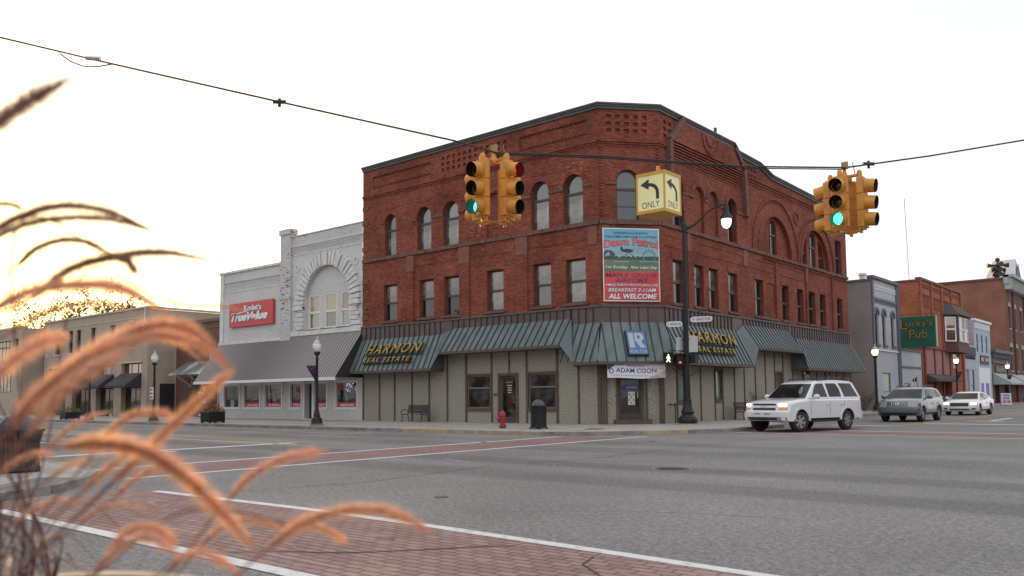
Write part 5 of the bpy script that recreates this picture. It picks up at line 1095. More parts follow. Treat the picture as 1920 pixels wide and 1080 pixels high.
# name plates (white capsules with dark letters)
def capsule(u0,u1,v0,v1,n=6):
    r_=(v1-v0)/2; c_=(v0+v1)/2; return [(u1-r_+r_*cos(t),c_+r_*sin(t)) for t in [-PI/2+PI*i/n for i in range(n+1)]]+[(u0+r_-r_*cos(t),c_-r_*sin(t)) for t in [-PI/2+PI*i/n for i in range(n+1)]]
fa=frame(-18.35,34.40,R(18)); fb2_=frame(-18.75,34.15,R(-5)+PI/2*0)
swh=P('plate_white',(.62,.62,.60),.5); sbk=P('plate_black',(.02,.02,.02),.5)
a=M(); a.prism(fa,capsule(-.02,1.02,4.78,5.07),-.02,.012,1); a.prism(fa,capsule(.0,1.0,4.80,5.05),.012,.02,0); text(a,'W. GRAND RIVER',fa,.09,4.86,.83,.14,.022,off=.012,mi=1); a.build('name_plate',[swh,sbk],r)
a=M(); fn=frame(-19.35,33.95,R(22)); a.prism(fn,capsule(.0,.74,4.62,4.87),-.012,.02,0); text(a,'N. GRAND AVE',fn,.07,4.68,.6,.13,.022,off=.012,mi=1); a.build('name_plate',[swh,sbk],r)
a=M(); a.tube([(bp.x+.12,bp.y,5.25),(bp.x+.75,bp.y+.2,5.3)],.015,6); a.tube([(bp.x+.12,bp.y,5.1),(bp.x+.7,bp.y+.2,5.12)],.012,6); a.tube([(bp.x+.1,bp.y,7.0),(bp.x+.45,bp.y+.3,7.05)],.012,6); a.tube([(bp.x+.1,bp.y,6.8),(bp.x+.45,bp.y+.3,6.78)],.012,6); a.build('plate_bracket',iblk,r)
# backs of two notices
alm=P('sheet_aluminium',(.42,.43,.45),.5,metal=.4)
a=M(); f1_=frame(bp.x-.36,bp.y-.28,R(48)); a.prism(f1_,rect(0,.5,3.45,4.15),-.01,.01); a.build('notice_back',alm,r)
a=M(); f1_=frame(bp.x+.08,bp.y-.1,R(30)); a.prism(f1_,rect(0,.5,3.45,4.18),-.01,.01); a.build('notice_back',alm,r)
# pedestrian signals
def pedhead(cx,cy,z,ang,name,walk):
    f=frame(cx,cy,ang); a=M(); a.prism(f,rect(-.22,.22,-.02+z,.44+z),-.24,.0); 
    for q in (rect(-.24,.24,z+.43,z+.47),rect(-.24,-.21,z-.02,z+.45),rect(.21,.24,z-.02,z+.45),): a.prism(f,q,.0,.16)
    o=a.build('crossing_signal',iblk,r); ORG[o.name]=Vector(ORG[r.name])
    b=M()
    if walk:
        b.prism(f,ring(.0,z+.36,0,.033,0,2*PI,8)[:9],.005,.012); b.prism(f,[(-.05,z+.31),(.04,z+.32),(.06,z+.24),(.10,z+.18),(.075,z+.16),(.035,z+.21),(.03,z+.17),(.09,z+.03),(.055,z+.02),(0,z+.13),(-.07,z+.02),(-.105,z+.035),(-.03,z+.17),(-.035,z+.24),(-.08,z+.19),(-.10,z+.20)],.005,.012)
        b.build('walking_figure',P('walk_white',(.8,.8,.7),.5,emit=(1,.97,.75),es=1.1),o)
    else:
        b.prism(f,rect(-.08,.02,z+.03,z+.09),.005,.012); b.build('countdown_light',P('hand_red',(.7,.1,.05),.5,emit=(1,.12,.03),es=1.8),o)
pedhead(bp.x-.62,bp.y-.55,2.98,R(25),'',True); pedhead(bp.x-.12,bp.y-.33,2.92,R(60),'',False)
a=M(); a.tube([(bp.x,bp.y,3.5),(bp.x-.62,bp.y-.42,3.55),(bp.x-.62,bp.y-.42,3.4)],.03,6); a.tube([(bp.x,bp.y,2.8),(bp.x-.45,bp.y-.38,2.85)],.03,6); a.tube([(bp.x,bp.y,3.4),(bp.x+.35,bp.y+.2,3.4)],.03,6); a.box(bp.x+.15,bp.y*0+bp.x+.45,bp.y+.0,bp.y+.3,2.95,3.35); a.tube([(bp.x-.02,bp.y,2.25),(bp.x-.55,bp.y-.4,2.75)],.018,6); a.tube([(bp.x+.02,bp.y,2.25),(bp.x+.6,bp.y+.3,2.75)],.018,6); a.build('signal_bracket',iblk,r)
# ---------------- hydrant
r=empty('fire_hydrant','red fire hydrant on the pavement near the brown framed shop door','fire hydrant',(-23.6,27.3,.15)); c=(-23.6,27.3,.15); hr_=P('hydrant_red',(.34,.035,.045),.45,(.26,.03,.035),8)
a=M(); a.lathe([(.12,0),(.12,.05)],c,14); a.build('foot',P('black_iron',(.03,.03,.03),.5),r)
a=M(); a.lathe([(.16,.05),(.17,.07),(.17,.10),(.115,.12),(.11,.44),(.125,.46),(.125,.5),(.14,.52),(.14,.56),(.125,.57),(.12,.64),(.09,.71),(.05,.74),(.03,.75),(.03,.79),(.0,.79)],c,16)
for i in range(8): t=PI*i/4; a.lathe([(.018,.0),(.018,.03)],(c[0]+.145*cos(t),c[1]+.145*sin(t),.25),6)
a.build('body',hr_,r,smooth=40)
for k,(dx,dy,rr2,l) in enumerate(((-.72,-.69,.085,.19),(.72,-.69,.055,.17),(-.69,.72,.055,.17))):
    a=M(); q=Vector(c)+Vector((0,0,.42)); d_=Vector((dx,dy,0)); a.tube([q+d_*.08,q+d_*l,q+d_*(l+.005),q+d_*(l+.05)],[rr2*.8,rr2*.8,rr2,rr2],12); a.tube([q+d_*(l+.04),q+d_*(l+.08)],.022,5); a.build('hose_outlet',hr_,r,smooth=40)
# ---------------- litter bins
def bin_(name,label,loc,rad,h,m_,nsl=26,flare=1.12):
    r=empty(name,label,'litter bin',loc); x,y,z=loc
    a=M(); a.lathe([(rad*.86,.06),(rad*.93,.5*h),(rad*.96,h*.97)],loc,24); a.build('liner',P('bin_liner',(.015,.015,.018),.7),r,smooth=60)
    a=M()
    for i in range(nsl):
        t=2*PI*i/nsl; pr=[(rad*1.0,.05),(rad*.97,.3*h),(rad*.98,.7*h),(rad*flare,h)]
        for (r0_,z0_),(r1_,z1_) in zip(pr[:-1],pr[1:]):
            e=.085; a.add([(x+r0_*cos(t-e),y+r0_*sin(t-e),z+z0_),(x+r0_*cos(t+e),y+r0_*sin(t+e),z+z0_),(x+r1_*cos(t+e),y+r1_*sin(t+e),z+z1_),(x+r1_*cos(t-e),y+r1_*sin(t-e),z+z1_)],[(0,1,2,3)])
    a.build('slats',m_,r)
    a=M(); a.lathe([(rad*flare*.98,h-.03),(rad*(flare+.06),h),(rad*(flare+.06),h+.035),(rad*.9,h+.04)],loc,28); a.lathe([(rad*1.03,.04),(rad*1.03,.09)],loc,28); a.build('rim',m_,r,smooth=40)
    a=M(); a.lathe([(rad*.92,h+.03)]+[(rad*.82*cos(t),h+.04+rad*.75*sin(t)) for t in [PI/2*i/8 for i in range(9)]],loc,24); a.build('dome_lid',P('bin_lid',(.06,.065,.075),.45),r,smooth=60)
    for i in range(4):
        t=PI/4+PI/2*i; a=M(); a.box(x+rad*cos(t)-.03,x+rad*cos(t)+.03,y+rad*sin(t)-.03,y+rad*sin(t)+.03,z,z+.07); a.build('foot',m_,r)
bin_('litter_bin','black slatted litter bin with domed lid in front of the right shop window',(-21.75,27.45,.15),.34,.93,iblk,flare=1.06)
bin_('litter_bin','large dark brown slatted bin with domed lid at the left edge of the photo',(-18.02,6.35,.13),.40,.80,P('bin_brown',(.045,.033,.03),.5),30,1.12)
# ---------------- benches
def bench(loc,rz,label,cat='bench'):
    r=empty('bench',label,cat,(0,0,0),0,'black metal street benches'); m_=iblk
    a=M()
    for i in range(6): a.box(-.78,.78,-.42+i*.075,-.37+i*.075,.43,.45)
    a.build('seat',m_,r)
    a=M()
    for i in range(6): z=.50+i*.068; y=.03+.022*i; a.box(-.78,.78,y,y+.02,z,z+.052)
    a.tube([(-.8,.16,.92),(.8,.16,.92)],.02,6); a.build('backrest',m_,r)
    for s in (-.78,.78):
        a=M(); a.tube([(s,.12,0),(s,.10,.18),(s,.02,.42),(s,.06,.55),(s,.15,.92)],.021,6); a.tube([(s,-.46,0),(s,-.40,.1),(s,-.36,.25),(s,-.42,.42)],.021,6); a.tube([(s,-.42,.42),(s,.02,.42)],.02,6); a.build('leg_frame',m_,r)
        a=M(); a.tube([(s,-.42,.44),(s,-.47,.55),(s,-.42,.65),(s,-.25,.69),(s,-.05,.66),(s,.06,.58)],.02,6); a.build('armrest',m_,r)
    r.location=loc; r.rotation_euler=(0,0,rz); return r
b1=bench((-34.1,32.2,.15),0,'black metal bench against the pebble-dashed wall under the left canopy')
dup(b1,(-19.6,42.3,.15),PI/2,'black metal bench half hidden behind the white turning car')
dup(b1,(-19.4,124,.15),PI/2,'small distant bench under the right-hand pale awnings')
# ---------------- planters
leafg=P('leaf_green',(.05,.095,.03),.6,(.08,.13,.04),9); petal=P('petal_red',(.55,.02,.05),.5,(.35,.01,.03),9)
def planter(loc,label,flower,w=.48,h=.6,m_=iblk,name='planter'):
    r=empty(name,label,'planter',(0,0,0)); a=M(); a.box(-w,w,-w,w,.08,h)
    for i in range(9):
        u=-w+.04+i*(2*w-.08)/8
        for s in (-1,1): a.box(u-.03,u+.03,s*w-.02,s*w+.02,.06,h+.01); a.box(s*w-.02,s*w+.02,u-.03,u+.03,.06,h+.01)
    a.box(-w-.04,w+.04,-w-.04,w+.04,h,h+.04)
    for x in (-w+.06,w-.06):
        for y in (-w+.06,w-.06): a.box(x-.05,x+.05,y-.05,y+.05,0,.09)
    a.build('box',m_,r)
    rr=random.Random(4); a=M(); b=M()
    for i in range(420):
        t=rr.uniform(0,2*PI); q=rr.random()**.5*(w+.22); z=h+.04+rr.uniform(0,.5)*(1-(q/(w+.35))**2); p=Vector((q*cos(t),q*sin(t),z)); s=rr.uniform(.04,.08)
        x=Vector((rr.uniform(-1,1),rr.uniform(-1,1),rr.uniform(-.4,1))).normalized(); y=x.cross(Vector((rr.random(),rr.random(),rr.random()))).normalized()
        tgt=b if (flower and rr.random()<.5 and z>h+.15) else a; tgt.add([p-x*s,p-y*s*.6,p+x*s,p+y*s*.6],[(0,1,2,3)])
    a.build('foliage',leafg,r)
    if flower: b.build('flowers',petal,r)
    r.location=loc
planter((-44.6,26.0,.15),'black box planter of bright red flowers at the store door end',True)
planter((-64.0,26.0,.15),'dark box planter of green foliage in front of the tan block',False,w=.5,h=.5)
# ---------------- sandwich board
r=empty('sandwich_board','white A-frame pavement board with pink and blue print by the far kerb','sign board',(-17.9,103.5,.15)); f=frame(-18.15,103,R(20))
a=M(); a.add([f(0,.1,.25),f(.95,.1,.25),f(.95,1.35,0),f(0,1.35,0)],[(0,1,2,3)]); a.build('front_panel',P('board_white',(.62,.64,.7),.6),r)
a=M(); a.add([f(0,.1,-.3),f(.95,.1,-.3),f(.95,1.35,-.02),f(0,1.35,-.02)],[(0,1,2,3)]); a.build('back_panel',MATS['board_white'],r)
a=M(); fs_=lambda u,v,d:f(u,v,.25*(1.35-v)/1.25+.01+d)
a.prism(fs_,rect(.15,.8,1.08,1.2),0,0); a.build('print_blue',P('print_blue',(.05,.06,.35),.6),r); a=M(); a.prism(fs_,rect(.12,.45,.3,.6),0,0); a.prism(fs_,rect(.52,.85,.3,.6),0,0); a.build('print_pink',P('print_pink',(.55,.12,.25),.6),r)
a=M(); a.prism(fs_,rect(.15,.8,.68,.98),0,0); a.build('print_violet',P('print_violet',(.3,.28,.45),.6),r)
# ================================================================ SPAN WIRE
wm=P('wire',(.02,.02,.022),.5)
W_=[(-21.4,.9,9.6),(-17.2,4.55,8.22),(-16.36,5.27,8.00),(-15.1,6.36,7.585),(-12.63,8.52,6.81),(-10.26,10.59,6.08),(-9.70,11.10,5.86),(-8.35,12.55,5.845),(-6.77,14.87,5.84),(-5.42,16.65,5.93),(-4.2,18.0,6.22),(-2.6,19.6,6.62),(0,22.0,7.4),(4.6,26.2,9.2)]
r=empty('span_wire','black cable sagging across the junction, carrying the traffic lights and lane sign','cable',(-9.7,11.1,5.9))
a=M(); a.tube(W_,.017,6); a.tube([Vector(p)+Vector((0,0,-.035)) for p in W_[6:10]],.012,5); a.build('cable',wm,r)
a=M(); q=Vector((-15.3,6.2,7.64)); 
a.tube([(-15.55,5.97,7.70),(-15.42,6.1,7.56),(-15.25,6.25,7.47),(-15.05,6.42,7.46),(-14.85,6.58,7.50)],.012,5); a.build('drip_loop',wm,r)
a=M(); a.tube([(-15.2,6.28,7.62),(-15.0,6.44,7.60)],.045,8); a.build('clamp',P('bright_metal',(.6,.6,.58),.3,metal=1),r)
for p in ((-12.6,8.55,6.80),(-5.1,17.05,6.03)): a=M(); a.tube([Vector(p)+Vector((-.08,-.08,0)),Vector(p)+Vector((.08,.08,0))],.035,6); a.box(p[0]-.02,p[0]+.02,p[1]-.02,p[1]+.02,p[2]-.09,p[2]+.06); a.build('clamp',wm,r)
for p,l in (((-21.4,.9),'steel strain pole holding the cable, out of frame left'),((4.6,26.2),'steel strain pole holding the cable, out of frame right')):
    sp_=empty('strain_pole',l,'pole',(p[0],p[1],0)); a=M(); a.tube([(p[0],p[1],0),(p[0],p[1],10)],[.16,.1],12); a.build('shaft',P('galvanised',(.3,.31,.32),.5,metal=.4),sp_,smooth=40); a=M(); a.lathe([(.3,0),(.3,.25),(.18,.3)],(p[0],p[1],0),12); a.build('base',kerbm,sp_)
# ================================================================ TRAFFIC SIGNALS
yel=P('signal_yellow',(.60,.265,.035),.5,(.44,.18,.03),5,detail=8,lo=.42,hi=.72)
vin=P('visor_inside',(.012,.012,.013),.6)
def lens(c,es=0,dim=.02): return P('lens_%s_%s'%(c,'lit' if es else 'off'),{'red':(.10*dim*20,.004,.004),'amber':(.05,.03,.004),'green':(.004,.04,.03)}[c],.2,emit={'red':(1,.03,.03),'amber':(1,.5,0),'green':(.08,.95,.70)}[c] if es else None,es=es)
def head(root,fr,z0,lit_=None):
    """three-section signal; fr: u across, v up, d out of the lens face; centred on u=0"""
    a=M()
    for i in range(3):
        v=z0+i*.327; a.prism(fr,[(-.152,v+.01),(-.14,v),(.14,v),(.152,v+.01),(.152,v+.313),(.14,v+.323),(-.14,v+.323),(-.152,v+.313)],-.12,.0)
        a.prism(fr,ring(0,v+.162,.125,.146,0,2*PI,20),.0,.018)
    a.fbox(fr,-.1,.1,z0-.035,z0,-.1,-.03); a.fbox(fr,-.1,.1,z0+.978,z0+1.01,-.1,-.03)
    h=a.build('signal_head',yel,root); ORG[h.name]=Vector(ORG[root.name])
    for i,c in enumerate(('green','amber','red')):
        v=z0+i*.327+.162; b=M(); n=22; a0,a1=-PI/2+.42,PI*3/2-.42
        for s,(ra,rb_,mi) in enumerate(((.137,.129,0),(.131,.123,1))):
            ts=[a0+(a1-a0)*k/n for k in range(n+1)]
            b.patch(lambda t,d,ra=ra,rb_=rb_:fr((ra+(rb_-ra)*d)*cos(t),v+(ra+(rb_-ra)*d)*sin(t)-.03*d,.015+d*(.185+.02*sin(t))),ts,[0,.5,1],mi)
        b.build('visor',[yel,vin],h,smooth=60)
        l=M(); ns=16; l.patch(lambda t,q:fr(.118*q*cos(t),v+.118*q*sin(t),.012+.035*(1-q*q)),[2*PI*k/ns for k in range(ns+1)],[.01,.4,.75,1],0)
        l.build('lens',lens(c,{'green':1.7,'red':1.4,'amber':3}[c] if lit_==c else 0),h,smooth=60)
    return h
def cluster(px,py,z,label,spread=.27,hang=5.85,gx='green',gy='red'):
    r=empty('traffic_light',label,'traffic light',(px,py,z))
    for ang,lt in ((0,gx),(PI/2,gy),(PI,None),(3*PI/2,None)):
        c_,s_=cos(ang),sin(ang); ox=px+s_*spread; oy=py-c_*spread
        head(r,frame(ox+s_*.10,oy-c_*.10,ang),z,lt if lt else 'red')
    a=M(); zt=z+1.05
    for ang in (0,PI/2,PI,3*PI/2):
        c_,s_=cos(ang),sin(ang); e=Vector((px+s_*spread,py-c_*spread,zt)); a.tube([(px,py,zt),e],.032,8); a.lathe([(.045,-.06),(.055,0),(.05,.05),(.03,.09)],e,10)
        eb=Vector((px+s_*spread,py-c_*spread,z-.05)); a.tube([(px,py,z-.06),eb+Vector((0,0,-.01))],.022,6); a.lathe([(.03,-.05),(.035,.02)],eb,8)
    a.lathe([(.06,-.05),(.07,.0),(.05,.06),(.035,.1),(.03,.2)],(px,py,zt),10); a.build('bracket',yel,r,smooth=50)
    a=M(); a.tube([(px,py,zt+.12),(px,py,hang)],.028,8); a.box(px-.05,px+.07,py-.03,py+.03,zt+.16,zt+.3); a.tube([(px+.05,py+.05,hang),(px+.12,py+.12,zt+.3),(px+.16,py+.14,zt+.05)],.01,5); a.build('hanger',P('hanger_metal',(.30,.20,.10),.5,metal=.4),r)
    return r
cluster(-9.75,11.10,4.66,'left yellow hanging traffic light in front of the red brick facade',.30,5.86)
cluster(-5.45,16.68,4.70,'right yellow hanging traffic light against the sky past the end gable',.28,5.93)
# lane-use sign box
bx,by,bz=-8.02,13.9,4.92; r=empty('lane_sign','yellow framed box sign with black left-turn arrows and ONLY, hanging from the cable','sign',(bx,by,bz)); w=.31; hh=.78
a=M(); a.box(bx-w,bx+w,by-w,by+w,bz,bz+.06); a.box(bx-w,bx+w,by-w,by+w,bz+hh-.06,bz+hh)
for x in (-1,1):
    for y in (-1,1): a.box(bx+x*w-.03*(x>0)-.0*(x<0)-(.0),bx+x*w+.03*(x<0),by+y*w-.03*(y>0),by+y*w+.03*(y<0),bz+.06,bz+hh-.06)
a.build('frame',P('sign_frame_yellow',(.58,.33,.03),.5),r)
pnl=P('lit_panel',(.60,.58,.30),.5,(.66,.65,.42),2.0,emit=(.60,.56,.22),es=.16); ink=MATS['plate_black']
for ang in (0,PI/2,PI,3*PI/2):
    c_,s_=cos(ang),sin(ang); f=frame(bx+s_*(w-.012),by-c_*(w-.012),ang)
    a=M(); a.fbox(f,-w+.03,w-.03,bz+.05,bz+hh-.05,-.005,0); a.build('panel',pnl,r)
    a=M(); pts=[]
    arc=lambda rr2,t:(-.06+rr2*cos(t)*1.0,bz+.36+rr2*1.05*sin(t))
    body=[(.17,bz+.27),(.105,bz+.27)]+[(-.03+.135*cos(t),bz+.40+.10*sin(t)) for t in [i*PI/2/6 for i in range(7)]]+[(-.03,bz+.565)][:0]
    body=[(.18,bz+.25),(.115,bz+.25)]+[(-.04+.155*cos(t),bz+.38+.13*sin(t)) for t in [i*PI/2/6 for i in range(7)]]+[(-.04,bz+.575)]+[(-.04+.22*cos(t),bz+.38+.195*sin(t)) for t in [PI/2-i*PI/2/6 for i in range(1,7)]]
    a.prism(f,body,.001,.003); a.prism(f,[(-.04,bz+.45),(-.22,bz+.56),(-.035,bz+.655)],.0015,.0035); text(a,'ONLY',f,-.19,bz+.10,.38,.12,.0015,off=.0); a.build('marking',ink,r)
a=M(); a.tube([(bx,by,bz+hh),(bx,by,bz+hh+.18)],[.05,.035],8); a.build('hanger',yel,r)
a=M(); a.tube([(bx-.02,by,bz+hh+.1),(bx-.0,by+.02,5.86)],.025,6); a.build('clamp',MATS['black_iron'],r)
# ================================================================ VEHICLES
tyre=P('tyre_rubber',(.018,.018,.018),.8); rimm=P('alloy_rim',(.42,.43,.44),.35,metal=.7); plast=P('dark_plastic',(.025,.025,.027),.55)
carglass=GLASS('car_glass',(.010,.013,.013),.0,c2=(.03,.04,.036)); chrome=P('chrome',(.5,.5,.5),.2,metal=1)
hlit=P('headlight_lit',(.8,.8,.8),.2,emit=(1,.97,.9),es=1.5); hoff=P('headlight_clear',(.26,.30,.28),.15,coat=1); amb=P('indicator_amber',(.6,.16,.02),.3,emit=(1,.25,.04),es=.12); redl=P('tail_red',(.4,.01,.02),.3,emit=(1,.03,.05),es=.5)
def interp(tab,z):
    tab=sorted(tab)
    if z<=tab[0][0]: return tab[0][1]
    for (a,x),(b,y) in zip(tab[:-1],tab[1:]):
        if z<=b: return x+(y-x)*(z-a)/(b-a)
    return tab[-1][1]
def ss(t): t=max(0,min(1,t)); return t*t*(3-2*t)
def car(name,label,cat,S_,paint,loc,head,scale=1,lower=None,steer=0):
    r=empty(name,label,cat,(0,0,0)); hw=S_['hw']; xF,xR=S_['xf'],S_['xr']; wr=S_['wr']; gap=wr+.065; zs=S_['sill']
    arch_=lambda x:[(x+gap*cos(t),wr+gap*sin(t)*1.02) for t in [i*PI/12 for i in range(13)] if wr+gap*sin(t)>zs-.02]
    nose=S_['nose']; top=S_['top']; tail=S_['tail']
    out_=nose+top+tail
    ar=[p for p in arch_(xR)][::-1]; af=[p for p in arch_(xF)][::-1]
    low=[(xR-gap*1.0,zs)]+ar+[(xR+gap,zs),(xF-gap,zs)]+af+[(xF+gap,zs)]
    low=[(ar[0][0],zs)]+ar+[(ar[-1][0],zs),(af[0][0],zs)]+af+[(af[-1][0],zs)]
    N0=len(out_); poly=out_+low; zt=max(p[1] for p in top); xn=max(p[0] for p in nose); xt=min(p[0] for p in tail)
    sl=[(0,0,0,0),(.35,.012,.005,.004),(.6,.04,.012,.012),(.78,.085,.03,.022),(.89,.14,.06,.04),(.955,.20,.10,.065),(.988,.25,.14,.10),(1,.29,.17,.15)]
    rf=S_.get('round',1)
    def tr_(x,z,k):
        _,a,b_,d=k; wf=ss((x-(xn-1.0))/1.0); wb=ss(((xt+.7)-x)/.7); wz=ss((z-(zt-.45))/.4)
        return x-wf*a*rf+wb*b_*rf, z-d*wz*S_.get('shoulder',1)
    a=M(); n=len(poly); full=[(-s[0],)+s[1:] for s in sl[::-1][:-1]]+sl
    V=[]
    for k in full:
        for x,z in poly: 
            xx,zz=tr_(x,z,k); V.append((xx,k[0]*hw,zz))
    F=[];mi=[]
    for i in range(len(full)-1):
        for j_ in range(n):
            F.append((i*n+j_,i*n+(j_+1)%n,(i+1)*n+(j_+1)%n,(i+1)*n+j_)); mi.append(1 if j_>=N0 or j_==N0-1 or (lower and max(poly[j_][1],poly[(j_+1)%n][1])<lower) else 0)
    b0=len(a.v); a.v+=V; a.f+=F; a.m+=mi
    for s in (0,len(full)-1):
        pp=[(V[s*n+j_][0],V[s*n+j_][2]) for j_ in range(n)]; y=V[s*n][1]; pts,tri=cdt(pp); a.add([(x,y,z) for x,z in pts],tri,0)
    body=a.build('body',[paint,plast],r,smooth=32)
    a=M(); a.box(xt+.35,xn-.45,-hw*.9,hw*.9,zs-.10,zs+.15); a.box(xR+gap,xF-gap,-hw*.93,hw*.93,zs-.02,.75); a.build('underbody',plast,r)
    # cabin
    cb=S_['cabin']; wb_=S_['cw']; zb=cb[0][1]; tum=S_['tum']; hwz=lambda z:wb_-max(0,z-zb)*tum; m_=len(cb)
    ss_=[-1,-.985,-.93,-.8,-.5,0,.5,.8,.93,.985,1]; dz={1:.075,.985:.045,.93:.022,.8:.01,.5:.003,0:0}
    zr=max(p[1] for p in cb)
    def cp(i,s):
        x,z=cb[i]; t=ss((z-(zr-.3))/.25); bow=.10*(1-s*s); 
        fx=bow*(1 if i<=S_['wi'] else (-.6 if i>=m_-2 else 0)); z2=z-dz[abs(s)]*t; return (x+fx,s*hwz(z2)*(.985 if abs(s)==1 and t>0 else 1),z2)
    a=M(); a.add([cp(i,s) for i in range(m_) for s in ss_],[(i*11+k,i*11+k+1,(i+1)*11+k+1,(i+1)*11+k) for i in range(m_-1) for k in range(10)])
    for s in (-1,1): 
        pts,tri=cdt([(cp(i,s)[0],cp(i,s)[2]) for i in range(m_)]); 
        a.add([(x,s*hwz(z),z) for x,z in pts],tri)
    a.build('cabin',paint,r,smooth=35)
    # glazing
    a=M()
    def scr(i0,i1,t0,t1,sm,e):
        def f(t,s):
            A=Vector(cb[i0]);B=Vector(cb[i1]); p=A+(B-A)*t; nn=Vector((-(B-A).y,(B-A).x)).normalized()*e*(1 if (B-A).y>0 else -1)
            nn=Vector(((B-A).y,-(B-A).x)).normalized()*e
            if i0==0: nn=Vector((abs(nn.x),abs(nn.y)))
            else: nn=Vector((-abs(nn.x),abs(nn.y)))
            bow=.10*(1-s*s)*(1 if i0==0 else -.6); return (p.x+nn.x+bow,s*hwz(p.y),p.y+nn.y)
        a.patch(f,[t0+(t1-t0)*i/4 for i in range(5)],[-sm+2*sm*i/10 for i in range(11)])
    scr(0,S_['wi'],.04,.93,.90,.012); a.build('windscreen',carglass,r,smooth=60)
    a=M(); scr(m_-2,m_-1,.1,.75,.85,.012); a.build('rear_window',carglass,r,smooth=60)
    for w in S_['win']:
        for s in (1,-1):
            a=M(); a.prism(lambda x,z,d,s=s:(x,s*(hwz(z)+d),z),w,.002,.008); a.build('side_window',carglass,r)
    # side trim
    a=M()
    for s in (1,-1):
        for x0,x1_ in S_['doors']:
            for x in (x0,x1_): a.box(x-.006,x+.006,s*hw-.004,s*hw+.004,zs+.1,S_['belt']-.12)
    a.build('door_seams',plast,r)
    for s in (1,-1):
        for x0,x1_ in S_['doors']: h=M(); h.box(x1_+.08,x1_+.26,s*hw-.01,s*hw+.03,S_['belt']-.26,S_['belt']-.22); h.build('door_handle',paint,r)
        h=M(); mx_,mz=S_['mirror']; h.ball((mx_,s*(wb_+.17),mz),.13,10,6,(.55,1.0,.72)); h.box(mx_-.03,mx_+.03,s*wb_-.02 if s>0 else s*(wb_+.12),s*(wb_+.12) if s>0 else s*wb_+.02,mz-.08,mz-.02); h.build('mirror',paint,r,smooth=50)
    # nose fittings
    ntab=[(z,x) for x,z in nose]; sy=sorted((k[0],k[1]) for k in sl)
    def nf(y,z,e=.012): return (interp(ntab,z)-interp(sy,abs(y)/hw)*rf+e,y,z)
    def tf(y,z,e=.012): return (interp([(z_,x_) for x_,z_ in tail],z)+interp([(k[0],k[2]) for k in sl],abs(y)/hw)*rf-e,y,z)
    for nm,quads,mt,e in S_['front']:
        q=M()
        for y0,y1,z0,z1 in quads:
            for s in ((1,-1) if y0>=0 and y0!=-y1 else (1,)):
                q2=M() if nm in('headlight','indicator','fog_lamp') else q
                q2.patch(lambda y,z:nf(y,z,e),[s*(y0+(y1-y0)*i/8) for i in range(9)],[z0+(z1-z0)*i/3 for i in range(4)])
                if q2 is not q: q2.build(nm,mt,r,smooth=60)
        if q.v: q.build(nm,mt,r,smooth=60)
    for s in (1,-1):
        q=M(); y0,y1,z0,z1=S_['taillamp']; q.patch(lambda y,z:tf(y,z),[s*(y0+(y1-y0)*i/6) for i in range(7)],[z0,(z0+z1)/2,z1]); q.build('tail_lamp',redl,r,smooth=60)
    if 'extra' in S_: S_['extra'](r,hw,hwz,nf,paint)
    # wheels
    for x in (xF,xR):
        for s in (1,-1):
            w=.24; q=M(); pr=[(wr*.62,-w/2),(wr*.86,-w/2),(wr*.97,-w/2+.03),(wr,-w/2+.07),(wr,w/2-.07),(wr*.97,w/2-.03),(wr*.86,w/2),(wr*.62,w/2),(wr*.60,w/2-.05),(wr*.60,-w/2+.05)]
            nn=28; V=[(rr_*cos(2*PI*k/nn),y_,rr_*sin(2*PI*k/nn)) for rr_,y_ in pr for k in range(nn)]; K=len(pr)
            q.add(V,[(i*nn+k,i*nn+(k+1)%nn,((i+1)%K)*nn+(k+1)%nn,((i+1)%K)*nn+k) for i in range(K) for k in range(nn)])
            wo=q.build('wheel',tyre,None,smooth=40); wo.parent=r; wo.location=(x,s*(hw-.13),wr)
            if steer and x==xF: wo.rotation_euler=(0,0,steer)
            q=M(); ys=s*(w/2-.035); fr=lambda u,v,d,s=s,ys=ys:(u,ys+s*d,v)
            q.prism(fr,ring(0,0,wr*.56,wr*.63,0,2*PI,28),-.06,.02); ns=S_.get('spokes',6)
            for k in range(ns):
                t=2*PI*k/ns+.3; c_,s2=cos(t),sin(t); q.prism(fr,[(c_*wr*.1-s2*.035,s2*wr*.1+c_*.035),(c_*wr*.58-s2*.055,s2*wr*.58+c_*.055),(c_*wr*.58+s2*.055,s2*wr*.58-c_*.055),(c_*wr*.1+s2*.035,s2*wr*.1-c_*.035)],-.03,.012)
            q.prism(fr,ring(0,0,.0,wr*.17,0,2*PI,14)[:15],-.03,.02); ro=q.build('rim',rimm,None); ro.parent=wo
            q=M(); q.prism(fr,ring(0,0,.0,wr*.6,0,2*PI,20)[:21],-.07,-.06); ro=q.build('brake_disc',plast,None); ro.parent=wo
    r.location=(loc[0],loc[1],0); r.rotation_euler=(0,0,math.atan2(head[1],head[0])); r.scale=(scale,)*3
    return r
wpt=P('white_car_paint',(.64,.655,.68),.25,coat=.8); spt=P('silver_car_paint',(.12,.135,.16),.3,metal=.5,coat=.8); cladding=P('grey_cladding',(.11,.12,.135),.5)
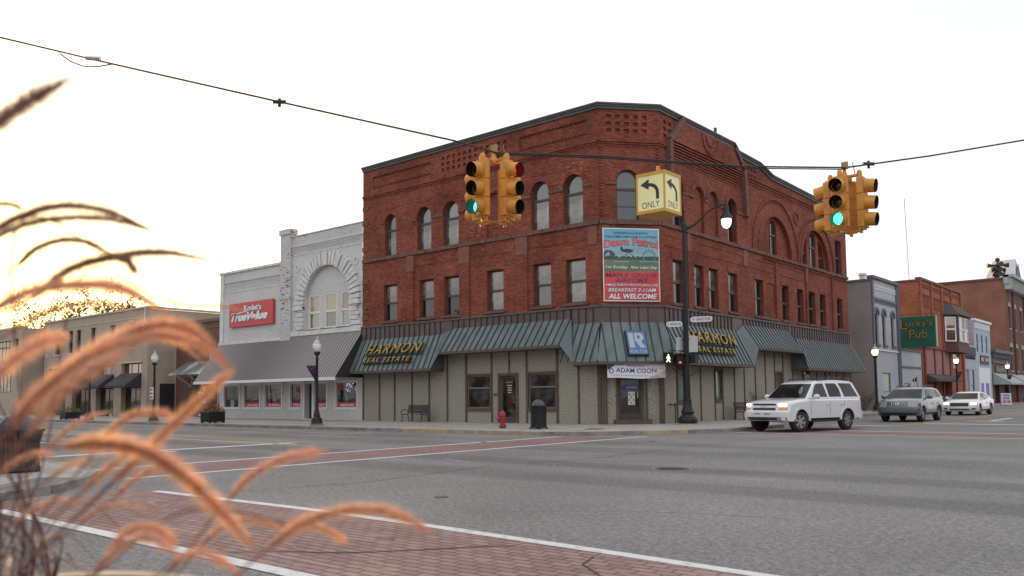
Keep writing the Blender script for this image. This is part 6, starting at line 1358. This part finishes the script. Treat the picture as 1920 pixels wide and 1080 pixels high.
def suv_extra(r,hw,hwz,nf,paint):
    for s in (1,-1):
        a=M(); a.box(-.75,1.0,s*hw-.10,s*hw+.12,.36,.42); a.build('running_board',plast,r)
        for x in (1.52,-1.43):
            a=M(); a.prism(lambda u,v,d,s=s:(u,s*(hw+d),v),ring(x,.39,.45,.53,.05,PI-.05,18),-.02,.03); a.build('wheel_arch_flare',paint,r)
        a=M(); y=s*(hwz(1.86)-.10); a.tube([(.0,y,1.90),(-.1,y,1.96),(-.5,y,1.985),(-1.4,y,1.99),(-1.9,y,1.97),(-2.05,y,1.90)],[.02,.035,.03,.03,.035,.02],6); a.build('roof_rail',plast,r,smooth=50)
    a=M(); a.box(-.5,-.45,-.7,.7,1.97,2.0); a.box(-1.7,-1.62,-.72,.72,1.98,2.015); a.build('roof_bar',plast,r)
    a=M(); a.prism(lambda y,z,d:nf(y,z,.03+d),[(-.13,.925),(-.05,.925),(-.04,.95),(.04,.95),(.05,.925),(.13,.925),(.11,.965),(.04,.965),(.04,.985),(-.04,.985),(-.04,.965),(-.11,.965)],0,0); a.build('gold_badge',P('badge_gold',(.6,.42,.12),.3,metal=.8),r)
    a=M(); a.box(-2.2,-1.85,-.5,.5,1.92,1.94); a.build('roof_spoiler',plast,r)
SUV=dict(hw=.985,xf=1.52,xr=-1.43,wr=.39,sill=.50,belt=1.24,cw=.93,tum=.30,wi=1,
 nose=[(2.34,.40),(2.46,.44),(2.50,.58),(2.50,.74),(2.42,.765),(2.40,.80),(2.36,1.06),(2.28,1.12)],top=[(1.9,1.185),(1.4,1.235),(1.02,1.26),(0,1.27),(-1.4,1.27),(-2.40,1.27)],tail=[(-2.44,1.2),(-2.48,.95),(-2.50,.75),(-2.56,.72),(-2.56,.50),(-2.48,.42)][:],
 cabin=[(1.04,1.22),(.34,1.81),(.14,1.88),(-.4,1.925),(-1.4,1.935),(-2.0,1.91),(-2.16,1.85),(-2.42,1.22)],
 win=[[(.76,1.28),(.36,1.73),(.22,1.775),(-.16,1.79),(-.24,1.28)],[(-.36,1.28),(-.32,1.79),(-.98,1.79),(-1.12,1.58),(-1.14,1.28)],[(-1.34,1.28),(-1.26,1.6),(-1.16,1.80),(-1.98,1.79),(-2.26,1.28)]],
 doors=[(.92,-.29),(-.29,-1.22)],mirror=(.72,1.30),taillamp=(.80,.95,.75,1.2),extra=suv_extra,spokes=6,round=.9,
 front=[('grille_slot',[(-.50,.50,.985,1.055),(-.50,.50,.815,.895)],plast,.014),('grille_bar',[(-.52,.52,.905,.975)],wpt,.02),('headlight',[(.60,.90,.965,1.05)],hlit,.016),('indicator',[(.62,.93,.83,.89)],amb,.016),('bumper_intake',[(.08,.36,.665,.695),(-.36,-.08,.665,.695)],plast,.014),('lower_bumper',[(-.93,.93,.40,.56)],plast,.014),('fog_lamp',[(.62,.76,.46,.54)],hoff,.022)])
sc_=Vector((-13.22,34.25)); car('suv','large white four-by-four turning at the corner with headlights and amber lamps lit','car',SUV,wpt,sc_,(-.24,-.97),1.07,steer=-.22)
def cross_extra(r,hw,hwz,nf,paint):
    for s in (1,-1):
        a=M(); y=s*(hwz(1.6)-.08); a.tube([(.1,y,1.63),(-.1,y,1.69),(-1.5,y,1.70),(-1.75,y,1.64)],.025,6); a.build('roof_rail',plast,r)
    a=M()
    for i in range(9): y=-.34+.085*i; a.patch(lambda u,v:nf(u,v,.03),[y-.012,y+.012],[.80,.94])
    a.build('grille_bars',chrome,r); a=M(); a.prism(lambda y,z,d:nf(y,z,.04+d),ring(0,.87,.055,.075,0,2*PI,16),0,0); a.build('badge',chrome,r)
CRO=dict(hw=.91,xf=1.32,xr=-1.30,wr=.355,sill=.42,belt=1.08,cw=.86,tum=.36,wi=1,
 nose=[(2.12,.30),(2.20,.40),(2.24,.55),(2.22,.68),(2.14,.71),(2.11,.80),(2.06,.94),(1.95,1.0)],top=[(1.6,1.07),(1.2,1.115),(.95,1.13),(0,1.12),(-1.2,1.14),(-2.1,1.14)],tail=[(-2.20,1.05),(-2.27,.8),(-2.34,.70),(-2.34,.48),(-2.25,.40)],
 cabin=[(1.10,1.08),(.28,1.54),(.05,1.60),(-.4,1.64),(-1.2,1.63),(-1.75,1.57),(-1.85,1.53),(-2.2,1.08)],
 win=[[(.78,1.13),(.30,1.47),(.1,1.51),(-.2,1.52),(-.24,1.13)],[(-.32,1.13),(-.29,1.52),(-1.0,1.52),(-1.12,1.13)],[(-1.22,1.13),(-1.12,1.51),(-1.55,1.48),(-1.95,1.16)]],
 doors=[(.85,-.28),(-.28,-1.15)],mirror=(.66,1.15),taillamp=(.66,.86,.75,1.02),extra=cross_extra,spokes=5,round=1.0,
 front=[('grille',[(-.38,.38,.79,.95)],plast,.014),('headlight',[(.46,.84,.74,.95)],hoff,.016),('indicator',[(.48,.84,.70,.735)],P('lens_clear',(.35,.33,.28),.2),.016),('bumper',[(-.88,.88,.46,.67)],cladding,.018),('lower_intake',[(-.80,.80,.31,.43)],plast,.014)])
car('crossover','silver-grey crossover waiting in the lane behind the turning white vehicle','car',CRO,spt,Vector((-12.66,47.9)),(-.02,-1),1.11)
def sed_extra(r,hw,hwz,nf,paint): 
    a=M(); a.patch(lambda u,v:nf(u,v,.03),[-.5,.5],[.655,.672]); a.patch(lambda u,v:nf(u,v,.03),[-.01,.01],[.56,.76]); a.build('grille_cross',plast,r)
SED=dict(hw=.95,xf=1.50,xr=-1.52,wr=.36,sill=.36,belt=1.0,cw=.86,tum=.48,wi=1,
 nose=[(2.32,.24),(2.42,.32),(2.45,.45),(2.42,.56),(2.38,.66),(2.33,.78),(2.22,.84)],top=[(1.8,.93),(1.3,.99),(.95,1.02),(0,1.03),(-1.4,1.05),(-2.2,1.05)],tail=[(-2.46,1.02),(-2.52,.85),(-2.54,.6),(-2.5,.36)],
 cabin=[(1.15,.98),(.28,1.36),(.05,1.42),(-.4,1.45),(-.9,1.43),(-1.25,1.37),(-1.4,1.34),(-2.05,1.0)],
 win=[[(.80,1.05),(.30,1.29),(.05,1.35),(-.22,1.36),(-.28,1.05)],[(-.36,1.05),(-.32,1.36),(-.9,1.34),(-1.45,1.12),(-1.5,1.05)]],
 doors=[(.88,-.32),(-.32,-1.28)],mirror=(.70,1.04),taillamp=(.6,.9,.8,.95),extra=sed_extra,spokes=5,round=1.05,
 front=[('grille',[(-.50,.50,.56,.76)],plast,.014),('headlight',[(.58,.90,.66,.79)],hlit,.016),('lower_intake',[(-.55,.55,.34,.41)],plast,.014),('fog_recess',[(.66,.86,.36,.45)],plast,.014)])
car('sedan','white saloon car with headlights on, farthest of the three cars','car',SED,wpt,Vector((-12.95,62.6)),(-.01,-1),1.07)
# ================================================================ VEGETATION
leafd=P('tree_leaf',(.05,.065,.025),.7,(.085,.10,.035),3); bark=P('bark',(.06,.05,.04),.9)
def tree(name,label,loc,H_,cr,seed,nl=5200,leaf=.22,sparse=.5,m_=leafd,trunk=.25):
    rr=random.Random(seed); r=empty(name,label,'tree',loc); base=Vector(loc); a=M(); tips=[]
    def limb(p,d,l,rad,lv):
        pts=[p]; q=p.copy(); dd=d.copy(); n=4
        for i in range(n):
            dd=(dd+Vector((rr.uniform(-.22,.22),rr.uniform(-.22,.22),rr.uniform(-.05,.2)))).normalized(); q=q+dd*l/n; pts.append(q.copy())
        a.tube(pts,[rad*(1-.6*i/n) for i in range(n+1)],6 if lv<2 else 4,cap=False)
        if lv>=3: tips.extend(pts[1:]); return
        for i in range(rr.choice((3,4,4)) if lv else 7):
            t=rr.uniform(.35,1); s=pts[min(n,int(t*n))]; az=rr.uniform(0,2*PI); e=Vector((cos(az),sin(az),rr.uniform(.1,.9))).normalized(); limb(s,(dd*.35+e).normalized(),l*rr.uniform(.5,.7),rad*.5,lv+1)
        if lv==2: tips.append(pts[-1])
    limb(base,Vector((0,0,1)),H_*.5,trunk,0); a.build('trunk',bark,r)
    b=M()
    for i in range(nl):
        c=rr.choice(tips); p=c+Vector((rr.gauss(0,1),rr.gauss(0,1),rr.gauss(0,1)))*cr; s=leaf*rr.uniform(.5,1.2)
        x=Vector((rr.uniform(-1,1),rr.uniform(-1,1),rr.uniform(-1,1))).normalized(); y=x.cross(Vector((rr.random(),rr.random(),rr.random()+.1))).normalized(); b.add([p-x*s,p-y*s*.5,p+x*s,p+y*s*.5],[(0,1,2,3)])
    b.build('crown',m_,r)
tree('tree','thin-leaved tree showing over the roof of the tan block, right one',(-119,52.0,0),24,.38,11,nl=5200,leaf=.24,trunk=.3)
tree('tree','thin-leaved tree beside the low sun over the tan block roof, left one',(-124,46.5,0),22,.38,23,nl=4200,leaf=.22,trunk=.28)
tree('tree','leafy street tree across the wide street, out of frame, nearer one',(-56,3.6,0),13,.5,31,nl=2600,leaf=.4,trunk=.25)
tree('tree','leafy street tree across the wide street, out of frame, farther one',(-75,3.9,0),14,.5,37,nl=2600,leaf=.4,trunk=.25)
tree('tree','green tree beyond the tall brick block at the right edge',(-17,168,0),30,.8,5,nl=5000,leaf=.4,trunk=.4)
# creeper in the alley and leafless shrub behind the white vehicle
def shrub(label,loc,w,h,m1,m2,n1,n2,seed,name='shrub'):
    rr=random.Random(seed); r=empty(name,label,'shrub',loc); a=M(); b=M(); base=Vector(loc)
    for i in range(n1):
        az=rr.uniform(0,2*PI); p=base+Vector((rr.uniform(-.1,.1),rr.uniform(-.1,.1),0)); pts=[p]; d=Vector((cos(az)*w,sin(az)*w,h))*rr.uniform(.5,1)
        for k in range(1,6): t=k/5; pts.append(p+Vector((d.x*t,d.y*t,d.z*(t-.35*t*t*rr.uniform(0,1))))+Vector((rr.uniform(-.04,.04),rr.uniform(-.04,.04),0)))
        a.tube(pts,.008,4,cap=False)
        for k in range(n2): c=rr.choice(pts[2:])+Vector((rr.uniform(-.12,.12),rr.uniform(-.12,.12),rr.uniform(-.1,.1))); s=rr.uniform(.03,.07); x=Vector((rr.uniform(-1,1),rr.uniform(-1,1),rr.uniform(-1,1))).normalized(); y=x.cross(Vector((0,.3,1))).normalized(); b.add([c-x*s,c-y*s*.6,c+x*s,c+y*s*.6],[(0,1,2,3)])
    a.build('stems',m1,r); b.build('leaves',m2,r)
twig=P('twig',(.09,.06,.045),.9)
shrub('dark red-leaved creeper shrub at the foot of the grey side wall in the alley',(-20.9,66.4,.1),1.1,2.1,twig,P('leaf_red',(.12,.03,.025),.7,(.06,.05,.04),5),26,9,3)
shrub('bare brown shrub in front of the pebble-dashed wall behind the white vehicle',(-19.7,45.2,.15),.8,2.0,twig,P('leaf_tan',(.14,.10,.07),.8),34,4,9)
# ---------------- fountain grass in the foreground pot
pm,n,b=nodes('grass_plume'); N=n.nodes.new; L=n.links.new; n.nodes.remove(b)
oi=N('ShaderNodeObjectInfo'); cr=N('ShaderNodeValToRGB'); cr.color_ramp.elements[0].color=(.78,.50,.33,1); cr.color_ramp.elements[1].color=(.85,.52,.42,1); L(oi.outputs['Random'],cr.inputs[0])
df=N('ShaderNodeBsdfDiffuse'); tl=N('ShaderNodeBsdfTranslucent'); L(cr.outputs[0],df.inputs[0]); tl.inputs[0].default_value=(1.0,.70,.46,1); mx=N('ShaderNodeMixShader'); mx.inputs[0].default_value=.62; L(df.outputs[0],mx.inputs[1]); L(tl.outputs[0],mx.inputs[2]); L(mx.outputs[0],n.nodes['Material Output'].inputs[0])
core=P('plume_core',(.24,.10,.07),.8,(.34,.16,.11),30); stalk=P('grass_stalk',(.10,.035,.03),.7,(.18,.07,.04),20); blade_m=P('grass_blade',(.14,.035,.03),.6,(.22,.09,.05),12)
POT=pt(28,1150,1.75); potr=empty('grass_pot','round concrete planter tub at the bottom left holding the tall grass','planter',(POT.x,POT.y,0)); PZ=POT.z
a=M(); a.lathe([(.27,0),(.31,.1),(.36,PZ*.7),(.40,PZ-.06),(.43,PZ-.05),(.43,PZ),(.38,PZ),(.36,PZ-.08),(.01,PZ-.08)],(POT.x,POT.y,0),36); a.build('tub',P('pot_concrete',(.34,.29,.23),.9,(.26,.22,.18),6,bump=.2),potr,smooth=40)
a=M(); a.lathe([(.36,PZ-.06),(.2,PZ-.04),(.01,PZ-.03)],(POT.x,POT.y,0),24); a.build('soil',P('soil',(.05,.035,.025),.95),potr)
GR=empty('fountain_grass','tall fountain grass with arching orange-pink bottlebrush plumes filling the left foreground','grass plant',(POT.x,POT.y,PZ-.05))
def bez(pts,n):    # Catmull-Rom through points
    P_=[pts[0]*2-pts[1]]+pts+[pts[-1]*2-pts[-2]]; o=[]
    for i in range(1,len(P_)-2):
        for k in range(n):
            t=k/n; a_,b_,c_,d_=P_[i-1:i+3]; o.append(.5*((2*b_)+(c_-a_)*t+(2*a_-5*b_+4*c_-d_)*t*t+(3*b_-a_-3*c_+d_)*t**3))
    o.append(pts[-1]); return o
PL=[ # plume path (picture directions), distance at root and tip, brush radius m, bristle count factor
 ([(-60,268),(0,225),(60,185),(132,146)],.95,1.1,.011,.7),
 ([(-40,450),(40,405),(120,386),(205,397),(288,434)],1.35,1.5,.012,.7),
 ([(-30,455),(50,420),(130,408),(215,412),(285,434)],1.3,1.45,.010,.8),
 ([(30,500),(70,465),(120,450),(170,456),(214,480)],1.6,1.7,.011,.7),
 ([(60,560),(130,505),(210,482),(300,473),(402,489)],1.45,1.6,.013,.9),
 ([(-30,590),(60,545),(150,534),(235,542),(330,600)],1.05,1.2,.018,1),
 ([(210,482),(240,490),(256,514)],1.45,1.5,.010,.8),
 ([(20,800),(100,715),(190,650),(280,612),(360,618),(440,690)],1.1,1.15,.017,1),
 ([(60,770),(130,690),(215,635),(300,628),(380,650),(436,700)],1.2,1.25,.017,1),
 ([(210,905),(270,850),(330,790),(400,725),(442,690)],1.15,1.2,.016,1),
 ([(20,800),(70,740),(140,685),(220,645),(300,630)],1.0,1.05,.018,1),
 ([(-20,720),(30,670),(80,640),(130,632)],1.0,1.1,.017,.8),
 ([(50,820),(110,745),(180,690),(250,655)],.95,1.0,.016,.9),
 ([(180,845),(215,800),(262,775),(310,776),(346,800)],1.3,1.35,.013,1),
 ([(115,838),(190,832),(275,848),(350,898),(420,965),(482,1035)],1.05,1.0,.018,1.1),
 ([(425,940),(470,893),(530,860),(575,850),(616,845)],1.25,1.3,.013,1.1),
 ([(150,925),(200,880),(245,850),(290,842)],1.2,1.25,.012,.9),
 ([(214,932),(262,893),(315,868),(350,862)],1.3,1.35,.011,.9),
 ([(500,1030),(560,985),(630,960),(700,955),(762,972),(812,1002)],1.15,1.2,.016,1.2),
 ([(368,1035),(410,992),(455,975),(500,980),(528,995)],1.35,1.4,.011,1),
 ([(560,985),(600,990),(630,1004),(652,1018)],1.3,1.35,.010,1),
 ([(205,1035),(235,1000),(275,988),(310,1002),(334,1030)],1.1,1.15,.013,1),
 ([(186,1068),(215,1032),(262,1010),(300,1018),(330,1040)],1.05,1.1,.012,1),
 ([(318,1062),(350,1040),(385,1038),(420,1055),(455,1082)],1.1,1.15,.012,1),
 ([(20,985),(62,955),(112,938),(168,946)],1.3,1.35,.008,.8),
 ([(90,900),(130,872),(170,862)],1.3,1.35,.010,.6),
 ([(300,560),(350,572),(420,575),(470,590)],1.7,1.8,.008,.35),
 ([(-20,386),(15,382),(45,392)],1.5,1.5,.007,.5),
 ([(130,690),(190,640),(260,622),(330,640),(395,690)],1.4,1.45,.010,.8),
 ([(240,880),(310,815),(370,760),(415,722)],1.35,1.4,.009,.8),
 ([(-10,640),(60,600),(120,575),(200,570),(262,592)],1.5,1.6,.010,.6),
 ([(60,880),(110,820),(160,785),(215,770)],1.5,1.55,.009,.8),
 ([(140,990),(190,955),(245,945),(290,962)],1.5,1.55,.008,.8),
 ([(-20,905),(30,865),(75,850),(110,862)],1.4,1.45,.010,.8),
]
rr=random.Random(21); base0=Vector((POT.x,POT.y,PZ-.05))
sil_core=P('plume_core_silhouette',(.17,.085,.06),.8,(.25,.125,.085),30); sil_bristle=P('bristle_silhouette',(.30,.16,.11),.8)  # darker copies: backlit silhouette tone painted into the upper plumes against the sky
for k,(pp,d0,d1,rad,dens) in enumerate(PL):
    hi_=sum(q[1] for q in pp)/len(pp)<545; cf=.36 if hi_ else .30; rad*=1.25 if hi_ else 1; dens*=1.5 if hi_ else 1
    m_=len(pp); pts=[pt(x,y,d0+(d1-d0)*i/(m_-1)) for i,(x,y) in enumerate(pp)]; path=bez(pts,10); n=len(path)
    c=M(); c.tube(path,[rad*cf*min(1,.5+i/(n*.1+1))*(1-.75*(i/(n-1))**3) for i in range(n)],6)
    st=c.build('plume',[sil_core if hi_ else core],GR,smooth=60); ORG[st.name]=Vector(ORG[GR.name])
    b_=M(); L_=sum((path[i+1]-path[i]).length for i in range(n-1)); cnt=int(L_*7000*dens*(rad/.015)**.5)
    for i in range(cnt):
        t=rr.random(); s=t*(n-1); i0=min(n-2,int(s)); p=path[i0].lerp(path[i0+1],s-i0); tg=(path[i0+1]-path[i0]).normalized()
        q=Vector((rr.gauss(0,1),rr.gauss(0,1),rr.gauss(0,1))); q=(q-tg*q.dot(tg)).normalized(); env=min(1,.35+t*5)*min(1,(1-t)*3.2+.12)
        e=(q+tg*rr.uniform(.35,1.0)).normalized()*rad*1.3*env*rr.uniform(.5,1.15); sd_=tg.cross(q).normalized()*.0011
        b_.add([p+sd_,p-sd_,p+e],[(0,1,2)])
    b_.build('bristles',sil_bristle if hi_ else pm,st)
    # stalk from the crown of the plant up to the plume
    root=base0+Vector((rr.uniform(-.12,.12),rr.uniform(-.12,.12),0)); d=(pts[1]-pts[0]).normalized(); up=Vector((0,0,1)); L2=(pts[0]-root).length
    ctrl=[root,root+(pts[0]-root)*.4+up*.06*L2,pts[0]-d*L2*.18,pts[0]]
    s_=M(); s_.tube(bez(ctrl,8),.0017,5); s_.build('stalk',stalk,GR,smooth=60)
for i in range(16):   # leaf blades
    az=rr.uniform(0,2*PI); l=rr.uniform(.2,.5); root=base0+Vector((rr.uniform(-.14,.14),rr.uniform(-.14,.14),0)); out=Vector((cos(az),sin(az),0)); h=rr.uniform(.1,.3)
    ctrl=[root,root+out*l*.2+Vector((0,0,h*.75)),root+out*l*.55+Vector((0,0,h)),root+out*l+Vector((0,0,h*.55))]; q=bez(ctrl,6); s_=M(); V=[];n=len(q)
    for j_,p in enumerate(q):
        t=j_/(n-1); tg=(q[min(j_+1,n-1)]-q[max(j_-1,0)]).normalized(); sd_=tg.cross(Vector((0,0,1))).normalized()*.0045*(1-t**2)*(1 if t<1 else 0)+Vector((1e-5,0,0)); V+=[p-sd_,p+Vector((0,0,-.0015)),p+sd_]
    s_.add(V,[f for j_ in range(n-1) for f in ((3*j_,3*j_+1,3*j_+4,3*j_+3),(3*j_+1,3*j_+2,3*j_+5,3*j_+4))]); s_.build('blade',blade_m,GR)
